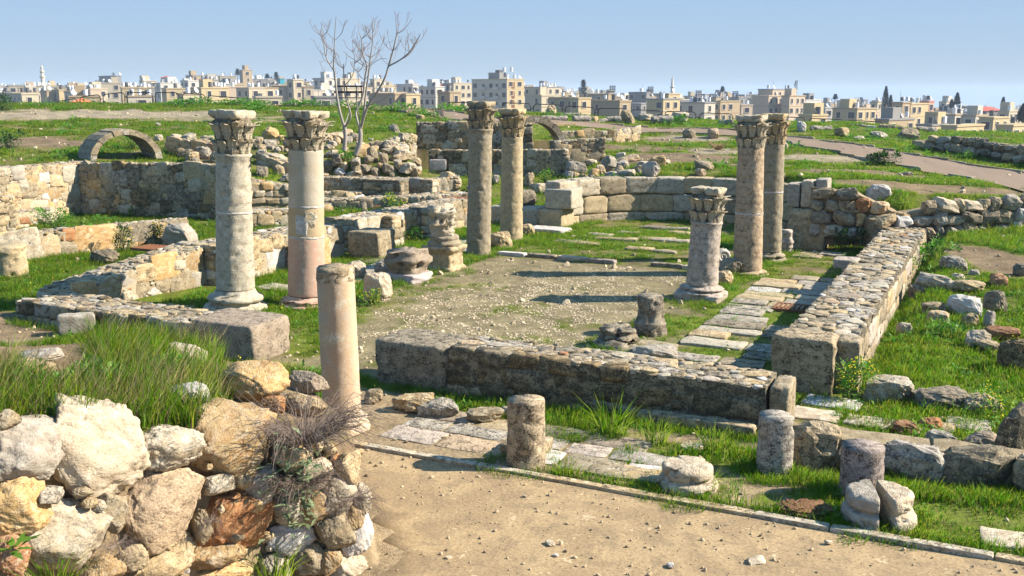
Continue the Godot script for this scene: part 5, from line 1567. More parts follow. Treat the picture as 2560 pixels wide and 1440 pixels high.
	for q in list:
		i += 1
		var w: float = q[1]
		var h: float = q[2]
		var p: Vector3 = q[0]
		solo("limestone_rock", q[4], "stone", block_shape(1200 + i, 9, q[5], 0.09, 0.15, 2.0, 11), stone(q[3], i % 3, 0.9, 3.0), Transform3D(Basis(Vector3.UP, rng.randf_range(-0.7, 0.3)).scaled_local(Vector3(w, h * 1.15, w * rng.randf_range(0.6, 0.85))), p + Vector3(0, h * 0.42, -w * 0.22)))
	# the heap of fallen blocks under the bare tree
	var heap := [
		Vector3(-12.64, 2.05, -38.36), 0.39, 0.30, Vector3(-11.33, 1.94, -37.42), 0.87, 0.52, Vector3(-11.75, 1.87, -36.7), 0.31, 0.31, Vector3(-10.62, 1.82, -36.46), 0.34, 0.31, Vector3(-13.21, 2.27, -40.64), 0.47, 0.25, Vector3(-12.69, 2.25, -40.46), 0.63, 0.28, Vector3(-11.91, 2.25, -40.48), 0.47, 0.22, Vector3(-10.77, 2.04, -38.6), 0.39, 0.27, Vector3(-13.77, 2.25, -40.32), 0.37, 0.28,
		Vector3(-8.41, 1.58, -36.66), 0.77, 0.48, Vector3(-7.98, 1.32, -35.32), 0.36, 0.41, Vector3(-9.61, 2.02, -39.04), 0.42, 0.48, Vector3(-8.58, 1.44, -35.24), 0.27, 0.16, Vector3(-8.94, 1.65, -36.52), 0.37, 0.23, Vector3(-7.7, 1.47, -36.66), 0.51, 0.37, Vector3(-6.74, 1.74, -38.6), 0.60, 0.27, Vector3(-6.43, 1.56, -37.78), 0.53, 0.38, Vector3(-6.98, 2.02, -40.04), 0.47, 0.25, Vector3(-6.47, 2.15, -40.72), 0.38, 0.28, Vector3(-6.29, 2.22, -41.14), 0.54, 0.35,
		Vector3(-5.8, 1.97, -39.88), 0.46, 0.28, Vector3(-5.17, 1.62, -38.24), 0.45, 0.59, Vector3(-5.16, 1.96, -40.1), 0.47, 0.31, Vector3(-4.68, 1.78, -39.5), 0.55, 0.25, Vector3(-4.22, 1.58, -38.82), 0.84, 0.30, Vector3(-4.19, 1.84, -41.6), 0.48, 0.26, Vector3(-4.74, 1.55, -38.08), 0.33, 0.36, Vector3(-5.72, 1.47, -37.74), 0.50, 0.32, Vector3(-5.35, 1.28, -37.68), 0.44, 0.26, Vector3(-6.16, 1.36, -37.7), 0.38, 0.29, Vector3(-5.57, 1.13, -37.64), 0.59, 0.38, Vector3(-6.33, 1.14, -37.64), 0.59, 0.29, Vector3(-6.75, 1.32, -37.68), 0.35, 0.38,
		Vector3(-4.99, 1.11, -37.64), 0.44, 0.32, Vector3(-4.55, 1.22, -37.68), 0.50, 0.32, Vector3(-4.11, 1.36, -37.76), 0.44, 0.24, Vector3(-3.75, 1.29, -37.76), 0.65, 0.35, Vector3(-4.33, 1.05, -37.64), 0.44, 0.21, Vector3(-3.53, 1.12, -37.7), 0.44, 0.29, Vector3(-5.87, 1.04, -37.62), 0.88, 0.23, Vector3(-5.13, 0.95, -37.6), 0.59, 0.21, Vector3(-6.89, 0.99, -37.6), 0.38, 0.29, Vector3(-4.4, 2.17, -42.12), 0.59, 0.33, Vector3(-5.01, 2.45, -43.94), 0.44, 0.37, Vector3(-2.35, 0.7, -37.6), 0.68, 0.59, Vector3(-2.67, 0.78, -37.62), 0.65, 0.23, Vector3(-3.01, 0.72, -37.58), 0.50, 0.26, Vector3(-1.46, 0.62, -37.48), 0.44, 0.23,
		Vector3(-3.34, 0.54, -37.5), 0.59, 0.32, Vector3(-2.06, 0.75, -37.64), 0.44, 0.35, Vector3(0.62, 0.75, -37.98), 0.39, 0.50, Vector3(-0.59, 0.86, -38.12), 0.36, 0.27, Vector3(2.41, 1.04, -38.74), 0.81, 0.54, Vector3(3.17, 1.19, -36.94), 0.60, 0.37, Vector3(3.66, 1.29, -35.42), 0.47, 0.36, Vector3(4.03, 1.37, -34.48), 0.27, 0.16, Vector3(4.61, 1.44, -33.98), 0.64, 0.48, Vector3(3.11, 1.32, -40.34), 0.63, 0.25, Vector3(4.41, 1.51, -39.16), 1.07, 0.27, Vector3(4.29, 1.55, -40.96), 0.41, 0.22, Vector3(4.52, 2.07, -46.76), 0.51, 0.36, Vector3(5.1, 1.97, -46.2), 0.39, 0.25, Vector3(0.99, 0.65, -36.32), 0.62, 0.37, Vector3(1.64, 0.78, -36.42), 0.57, 0.28]
	var sorted := []
	for k in range(0, heap.size(), 3): sorted.append([heap[k], heap[k + 1], heap[k + 2]])
	for z in [[-0.245, -0.095, 34.6, 41.5, 105], [-0.335, -0.275, 34.8, 38.0, 16], [0.03, 0.15, 34.6, 38.5, 26], [-0.19, -0.06, 31.0, 37.0, 22]]:
		for k in z[4]:
			var r := rng.randf_range(z[2], z[3])
			var x := rng.randf_range(z[0], z[1]) * r
			var w := 0.2 + 0.5 * pow(rng.randf(), 2.0)
			sorted.append([Vector3(x, rough_ground(x, -r), -r), w, w * rng.randf_range(0.5, 0.8)])
	sorted.sort_custom(func(a, b): return a[0].x / -a[0].z < b[0].x / -b[0].z)
	for q in sorted:
		i += 1
		var p: Vector3 = q[0]
		var w: float = q[1]
		var h: float = q[2]
		var m := rng.randi() % 6
		var kind: String = ["cream", "ochre", "grey", "cream", "white", "grey"][m]
		solo("fallen_block", "%s %s %s" % [["cream", "tan", "grey", "buff", "whitish", "weathered"][m], "small fallen block" if w < 0.5 else "fallen block", heap_place(p)], "stone", block_shape(1200 + i, 6, [8.0, 5.0, 4.0][i % 3], 0.09, 0.14, 2.0, 11), stone(kind, i % 3), Transform3D(Basis.from_euler(Vector3(rng.randf_range(-0.15, 0.15), rng.randf() * 6.0, rng.randf_range(-0.2, 0.2))).scaled_local(Vector3(w, h * 1.15, w * rng.randf_range(0.6, 0.9))), p + Vector3(0, h * 0.36, 0)), "fallen blocks among the ruins at the back")
	# crumbs of stone over ruin and hillside
	var where := []
	var tints := []
	for n in 5200:
		var r := 8.0 + 54.0 * pow(rng.randf(), 0.8)
		var x := rng.randf_range(-0.58, 0.58) * r
		var c := cover(x, -r)
		var d := church_distance(plan(x, -r))
		if plan(x, -r).x < -0.15 and d < 10.0 and r < 16.0: continue
		if rng.randf() < c.x * 0.85: continue
		var s := rng.randf_range(0.02, 0.05) + (0.10 * pow(rng.randf(), 5.0) if r > 20.0 else 0.02 * rng.randf())
		where.append(Transform3D(Basis.from_euler(Vector3(rng.randf() * 6, rng.randf() * 6, rng.randf() * 6)).scaled_local(Vector3(s * 1.4, s * 0.8, s)), Vector3(x, rough_ground(x, -r) + s * 0.15, -r)))
		tints.append(Color(1.0, 0.94, 0.84) * rng.randf_range(0.45, 1.05))
	var crumb := plain("crumb", Color(0.76, 0.70, 0.60), 0.9)
	crumb.vertex_color_use_as_albedo = true
	scatter("stone_crumbs", "small loose stones lying all over the earth and hillside", rocks[2], crumb, where, tints)


var heap_count := {}
func heap_place(p: Vector3) -> String:
	var u := p.x / -p.z
	var spot := "right of the pale column pair"
	if u < -0.28: spot = "near the arch"
	elif u < -0.19: spot = "between the tall left columns"
	elif u < -0.145: spot = "left of the bare tree"
	elif u < -0.085: spot = "right of the bare tree"
	elif u < 0.0: spot = "left of the pale column pair"
	var c: int = heap_count.get(spot, 0)
	heap_count[spot] = c + 1
	return "%s, %s from left" % [spot, ordinal(c)]


func build_hill_things() -> void:
	# fallen column drums and blocks along the crest
	var i := 300
	for q in [
		[Vector3(2.1, 2.65, -51.86), 1.32, 0.30, "drum", "long fallen shaft lying on the crest, first right of the pale column pair"], [Vector3(2.2, 2.81, -58.28), 0.90, 0.54, "lump", "hump-backed pale block behind the first fallen shaft"], [Vector3(3.23, 2.73, -57.86), 1.11, 0.22, "drum", "thin fallen shaft behind the first one on the crest"], [Vector3(3.57, 2.56, -53.44), 0.91, 0.37, "drum", "short tapering fallen drum, second in the row on the crest"], [Vector3(4.33, 2.55, -55), 0.59, 0.30, "lump", "square grey block on the crest, third in the row"],
		[Vector3(4.85, 2.51, -55.14), 0.55, 0.21, "lump", "low squared block on the crest, fourth in the row"], [Vector3(5.42, 2.46, -55.3), 0.77, 0.38, "drum", "rough fallen drum on the crest, fifth in the row"], [Vector3(6.13, 2.41, -55.52), 0.81, 0.69, "lump", "tall slanting drum on the crest, highest of the row"], [Vector3(7.55, 2.48, -58.94), 1.18, 0.41, "lump", "dark low block on the crest right of the slanting drum"], [Vector3(8.26, 2.38, -57.06), 1.19, 0.44, "drum", "big white rounded drum on the crest near a green bush"], [Vector3(9.46, 2.45, -58.68), 1.00, 0.54, "lump", "pale boulder on the crest right of the white drum"],
		[Vector3(11.78, 2.33, -56.72), 0.79, 0.31, "lump", "long grey block in the grass left of the right column capitals"], [Vector3(8.32, 1.98, -48.68), 0.64, 0.41, "lump", "round tan boulder beside the bare patch on the hill"], [Vector3(9.47, 1.97, -48.58), 0.71, 0.45, "lump", "pinkish boulder by the walkway, left of the right capitals"], [Vector3(14.73, 2.1, -52.64), 0.65, 0.53, "cone", "pointed boulder in the grass right of the right capitals"], [Vector3(16.01, 2.14, -53.68), 1.20, 0.25, "drum", "long low stone in the grass right of the pointed boulder"], [Vector3(16.08, 1.98, -50.34), 0.90, 0.39, "lump", "pale lumpy boulder beyond the walkway"],
		[Vector3(16.37, 1.89, -48.74), 0.60, 0.19, "lump", "small white flat stone in the grass beyond the walkway"], [Vector3(17.86, 1.9, -50.46), 0.98, 0.35, "lump", "dark-shaded stone cluster before the far right boulder wall"], [Vector3(19.78, 1.84, -51.74), 1.20, 0.40, "lump", "grassy stone at the left end of the far right boulder wall"], [Vector3(11.34, 1.75, -43.14), 0.43, 0.30, "lump", "brown boulder right of the grey column's capital"], [Vector3(8.37, 1.48, -31.72), 0.25, 0.22, "lump", "small tan block on the apse pier's right shoulder"], [Vector3(12.77, 1.5, -33.28), 0.47, 0.10, "lump", "dark stone lying in the bare earth below the walkway"],
		[Vector3(8.94, 1.61, -29.38), 0.50, 0.09, "lump", "flat pale stone in grass above the brown and grey boulder wall"], [Vector3(6.53, 1.53, -34.94), 0.68, 0.30, "lump", "tilted flat stone in the grass above the apse wall"], [Vector3(6.19, 1.47, -33.8), 0.39, 0.18, "lump", "small grey stone below the tilted flat one"], [Vector3(10.06, 1.33, -28.02), 0.66, 0.37, "lump", "leaning white slab atop the brown and grey boulder wall"], [Vector3(20.73, 1.43, -41.96), 0.98, 0.55, "lump", "white boulder below the far right wall, at the right edge"], [Vector3(-4.41, 2.79, -49.76), 0.46, 0.31, "lump", "rounded boulder by the walkway behind the roofless room"],
		[Vector3(-11.73, 2.59, -44.66), 0.24, 0.14, "lump", "small pale stone on the green slope above the arch"], [Vector3(-15.52, 2.65, -45.44), 0.25, 0.14, "lump", "small whitish stone on the green slope, left"],
	]:
		i += 1
		var w: float = q[1]
		var h: float = q[2]
		var p: Vector3 = q[0]
		if q[3] == "drum":
			var rad := h * 0.55
			solo("fallen_drum", q[4], "column drum", lathe(fill_profile([Vector2(rad * 0.9, -0.5 * w), Vector2(rad, -0.47 * w), Vector2(rad * 0.94, 0.47 * w), Vector2(rad * 0.85, 0.5 * w)], 0.08), 24, 0.04, 3.0, i, 0.0, 0.2), stone("grey" if i % 2 else "mottled", 0), Transform3D(Basis.from_euler(Vector3(0, 0.25 - 0.1 * (i % 4), PI / 2)), p + Vector3(0, rad * 0.8, 0)))
		else:
			solo("hill_boulder", q[4], "stone", block_shape(1200 + i, 8, 2.4 if q[3] == "cone" else [3.4, 4.5, 6.0][i % 3], 0.09, 0.2, 2.0, 11), stone(["grey", "cream", "rosy", "white"][i % 4], i % 3), Transform3D(Basis.from_euler(Vector3(0, rng.randf() * 6.0, rng.randf_range(-0.15, 0.15))).scaled_local(Vector3(w, h * 1.2, w * 0.7)), p + Vector3(0, h * 0.4, 0)))
	# railing of bent-pipe hoops along the crest
	var pipe := plain("railing_paint", lin(0.035, 0.027, 0.022), 0.55)
	railing("dark pipe railing of separate hoops along the left crest, sloping down leftward", [[Vector3(-27.99, 3.35, -61), Vector3(-26.87, 3.49, -61)], [Vector3(-26.68, 3.53, -61), Vector3(-25.49, 3.72, -61)], [Vector3(-25.32, 3.79, -61), Vector3(-24.12, 3.95, -61)], [Vector3(-23.95, 3.95, -61), Vector3(-22.68, 4.06, -61)], [Vector3(-22.54, 4.06, -61), Vector3(-21.06, 4.06, -61)], [Vector3(-20.9, 4.06, -61), Vector3(-19.5, 4.04, -61)], [Vector3(-19.29, 4.02, -61), Vector3(-17.98, 3.95, -61)], [Vector3(-17.82, 3.88, -61), Vector3(-15.93, 3.74, -61)]], 0.8, pipe)
	railing("dark pipe railing of separate hoops along the right crest before the city", [[Vector3(-3.75, 3.51, -61), Vector3(-2.34, 3.46, -61)], [Vector3(-0.57, 3.46, -61.5), Vector3(1.11, 3.41, -61.5)], [Vector3(1.28, 3.39, -61.5), Vector3(2.98, 3.32, -61.5)], [Vector3(3.15, 3.27, -61.5), Vector3(4.9, 3.18, -61.5)], [Vector3(5.09, 3.15, -61.5), Vector3(6.84, 3.11, -61.5)], [Vector3(7.03, 3.06, -61.5), Vector3(8.85, 2.99, -61.5)], [Vector3(9.07, 2.97, -61.5), Vector3(10.89, 2.92, -61.5)], [Vector3(11.13, 2.87, -61.5), Vector3(13.08, 2.8, -61.5)], [Vector3(13.32, 2.76, -61.5), Vector3(15.29, 2.69, -61.5)], [Vector3(15.55, 2.66, -61.5), Vector3(17.38, 2.59, -61.5)], [Vector3(17.62, 2.55, -61.5), Vector3(19.66, 2.48, -61.5)], [Vector3(19.9, 2.45, -61.5), Vector3(22.02, 2.34, -61.5)]], 0.85, pipe)
	# the open steel shelter behind the tree
	var o := thing("steel_shelter", "small rusty brown steel frame with two flat shelves behind the bare tree", "shelter", Vector3(-9.39, 3.36, -60))
	var rust := plain("shelter_steel", lin(0.05, 0.022, 0.015), 0.6)
	for q in [[0.0, 1.05, 1.6, 0.10, 0.5], [0.0, 0.72, 1.6, 0.12, 0.6], [0.0, 0.40, 1.55, 0.05, 0.5]]:
		var st := fresh()
		box_tris(st, Vector3.ZERO, Vector3(q[2], q[3], q[4]))
		part("shelf", st.commit(), rust, o, Transform3D(Basis(), Vector3(q[0], q[1], 0)))
	for x in [-0.7, -0.1, 0.45, 0.74]:
		var st := fresh()
		box_tris(st, Vector3.ZERO, Vector3(0.05, 1.5, 0.05))
		part("post", st.commit(), rust, o, Transform3D(Basis(), Vector3(x, 0.3, 0.1)))


func railing(label: String, spans: Array, tall: float, mat: Material) -> void:
	var o := thing("railing", label, "railing")
	for i in spans.size():
		var a: Vector3 = spans[i][0]
		var b: Vector3 = spans[i][1]
		var d := (b - a).normalized()
		var st := fresh()
		var pts := [a - Vector3(0, tall, 0), a - Vector3(0, 0.22, 0)]
		for k in 5:
			var t := (k + 1) / 6.0 * PI * 0.5
			pts.append(a + d * (0.2 * (1.0 - cos(t))) - Vector3(0, 0.2 * (1.0 - sin(t)), 0))
		pts.append(a + d * 0.22)
		pts.append(b - d * 0.22)
		for k in 5:
			var t := (k + 1) / 6.0 * PI * 0.5
			pts.append(b - d * (0.2 * (1.0 - sin(t))) - Vector3(0, 0.2 * (1.0 - cos(t)), 0))
		pts.append(b - Vector3(0, 0.22, 0))
		pts.append(b - Vector3(0, tall, 0))
		var radii := []
		for p in pts: radii.append(0.026)
		add_tube(st, pts, radii, 6)
		part("hoop", st.commit(), mat, o)
		if i + 1 < spans.size() and b.distance_to(spans[i + 1][0]) < 0.5:
			var c: Vector3 = spans[i + 1][0]
			for h in [0.26]:
				var st2 := fresh()
				add_tube(st2, [b - Vector3(0, h, 0), c - Vector3(0, h, 0)], [0.02, 0.02], 6)
				part("link", st2.commit(), mat, o)


# ---------------------------------------------------------------- bare tree

func limb(o: Node3D, pts: Array, ra: float, rb: float, called: String, bark: Material) -> void:
	var r0 := ra * 0.68
	var r1 := rb * 0.75
	var smooth := []
	for i in pts.size() - 1:
		var p0: Vector3 = pts[maxi(i - 1, 0)]
		var p1: Vector3 = pts[i]
		var p2: Vector3 = pts[i + 1]
		var p3: Vector3 = pts[mini(i + 2, pts.size() - 1)]
		for k in 4: smooth.append(p1.cubic_interpolate(p2, p0, p3, k / 4.0))
	smooth.append(pts[pts.size() - 1])
	var radii := []
	for i in smooth.size(): radii.append(lerpf(r0, r1, i / (smooth.size() - 1.0)))
	var st := fresh()
	add_tube(st, smooth, radii, 7)
	var inv := -o.position
	part(called, st.commit(), bark, o, Transform3D(Basis(), inv))


func build_tree() -> void:
	var bark := plain("pale_bark", lin(0.27, 0.235, 0.20), 0.85)
	var twig := plain("twig_bark", lin(0.22, 0.15, 0.12), 0.8)
	var left := thing("bare_tree", "leafless pale-barked tree, left one of the two, standing in the fallen blocks", "tree", Vector3(-6.09, 2.1, -37.6))
	limb(left, [Vector3(-6.11, 2.04, -37.6), Vector3(-6.06, 2.56, -37.6), Vector3(-6.08, 2.9, -37.6)], 0.115, 0.09, "trunk", bark)
	limb(left, [Vector3(-6.08, 2.87, -37.6), Vector3(-6.23, 3.42, -37.6), Vector3(-6.34, 4.06, -37.7), Vector3(-6.38, 4.62, -37.7), Vector3(-6.42, 4.95, -37.7)], 0.075, 0.042, "bough", bark)
	limb(left, [Vector3(-6.07, 2.87, -37.6), Vector3(-5.82, 3.25, -37.4), Vector3(-5.88, 3.68, -37.3), Vector3(-5.97, 4.06, -37.2), Vector3(-5.98, 4.55, -37.2), Vector3(-5.99, 5.11, -37.2)], 0.062, 0.02, "bough", bark)
	limb(left, [Vector3(-6.07, 2.96, -37.6), Vector3(-5.97, 3.34, -37.9), Vector3(-5.85, 3.67, -38), Vector3(-5.49, 3.84, -38.1)], 0.03, 0.015, "bough", bark)
	limb(left, [Vector3(-6.43, 4.91, -37.7), Vector3(-6.66, 5.26, -37.8), Vector3(-6.74, 5.57, -37.8), Vector3(-6.82, 6.08, -37.9), Vector3(-6.83, 6.58, -37.9)], 0.04, 0.014, "branch", bark)
	limb(left, [Vector3(-6.43, 4.91, -37.7), Vector3(-6.37, 5.51, -37.6), Vector3(-6.33, 6.09, -37.6), Vector3(-6.24, 6.76, -37.5)], 0.042, 0.012, "branch", bark)
	limb(left, [Vector3(-5.97, 4.35, -37.2), Vector3(-5.75, 4.55, -37), Vector3(-5.6, 4.82, -37), Vector3(-5.54, 5.37, -36.9), Vector3(-5.62, 5.62, -36.9)], 0.03, 0.012, "branch", bark)
	var right := thing("bare_tree", "leafless pale-barked tree, right one of the two, with a wide spreading crown", "tree", Vector3(-5.56, 1.9, -37))
	limb(right, [Vector3(-5.61, 1.93, -37), Vector3(-5.46, 2.3, -37), Vector3(-5.42, 2.64, -37), Vector3(-5.44, 2.84, -37)], 0.13, 0.10, "trunk", bark)
	limb(right, [Vector3(-5.43, 2.8, -37), Vector3(-5.54, 3.15, -37.1), Vector3(-5.59, 3.43, -37.2), Vector3(-5.46, 3.68, -37.2), Vector3(-5.31, 4.06, -37.2), Vector3(-5.24, 4.55, -37.2), Vector3(-5.14, 5.04, -37.2)], 0.06, 0.045, "bough", bark)
	limb(right, [Vector3(-5.4, 2.84, -37), Vector3(-5.26, 3.43, -36.9), Vector3(-5.19, 3.99, -36.9), Vector3(-5.08, 4.62, -36.9), Vector3(-4.97, 5.3, -36.8), Vector3(-4.88, 5.85, -36.8), Vector3(-4.85, 6.59, -36.8)], 0.075, 0.014, "bough", bark)
	limb(right, [Vector3(-5.39, 2.9, -37), Vector3(-5.11, 3.6, -36.7), Vector3(-4.7, 4.16, -36.5), Vector3(-4.43, 4.61, -36.4), Vector3(-4.28, 5.06, -36.4), Vector3(-4.13, 5.52, -36.4), Vector3(-3.97, 6.14, -36.4)], 0.075, 0.03, "bough", bark)
	limb(right, [Vector3(-4.3, 5.01, -36.4), Vector3(-3.88, 5.22, -36.3), Vector3(-3.53, 5.49, -36.2), Vector3(-3.3, 5.83, -36.2), Vector3(-3.15, 6.04, -36.1)], 0.045, 0.014, "branch", bark)
	limb(right, [Vector3(-5.14, 5.04, -37.2), Vector3(-5.31, 5.55, -37.2), Vector3(-5.32, 5.96, -37.2), Vector3(-5.41, 6.18, -37.2)], 0.035, 0.012, "branch", bark)
	limb(right, [Vector3(-5.14, 4.97, -37.2), Vector3(-5.56, 5.22, -37.4), Vector3(-5.83, 5.39, -37.5), Vector3(-6.03, 5.56, -37.5)], 0.022, 0.010, "branch", bark)
	limb(right, [Vector3(-5.32, 3.64, -36.9), Vector3(-4.85, 3.74, -36.6), Vector3(-4.46, 3.91, -36.5), Vector3(-4.22, 4.1, -36.4)], 0.026, 0.012, "branch", bark)
	limb(right, [Vector3(-4.99, 5.03, -36.8), Vector3(-4.69, 5.23, -36.7), Vector3(-4.52, 5.29, -36.7), Vector3(-4.35, 5.27, -36.6)], 0.016, 0.009, "branch", bark)
	limb(right, [Vector3(-3.97, 6.11, -36.4), Vector3(-3.76, 6.22, -36.4), Vector3(-3.59, 6.41, -36.4), Vector3(-3.45, 6.62, -36.4)], 0.02, 0.009, "branch", bark)
	limb(right, [Vector3(-5.43, 2.73, -37), Vector3(-5.43, 3.3, -36.8), Vector3(-5.47, 3.78, -36.7), Vector3(-5.4, 4.34, -36.7), Vector3(-5.41, 4.89, -36.7)], 0.032, 0.012, "branch", bark)
	# finger-like twigs turned up at the branch ends
	for q in [[left, Vector3(-6.82, 6.08, -37.9), 4, 0.8], [left, Vector3(-6.7, 5.4, -37.8), 4, 0.7], [left, Vector3(-6.37, 5.54, -37.6), 5, 1.0], [left, Vector3(-6.32, 5.95, -37.6), 3, 0.7], [left, Vector3(-6.41, 4.55, -37.7), 3, 0.7], [left, Vector3(-6.55, 5.12, -37.7), 3, 0.6], [left, Vector3(-5.98, 4.94, -37.2), 5, 0.6], [left, Vector3(-5.59, 5.1, -37), 4, 0.6], [left, Vector3(-5.59, 5.51, -36.9), 3, 0.5],
		[right, Vector3(-5.32, 5.96, -37.2), 4, 0.7], [right, Vector3(-5.31, 5.59, -37.2), 4, 0.8], [right, Vector3(-4.9, 5.92, -36.8), 5, 0.7], [right, Vector3(-4.86, 6.19, -36.8), 3, 0.5], [right, Vector3(-4.97, 5.3, -36.8), 5, 0.8], [right, Vector3(-5.04, 5.1, -36.9), 4, 0.8], [right, Vector3(-5.14, 5.04, -37.2), 4, 0.7], [right, Vector3(-4.13, 5.52, -36.4), 5, 0.7], [right, Vector3(-3.98, 6.11, -36.4), 4, 0.7], [right, Vector3(-3.53, 5.49, -36.2), 5, 0.6], [right, Vector3(-3.36, 5.73, -36.2), 4, 0.6], [right, Vector3(-4.28, 5.06, -36.4), 3, 0.6], [right, Vector3(-5.24, 4.55, -37.2), 4, 0.6], [right, Vector3(-5.4, 4.82, -36.7), 4, 0.5], [right, Vector3(-4.25, 4.06, -36.4), 2, 0.4], [right, Vector3(-3.73, 5.28, -36.2), 3, 0.7]]:
		var o: Node3D = q[0]
		var from: Vector3 = q[1]
		for k in q[2]:
			var a := rng.randf() * TAU
			var out := Vector3(cos(a), 0, sin(a))
			var l: float = q[3] * rng.randf_range(0.6, 1.15)
			var p1 := from + out * l * 0.45 + Vector3(0, l * 0.35, 0)
			var p2 := from + out * l * 0.72 + Vector3(0, l * 0.95, 0)
			limb(o, [from, p1, p2], 0.013, 0.006, "twig", twig)
			for j in 2:
				var s := p1.lerp(p2, rng.randf())
				var e := s + Vector3(rng.randf_range(-1, 1), rng.randf_range(0.3, 1.2), rng.randf_range(-1, 1)).normalized() * l * rng.randf_range(0.2, 0.45)
				limb(o, [s, s.lerp(e, 0.5) + Vector3(0, -0.02, 0), e], 0.009, 0.005, "twig", twig)


# ---------------------------------------------------------------- plants

func add_blade(st: SurfaceTool, foot: Vector3, lean: Vector3, h: float, w: float, tone: Color, side: Vector3) -> void:
	var mid := foot + Vector3(0, h * 0.58, 0) + lean * 0.35
	var tip := foot + Vector3(0, h, 0) + lean
	var n := (side.cross(tip - foot).normalized() + Vector3.UP * 2.0).normalized()
	st.set_color(tone)
	st.set_normal(n)
	for v in [foot - side * w, foot + side * w, mid + side * w * 0.75, foot - side * w, mid + side * w * 0.75, mid - side * w * 0.75, mid - side * w * 0.75, mid + side * w * 0.75, tip]:
		st.add_vertex(v)


func tuft_shape(sd: int, blades: int, h: float, spread: float, w: float, lean: float, dry := 0.0) -> ArrayMesh:
	var rg := RandomNumberGenerator.new()
	rg.seed = sd
	var st := fresh()
	for i in blades:
		var a := rg.randf() * TAU
		var d := Vector3(cos(a), 0, sin(a))
		var foot := d * spread * sqrt(rg.randf())
		var hh := h * rg.randf_range(0.45, 1.1)
		var a2 := a + rg.randf_range(-0.9, 0.9)
		var tone := Color(rg.randf_range(0.8, 1.2), rg.randf_range(0.85, 1.15), rg.randf_range(0.6, 1.2))
		if rg.randf() < dry: tone = Color(3.4, 1.8, 5.0)
		var a3 := rg.randf() * TAU
		add_blade(st, foot, Vector3(cos(a2), 0, sin(a2)) * hh * lean * rg.randf_range(0.3, 1.3), hh, w * rg.randf_range(0.6, 1.3), tone, Vector3(cos(a3), 0, sin(a3)))
	return st.commit()


func add_leaf(st: SurfaceTool, foot: Vector3, d: Vector3, length: float, width: float, tone: Color) -> void:
	var side := d.cross(Vector3.UP)
	side = side.normalized() if side.length() > 0.1 else Vector3.RIGHT
	var n := side.cross(d).normalized()
	if n.y < 0: n = -n
	var mid := foot + d * length * 0.5 + n * length * 0.06
	var tip := foot + d * length - n * length * 0.08
	st.set_color(tone)
	st.set_normal((n + Vector3.UP * 0.4).normalized())
	for v in [foot, mid - side * width * 0.5, mid + side * width * 0.5, mid - side * width * 0.5, tip, mid + side * width * 0.5]:
		st.add_vertex(v)


# low broad-leaved weeds: leaves fanned from a few stalks
func weed_shape(sd: int, leaves: int, h: float, r: float, size: float) -> ArrayMesh:
	var rg := RandomNumberGenerator.new()
	rg.seed = sd
	var st := fresh()
	for i in leaves:
		var a := rg.randf() * TAU
		var q := sqrt(rg.randf())
		var d := Vector3(cos(a), 0, sin(a))
		var up := rg.randf_range(-0.1, 0.9)
		var dir := (Vector3(cos(a + rg.randf_range(-1, 1)), up, sin(a + rg.randf_range(-1, 1)))).normalized()
		add_leaf(st, d * r * q + Vector3(0, h * rg.randf_range(0.1, 1.0) * (1.0 - q * q * 0.6), 0), dir, size * rg.randf_range(0.6, 1.3), size * rg.randf_range(0.3, 0.6), Color(rg.randf_range(0.75, 1.25), rg.randf_range(0.8, 1.2), rg.randf_range(0.7, 1.3)))
	return st.commit()


func grass_tone() -> Color:
	var k := rng.randf()
	return Color(lerpf(0.75, 1.35, k), lerpf(0.85, 1.15, rng.randf()), lerpf(0.7, 1.1, rng.randf()))


func spread_grass(called: String, label: String, shapes: Array, mat: Material, count: int, near: float, far: float, lim: float, size: Vector2, need: float, test: Callable) -> void:
	var where := []
	var tints := []
	for s in shapes:
		where.append([])
		tints.append([])
	var n := 0
	while n < count:
		n += 1
		var r := sqrt(rng.randf_range(near * near, far * far))
		var x := rng.randf_range(-lim, lim) * r
		var k: float = test.call(x, -r)
		if k < need or rng.randf() > (k - need) / (1.0 - need) + 0.15: continue
		var i := rng.randi() % shapes.size()
		var s := rng.randf_range(size.x, size.y) * (0.6 + 0.5 * k)
		where[i].append(Transform3D(Basis(Vector3.UP, rng.randf() * TAU).scaled_local(Vector3(s, s * rng.randf_range(0.8, 1.25), s)), Vector3(x, rough_ground(x, -r) - 0.01, -r)))
		tints[i].append(grass_tone())
	var o := thing(called, label, "grass", Vector3.ZERO, 0.0, "", "stuff")
	for i in shapes.size():
		if where[i].size(): scatter("blades", "", shapes[i], mat, where[i], tints[i], o)


func grass_at(x: float, z: float) -> float:
	var p := plan(x, z)
	if p.x > 2.0 and p.x < 3.2 and p.y > -0.7 and p.y < 5.3: return 0.0
	if p.x > 4.2 and p.x < 18.2 and p.y > 4.35 and p.y < 5.6: return 0.0
	if p.x < -0.2: return 0.0
	if p.x > 2.4 and p.x < 3.6 and p.y > -9.2 and p.y < -2.9: return 0.0
	if p.x > 3.6 and p.x < 18.4 and p.y > -9.2 and p.y < -7.85: return 0.0
	var g := cover(x, z).x
	if p.x > 3.0 and p.x < 14.0 and p.y > 1.9 and p.y < 4.45: g = minf(g, 0.62)
	if p.x > 0.0 and p.x < 1.4 and p.y < 3.4 and p.y > 0.0: g *= 0.35
	return g


func hill_at(x: float, z: float) -> float:
	if church_distance(plan(x, z)) < 0.3 or on_hill_path(x, z, 0.2): return 0.0
	return cover(x, z).x


func mound_at(x: float, z: float) -> float:
	var u := x / -z
	if u > -0.30 + 0.02 * fine.get_noise_2d(x * 2.0, z * 2.0) or (u < -0.42 and z < -8.0): return 0.0
	return 1.0 if terrace_depth(x, z) > 0.2 else 0.0


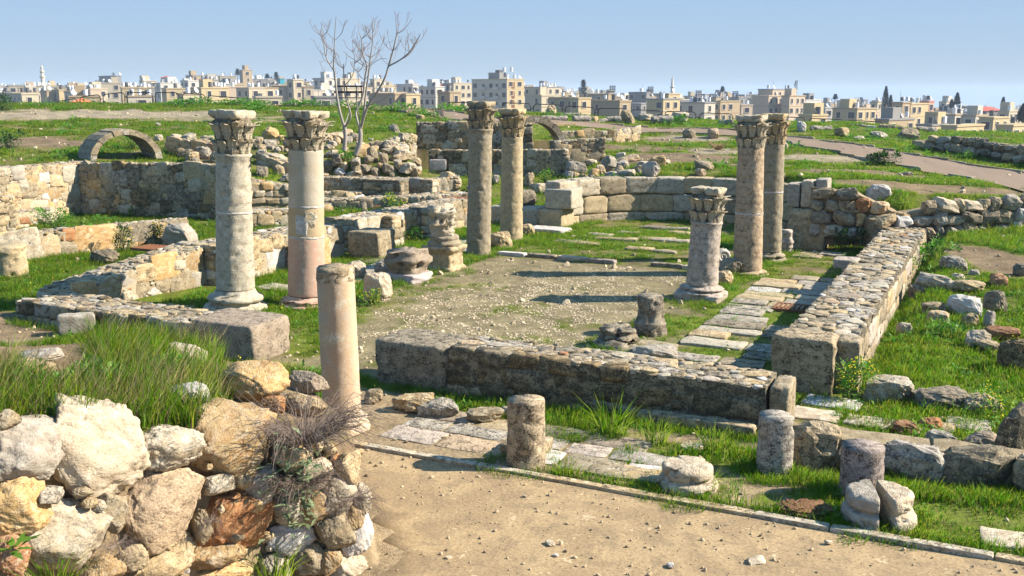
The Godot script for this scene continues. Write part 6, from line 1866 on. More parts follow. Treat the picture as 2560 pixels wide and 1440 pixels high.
func weeds_at(x: float, z: float) -> float:
	if church_distance(plan(x, z)) < 0.3 or on_hill_path(x, z, 0.3): return 0.0
	var n := patchy.get_noise_2d(x * 0.9 + 70.0, z * 0.9)
	return clampf(cover(x, z).x * smoothstep(-0.05, 0.35, n), 0, 1)


func clump(called: String, label: String, at: Vector3, m: Mesh, mat: Material, s: float, tall := 1.0) -> void:
	solo(called, label, "plant", m, mat, Transform3D(Basis(Vector3.UP, rng.randf() * TAU).scaled_local(Vector3(s, s * tall, s)), at))


# a leafy bush: leaves through an uneven dome, stems inside, flowers on top if asked for
func bush(called: String, label: String, at: Vector3, r: float, h: float, leaves: int, size: float, mat: Material, flowers := 0, flower_mat: Material = null) -> void:
	var o := thing(called, label, "bush", at)
	var st := fresh()
	var st2 := fresh()
	var st3 := fresh()
	var lumps := []
	for i in 7:
		lumps.append(Vector3(rng.randf_range(-0.6, 0.6) * r, rng.randf_range(0.2, 0.75) * h, rng.randf_range(-0.6, 0.6) * r))
	for i in leaves:
		var c: Vector3 = lumps[rng.randi() % 7]
		var d := Vector3(rng.randfn(), rng.randfn() * 0.8, rng.randfn()).normalized()
		var p := c + d * rng.randf_range(0.5, 1.0) * minf(r, h) * 0.42
		if p.y < 0.02: p.y = 0.02
		add_leaf(st, p, (d + Vector3(0, 0.35, 0)).normalized(), size * rng.randf_range(0.6, 1.3), size * rng.randf_range(0.35, 0.6), Color(rng.randf_range(0.7, 1.3), rng.randf_range(0.75, 1.2), rng.randf_range(0.7, 1.2)))
		if i < flowers:
			var m := SphereMesh.new()
			m.radius = size * 0.22
			m.height = size * 0.3
			m.radial_segments = 6
			m.rings = 3
			st3.append_from(m, 0, Transform3D(Basis(), p + Vector3(0, size * 0.5, 0) + d * size * 0.4))
	for c in lumps:
		add_tube(st2, [Vector3.ZERO, c * 0.5 + Vector3(0, 0.03, 0), c], [0.012, 0.009, 0.005], 5)
	part("foliage", st.commit(), mat, o)
	part("stem", st2.commit(), plain("stem_green", lin(0.10, 0.11, 0.04), 0.8), o)
	if flowers: part("flowers", st3.commit(), flower_mat, o)


func twig_bush(called: String, label: String, at: Vector3, r: float, h: float, count: int, thick: float, mat: Material, hang := Vector3.ZERO) -> Node3D:
	var o := thing(called, label, "bush", at)
	var st := fresh()
	for i in count:
		var a := rng.randf() * TAU
		var out := Vector3(cos(a), 0, sin(a))
		var l := rng.randf_range(0.35, 1.0)
		var foot := out * r * 0.25 * rng.randf()
		var p1 := foot + out * r * 0.45 * l + Vector3(0, h * 0.55 * l, 0) + hang * 0.15
		var p2 := foot + out * r * 0.85 * l + Vector3(0, h * rng.randf_range(0.5, 1.0) * l, 0) + hang * 0.6 * rng.randf()
		var p3 := p2 + out * r * 0.25 * l + Vector3(rng.randf_range(-0.1, 0.1) * r, -h * 0.15 * rng.randf(), rng.randf_range(-0.1, 0.1) * r) + hang * 0.4 * rng.randf()
		add_tube(st, [foot, p1, p2, p3], [thick, thick * 0.8, thick * 0.55, thick * 0.3], 4)
		for k in 4:
			var s := p1.lerp(p2, rng.randf())
			var d := Vector3(rng.randf_range(-1, 1), rng.randf_range(-0.3, 0.8), rng.randf_range(-1, 1)).normalized() * r * rng.randf_range(0.08, 0.22)
			add_tube(st, [s, s + d * 0.6 + Vector3(0, d.length() * 0.1, 0), s + d], [thick * 0.5, thick * 0.4, thick * 0.2], 3)
	part("twigs", st.commit(), mat, o)
	return o


func build_plants() -> void:
	var green := leafy("grass_green", lin(0.28, 0.385, 0.03), lin(0.5, 0.95, 0.05))
	var leaf := leafy("weed_green", lin(0.125, 0.245, 0.03), lin(0.35, 0.75, 0.06))
	var deep := leafy("bush_green", lin(0.04, 0.085, 0.018), lin(0.25, 0.5, 0.08))
	var straw := leafy("straw", lin(0.36, 0.28, 0.15), lin(0.3, 0.22, 0.1))
	var silver := leafy("silver_leaf", lin(0.20, 0.26, 0.13), lin(0.1, 0.14, 0.06))
	var yellow := plain("flower_yellow", lin(0.75, 0.55, 0.02), 0.6)
	var lawn := []
	var meadow := []
	var long := []
	var far := []
	for i in 3:
		lawn.append(tuft_shape(40 + i, 20, 0.06, 0.085, 0.0035, 0.55))
		meadow.append(tuft_shape(50 + i, 26, 0.13, 0.10, 0.004, 0.5))
		long.append(tuft_shape(60 + i, 26, 0.30, 0.10, 0.0042, 0.55, 0.2))
		far.append(tuft_shape(70 + i, 24, 0.10, 0.24, 0.010, 0.7))
	spread_grass("lawn_grass", "short green grass over the ruin's floors, aisles and edges", lawn, green, 60000, 9.0, 34.0, 0.66, Vector2(0.8, 1.5), 0.42, grass_at)
	spread_grass("meadow_grass", "taller lush grass round the walls and over the right-hand field", meadow, green, 36000, 9.0, 34.0, 0.7, Vector2(0.7, 1.3), 0.72, grass_at)
	spread_grass("hill_grass", "bright grass covering the hillside behind the ruin", far, green, 34000, 30.0, 62.0, 0.68, Vector2(0.6, 1.25), 0.42, hill_at)
	spread_grass("mound_grass", "long green and straw-coloured grass growing on the near left mound", long, green, 16000, 5.2, 12.2, 0.62, Vector2(0.5, 1.0), 0.5, mound_at)
	var weeds := []
	for i in 2: weeds.append(weed_shape(80 + i, 26, 0.22, 0.22, 0.13))
	spread_grass("hill_weeds", "darker broad-leaved weeds in patches over the hillside", weeds, leaf, 6000, 28.0, 62.0, 0.6, Vector2(0.5, 1.3), 0.35, weeds_at)
	spread_grass("low_weeds", "low broad-leaved weeds among the grass of the ruin and the right-hand field", weeds, leaf, 5200, 9.0, 34.0, 0.66, Vector2(0.25, 0.6), 0.6, grass_at)
	var dots := []
	for i in 2600:
		var r := rng.randf_range(9.0, 50.0)
		var x := rng.randf_range(-0.5, 0.62) * r
		if patchy.get_noise_2d(x * 1.3 + 40.0, -r * 1.3) < 0.16 or minf(grass_at(x, -r), hill_at(x, -r) if r > 30.0 else 1.0) < 0.7: continue
		dots.append(Transform3D(Basis().scaled(Vector3.ONE * rng.randf_range(0.012, 0.028)), Vector3(x, rough_ground(x, -r) + rng.randf_range(0.10, 0.2), -r)))
	scatter("wild_flowers", "tiny yellow wild flowers dotted through the grass", block_shape(31, 2, 2.0, 0.0, 0.0), yellow, dots, [])
	# dry straw standing in the mound grass
	var st := []
	var tints := []
	var dry := tuft_shape(90, 14, 0.42, 0.12, 0.0022, 0.6)
	for i in 3600:
		var x := rng.randf_range(-6.0, -1.3)
		var z := rng.randf_range(-11.2, -5.4)
		if mound_at(x, z) < 0.5 or patchy.get_noise_2d(x * 3.0, z * 3.0) < -0.05: continue
		st.append(Transform3D(Basis(Vector3.UP, rng.randf() * TAU).scaled_local(Vector3.ONE * rng.randf_range(0.6, 1.25)), Vector3(x, rough_ground(x, z) - 0.01, z)))
		tints.append(Color(1, 1, 1) * rng.randf_range(0.6, 1.2))
	scatter("dry_straw", "thin dry stalks standing among the green grass of the near left mound", dry, straw, st, tints)
	# rows of grass along the feet of walls and columns
	var foot := []
	var ft := []
	for q in [[at_plan(1.92, -0.8), at_plan(1.98, 4.9), 260, 0.16], [at_plan(2.35, -4.3), at_plan(2.5, -9.0), 110, 0.14], [at_plan(5.0, 5.75), at_plan(18.0, 5.75), 380, 0.25], [at_plan(5.0, 4.32), at_plan(17.5, 4.3), 260, 0.1], [at_plan(7.0, -7.8), at_plan(18.0, -7.5), 230, 0.2], [Vector3(-12.01, 0.12, -23.67), Vector3(-8.5, 0.12, -26.92), 150, 0.2], [Vector3(3.1, 0, -10.57), Vector3(5.28, 0, -9.94), 260, 0.22], [at_plan(-0.1, 2.6), at_plan(-0.12, 8.6), 190, 0.05], [at_plan(4.3, 5.9), at_plan(4.2, 7.4), 60, 0.3], [Vector3(-13.33, 0.2, -31.71), Vector3(-8.5, 0.2, -30.02), 130, 0.2], [at_plan(5.0, -5.3), at_plan(16.5, -5.1), 260, 0.35], [at_plan(9.0, 1.9), at_plan(17.0, 2.1), 220, 0.3]]:
		for k in q[2]:
			var p: Vector3 = q[0].lerp(q[1], rng.randf()) + Vector3(rng.randfn(), 0, rng.randfn()) * q[3] * 0.5
			p.y = rough_ground(p.x, p.z) - 0.01
			foot.append(Transform3D(Basis(Vector3.UP, rng.randf() * TAU).scaled_local(Vector3.ONE * rng.randf_range(0.6, 1.3)), p))
			ft.append(grass_tone())
	# and round each column's foot
	for q in [[Vector3(-5.22, 0, -18.93), 0.55, 50], [Vector3(-4.07, 0, -19.47), 0.5, 50], [Vector3(-0.87, 0, -26.06), 0.4, 40], [Vector3(-0.02, 0, -28.7), 0.4, 30], [Vector3(3.84, 0, -20.35), 0.6, 80], [Vector3(5.43, 0, -23.28), 0.45, 50], [Vector3(6.43, 0, -25.31), 0.45, 40], [Vector3(2.92, 0, -10.81), 0.3, 60], [Vector3(1.86, 0, -10.29), 0.42, 70], [Vector3(3.6, 0, -9.45), 0.45, 90], [Vector3(3.65, 0, -10.12), 0.3, 40], [Vector3(0.16, 0, -11.05), 0.4, 40], [Vector3(-2.32, 0, -22.43), 0.6, 60], [Vector3(-1.58, 0, -23.7), 0.55, 50], [Vector3(1.76, 0, -16.53), 0.5, 40], [Vector3(2.41, 0, -17.38), 0.4, 40], [Vector3(0.95, 0, -12.16), 0.3, 50], [Vector3(0.6, 0, -12.23), 0.3, 40]]:
		for k in q[2]:
			var a := rng.randf() * TAU
			var p: Vector3 = q[0] + Vector3(cos(a), 0, sin(a)) * q[1] * rng.randf_range(0.75, 1.35)
			p.y = rough_ground(p.x, p.z) - 0.01
			foot.append(Transform3D(Basis(Vector3.UP, rng.randf() * TAU).scaled_local(Vector3.ONE * rng.randf_range(0.5, 1.0)), p))
			ft.append(grass_tone())
	scatter("wall_foot_grass", "fringe of grass along the feet of walls and columns", meadow[0], green, foot, ft)
	# single plants one can point at
	var big := tuft_shape(95, 90, 0.5, 0.16, 0.007, 0.8)
	clump("grass_clump", "tall spiky grass clump against the shaded front wall, right of the rust-stained stump", Vector3(1.24, 0, -12.08), big, green, 1.0)
	clump("grass_clump", "lower spiky grass clump right of the tall one, before the shaded front wall", Vector3(1.74, 0, -11.79), big, green, 0.7)
	clump("grass_clump", "grass spilling between the speckled stump and the shaded front wall", Vector3(2.36, 0, -11.51), big, green, 0.62)
	clump("grass_clump", "grass tuft growing through the round base beside the kerb", Vector3(2.07, 0, -10.31), big, green, 0.55)
	clump("grass_clump", "grass tuft at the foot of the retaining wall, under the dry bush", Vector3(-2.1, 0.29, -8.09) + Vector3(0.1, -0.2, 0.12), big, green, 0.8)
	clump("grass_clump", "grass blades at the bottom left corner, under the cream boulder", Vector3(-3.28, 0.86, -6.66) + Vector3(0.12, -0.12, 0.12), big, green, 0.7)
	clump("broad_leaf_weed", "broad-leaved green weed rooted in the boulder wall at the left edge", Vector3(-3.42, 1.15, -6.49) + Vector3(0.08, 0, 0.1), weed_shape(96, 14, 0.12, 0.08, 0.16), leaf, 0.9)
	bush("flowering_bush", "bushy yellow-flowered plant at the corner block of the aisle wall", Vector3(4.66, 0, -13.58), 0.34, 0.62, 900, 0.055, leaf, 130, yellow)
	bush("flowering_bush", "small yellow-flowered plant on the low wall between the left columns and the pale pair", Vector3(-3.72, 0.52, -32.2), 0.42, 0.5, 500, 0.07, leaf, 110, yellow)
	bush("flowering_bush", "yellow-flecked bush growing from the brown boulder wall, left one", Vector3(-9.88, 0.15, -25.64), 0.36, 0.85, 700, 0.07, deep, 60, yellow)
	bush("flowering_bush", "yellow-flecked bush growing from the brown boulder wall, right one", Vector3(-9.43, 0.3, -26.87), 0.24, 0.5, 420, 0.06, deep, 40, yellow)
	bush("flowering_bush", "yellow flowering plants in the grass at the right end of the low front walls", Vector3(6.4, 0, -12.87), 0.4, 0.4, 500, 0.05, leaf, 90, yellow)
	bush("flowering_bush", "small green and yellow weed before the white boulder behind the marble shaft", Vector3(-2.81, 0, -19.84), 0.24, 0.34, 420, 0.05, leaf, 60, yellow)
	bush("flowering_bush", "yellow-dotted herbs against the outer face of the aisle wall", Vector3(8.73, 0.2, -22.57), 0.5, 0.4, 700, 0.06, leaf, 90, yellow)
	for q in [[Vector3(-3.64, 1.81, -7.72), "feathery green plants at the left end of the near mound"], [Vector3(-3.54, 1.73, -8.16), "feathery green plants behind the big white boulder of the near wall"], [Vector3(-3.18, 1.5, -9.24), "leafy weeds in the grass at the right side of the near mound"]]:
		bush("green_bush", q[1], q[0], 0.36, 0.26, 900, 0.05, leaf)
	bush("flowering_bush", "sprig of yellow flowers beside the honey-orange rock", Vector3(-2.53, 1.45, -8.44), 0.07, 0.2, 90, 0.035, leaf, 8, yellow)
	bush("green_bush", "rounded dark bush beside the walkway on the right hillside", Vector3(13.1, 1.56, -36.42), 0.75, 0.5, 900, 0.12, deep)
	bush("green_bush", "dense low bush on the ledge before the far left wall", Vector3(-12.94, 0.3, -28.84), 0.75, 0.6, 800, 0.09, leaf)
	bush("green_bush", "dark bush at the left edge of the hillside, upper one", Vector3(-26.51, 3.17, -54.44), 0.9, 0.9, 600, 0.14, deep)
	bush("green_bush", "grey-green bush at the left edge of the hillside, lower one", Vector3(-18.16, 2.12, -37.18), 0.6, 0.6, 500, 0.12, deep)
	bush("green_bush", "green bush under the arch at the back left", Vector3(-13.97, 2.08, -37.94), 0.5, 0.5, 400, 0.1, leaf)
	bush("green_bush", "leafy bush on the crest right of the big white drum", Vector3(9.11, 2.35, -56.22), 0.5, 0.5, 450, 0.13, leaf)
	bush("green_bush", "leafy plants in the left aisle before the long north wall", Vector3(-2.76, 0, -28.54), 0.4, 0.4, 500, 0.07, leaf, 20, yellow)
	bush("green_bush", "tuft of weeds between the column pair and the apse, on the ruined wall", Vector3(1.2, 0.76, -37.42), 0.4, 0.7, 300, 0.09, leaf, 15, yellow)
	bush("green_bush", "dark leafy weeds in shade behind the apse pier", Vector3(8.74, 0.2, -26.68), 0.7, 0.4, 600, 0.1, deep)
	bush("green_bush", "low leafy weeds under the bare trees", Vector3(-6.15, 1.63, -38.12), 0.6, 0.35, 400, 0.09, leaf)
	bush("green_bush", "green weeds on the broken left end of the roofless room", Vector3(-4.28, 1.99, -42.48), 0.5, 0.4, 350, 0.09, leaf)
	bush("green_bush", "leafy plants in grass at the foot of the aisle wall's outer face", Vector3(10.05, 0.3, -24.2), 0.8, 0.35, 700, 0.09, leaf)
	bush("green_bush", "shadowed weeds before the stone heap on the right", Vector3(7.23, 0, -16.48), 0.6, 0.4, 700, 0.07, leaf)
	var crest := weed_shape(97, 240, 0.42, 0.95, 0.24)
	var row := 0
	for q in [Vector3(-18.74, 3.34, -58.7), Vector3(-17.82, 3.37, -59.42), Vector3(-16.16, 3.35, -59.18), Vector3(-15.38, 3.37, -59.7), Vector3(-14.34, 3.33, -59.18), Vector3(-12.25, 3.29, -58.96), Vector3(-11.38, 3.28, -59.16), Vector3(-13.57, 3.14, -55.08), Vector3(-9.48, 3.25, -58.66), Vector3(-7.78, 3.14, -56.12), Vector3(-52.12, -3.78, -542), Vector3(-44.77, -4.16, -529), Vector3(-36.93, -4.74, -505), Vector3(-3.69, 3.05, -59.92), Vector3(-2.91, 2.97, -58.1), Vector3(-5.78, 3.07, -55.64), Vector3(-4.42, 2.88, -52.1)]:
		row += 1
		solo("crest_plant", "leafy green plant on the left crest by the walkway, %s from the left" % ["first", "second", "third", "fourth", "fifth", "sixth", "seventh", "eighth, set lower,", "ninth", "tenth", "eleventh", "twelfth", "thirteenth", "fourteenth", "fifteenth", "sixteenth, set lower,", "seventeenth, set lower,"][row - 1], "plant", crest, leaf, Transform3D(Basis(Vector3.UP, row * 1.3).scaled_local(Vector3.ONE * rng.randf_range(0.75, 1.1)), q), "leafy plants along the crest")
	twig_bush("dry_bush", "tan ball of dead weed on the bare patch of the hill", Vector3(8.57, 1.75, -42.94), 0.42, 0.42, 90, 0.008, plain("dry_tan", lin(0.32, 0.22, 0.11), 0.9))
	# the big dry bush that hangs over the near wall's corner, and its offshoots
	var dead := plain("dead_twig", lin(0.16, 0.12, 0.095), 0.9)
	var o := twig_bush("dry_bush", "grey dead bush hanging over the near wall's right corner, before the marble shaft", Vector3(-1.76, 1.24, -8.27) + Vector3(0.0, 0.05, 0.02), 0.62, 0.5, 230, 0.0035, dead, Vector3(0.12, -0.25, 0.1))
	var st4 := fresh()
	for i in 60:
		var a := rng.randf() * TAU
		add_leaf(st4, Vector3(rng.randfn() * 0.12 - 0.1, rng.randf_range(-0.45, 0.12), rng.randfn() * 0.1 + 0.12), Vector3(cos(a), rng.randf_range(-0.2, 0.9), sin(a)).normalized(), rng.randf_range(0.08, 0.16), rng.randf_range(0.03, 0.05), Color(1, 1, 1) * rng.randf_range(0.7, 1.2))
	part("leaves", st4.commit(), silver, o)
	twig_bush("dry_bush", "thin dead stems trailing down the rounded end of the near wall", Vector3(-1.46, 0.77, -8.39) + Vector3(0.1, 0.0, 0.1), 0.3, 0.16, 70, 0.0025, dead, Vector3(0.05, -0.4, 0.08))
	twig_bush("dry_bush", "wispy dead grass hanging between the boulders, left of centre of the near wall", Vector3(-2.98, 0.95, -7.05) + Vector3(0.1, 0.0, 0.08), 0.16, 0.1, 60, 0.0018, dead, Vector3(0.02, -0.25, 0.06))
	twig_bush("dry_bush", "wispy dead roots hanging beside the russet boulder of the near wall", Vector3(-2.46, 0.85, -7.7) + Vector3(0.08, 0.0, 0.08), 0.12, 0.12, 50, 0.0018, dead, Vector3(0.0, -0.25, 0.05))
	o = twig_bush("dry_bush", "grey dead bush with dusty green leaves clinging to the near wall under the hanging one", Vector3(-1.82, 0.88, -8.25) + Vector3(0.05, 0.05, 0.08), 0.42, 0.3, 150, 0.003, dead, Vector3(0.08, -0.3, 0.08))
	st4 = fresh()
	for i in 110:
		var a := rng.randf() * TAU
		add_leaf(st4, Vector3(rng.randfn() * 0.10 - 0.03, rng.randf_range(-0.4, 0.28), rng.randfn() * 0.08 + 0.10), Vector3(cos(a), rng.randf_range(-0.4, 0.9), sin(a)).normalized(), rng.randf_range(0.07, 0.15), rng.randf_range(0.025, 0.045), Color(1, 1, 1) * rng.randf_range(0.5, 1.1))
	part("leaves", st4.commit(), silver, o)
	# tall single dry stalks crossing the marble shaft
	o = thing("dry_stalk", "long dark dead stalks rising from the dry bush across the marble shaft", "plant", Vector3(-1.64, 1.24, -8.31))
	for q in [[Vector3(0.03, 0, 0.05), Vector3(0.15, 0.28, 0.1), Vector3(0.33, 0.50, 0.12)], [Vector3(-0.02, 0, 0.03), Vector3(0.0, 0.3, 0.06), Vector3(0.04, 0.58, 0.1)], [Vector3(0.05, -0.05, 0.05), Vector3(0.3, 0.1, 0.12), Vector3(0.55, 0.22, 0.16)], [Vector3(-0.1, 0, 0.05), Vector3(-0.14, 0.2, 0.08), Vector3(-0.05, 0.42, 0.1)]]:
		var s2 := fresh()
		add_tube(s2, q, [0.004, 0.003, 0.0015], 4)
		part("stalk", s2.commit(), dead, o)
	# far trees on the city's slope and the earth heap by the path
	var soil := block_shape(99, 12, 2.2, 0.3, 0.1, 2.5)
	solo("earth_heap", "small heap of fresh dark brown soil beside the kerb", "soil heap", soil, stone("russet", 1, 2.0, 4.0), Transform3D(Basis().scaled(Vector3(0.5, 0.16, 0.4)), Vector3(2.96, 0.02, -9.76)))


# ---------------------------------------------------------------- the city across the valley

var city_tones := {}
var tank_mesh: Mesh
var window_meshes := {}

func tone(called: String) -> StandardMaterial3D:
	var c: Color = {"cream": lin(0.41, 0.345, 0.235), "yellow": lin(0.41, 0.315, 0.17), "pale": lin(0.43, 0.38, 0.295), "white": lin(0.46, 0.43, 0.375), "ochre": lin(0.32, 0.235, 0.135), "grey": lin(0.215, 0.20, 0.18), "peach": lin(0.42, 0.32, 0.22), "salmon": lin(0.43, 0.20, 0.14), "dark": lin(0.09, 0.085, 0.08), "red": lin(0.42, 0.07, 0.035), "orange": lin(0.55, 0.15, 0.05), "teal": lin(0.05, 0.28, 0.33)}[called]
	var m := plain("wall_" + called, c, 0.92)
	return m


func window_mesh(tall: float, wide: float) -> Mesh:
	var key := "%.1f/%.1f" % [tall, wide]
	if not window_meshes.has(key):
		var st := fresh()
		# surround and sill stand proud, the pane lies back between them
		box_tris(st, Vector3(0, tall * 0.5 + 0.08, 0.03), Vector3(wide + 0.3, 0.14, 0.12))
		box_tris(st, Vector3(0, -tall * 0.5 - 0.08, 0.06), Vector3(wide + 0.3, 0.14, 0.2))
		box_tris(st, Vector3(-wide * 0.5 - 0.07, 0, 0.03), Vector3(0.14, tall, 0.12))
		box_tris(st, Vector3(wide * 0.5 + 0.07, 0, 0.03), Vector3(0.14, tall, 0.12))
		st.set_material(plain("window_surround", lin(0.5, 0.42, 0.3), 0.9))
		var m := st.commit()
		var st2 := fresh()
		box_tris(st2, Vector3(0, 0, 0.0), Vector3(wide, tall, 0.04))
		st2.set_material(plain("window_glass", lin(0.03, 0.03, 0.035), 0.25))
		window_meshes[key] = st2.commit(m)
	return window_meshes[key]


func bare_part(called: String, m: Mesh, parent: Node3D, t: Transform3D) -> void:
	var o := MeshInstance3D.new()
	o.name = called
	o.mesh = m
	o.transform = t
	parent.add_child(o, true)


func cuboid(size: Vector3) -> Mesh:
	var st := fresh()
	box_tris(st, Vector3.ZERO, size)
	return st.commit()


# corner = roof height at the edge between the lit and the shaded face; l and m their lengths; phi = the turn of the lit face
func house(label: String, corner: Vector3, l: float, m: float, phi: float, wall_tone: String, floors: int, roof := "flat", tanks := 3, shaded := "", called := "house") -> Node3D:
	var p := deg_to_rad(phi)
	var right := Vector3(cos(p), 0, -sin(p))       # along the lit face
	var back := Vector3(-sin(p), 0, -cos(p))       # along the shaded face
	var foot := minf(ground(corner.x, corner.z), ground(corner.x, corner.z - 12.0)) - 1.5
	var tall := corner.y - foot
	var o := thing(called, label, "building", Vector3(corner.x, foot, corner.z))
	o.basis = Basis(right, Vector3.UP, -back)
	var mat := tone(wall_tone)
	part("wall", cuboid(Vector3(l, tall, m)), mat, o, Transform3D(Basis(), Vector3(l * 0.5, tall * 0.5, -m * 0.5)))
	var trim := tone(["ochre", "grey", wall_tone][rng.randi() % 3])
	if roof == "flat":
		part("parapet", cuboid(Vector3(l + 0.3, 0.35, m + 0.3)), trim if rng.randf() < 0.5 else mat, o, Transform3D(Basis(), Vector3(l * 0.5, tall - 0.1, -m * 0.5)))
		if floors > 1:
			part("string_course", cuboid(Vector3(l + 0.16, 0.18, m + 0.16)), trim, o, Transform3D(Basis(), Vector3(l * 0.5, tall - 3.4, -m * 0.5)))
	else:
		var st := fresh()
		var a := [Vector3(-0.5, 0, 0.5), Vector3(l + 0.5, 0, 0.5), Vector3(l + 0.5, 0, -m - 0.5), Vector3(-0.5, 0, -m - 0.5)]
		var top := Vector3(l * 0.5, minf(l, m) * 0.28, -m * 0.5)
		var c := Vector3(l * 0.5, 0, -m * 0.5)
		for i in 4:
			tri(st, a[i] - c, a[(i + 1) % 4] - c, top - c)
		st.generate_normals()
		part("roof", st.commit(), tone("red" if roof == "red" else "orange"), o, Transform3D(Basis(), Vector3(0, tall, 0) + c))
	# windows: on the lit face, then on the shaded one
	for face in 2:
		var wide := l if face == 0 else m
		if shaded == "blind" and face == 1: continue
		if shaded == "bare" and face == 0: continue
		var cols := clampi(int(wide / 2.8), 1, 5)
		if wide < 2.6: continue
		for f in mini(floors, 4):
			var y := tall - 1.75 - f * 3.1
			for k in cols:
				if rng.randf() < 0.12: continue
				var w := [1.2, 1.5, 0.9][rng.randi() % 3] as float
				var x := (k + 0.5 + rng.randf_range(-0.08, 0.08)) * wide / cols
				var t := Transform3D(Basis(), Vector3(x, y, 0.01)) if face == 0 else Transform3D(Basis(Vector3.UP, -PI / 2), Vector3(-0.01, y, -x))
				bare_part("window", window_mesh(1.5, w * 1.2), o, t)
	if roof == "flat":
		if tank_mesh == null:
			var cy := CylinderMesh.new()
			cy.top_radius = 0.55
			cy.bottom_radius = 0.55
			cy.height = 1.5
			cy.radial_segments = 12
			tank_mesh = cy
		for i in tanks:
			var dark := rng.randf() < 0.3
			part("water_tank", tank_mesh, tone("dark") if dark else plain("tank_white", lin(0.62, 0.62, 0.62), 0.5), o, Transform3D(Basis().scaled(Vector3.ONE * rng.randf_range(0.6, 1.0)), Vector3(rng.randf_range(0.08, 0.92) * l, tall + 0.8, -rng.randf_range(0.05, 0.6) * m)))
		if rng.randf() < 0.5 and l > 5.0:
			var w := rng.randf_range(2.2, 3.6)
			part("stair_hut", cuboid(Vector3(w, 2.3, 2.6)), tone("grey") if rng.randf() < 0.35 else mat, o, Transform3D(Basis(), Vector3(rng.randf_range(0.25, 0.75) * l, tall + 1.15, -m * 0.6)))
		if rng.randf() < 0.45:
			var st := fresh()
			add_tube(st, [Vector3.ZERO, Vector3(0, rng.randf_range(1.5, 3.2), 0)], [0.05, 0.03], 5)
			part("aerial", st.commit(), tone("dark"), o, Transform3D(Basis(), Vector3(rng.randf_range(0.1, 0.9) * l, tall, -m * 0.4)))
		if rng.randf() < 0.4:
			var dish := lathe([Vector2(0.02, 0), Vector2(0.45, 0.08), Vector2(0.7, 0.25), Vector2(0.72, 0.28)], 14, 0.0, 1.0, 1, 0.0, 0.0, false)
			part("satellite_dish", dish, plain("dish", lin(0.5, 0.5, 0.48), 0.6), o, Transform3D(Basis.from_euler(Vector3(1.1, rng.randf_range(-0.6, 0.6), 0)), Vector3(rng.randf_range(0.1, 0.9) * l, tall + 0.7, -0.8)))
	return o


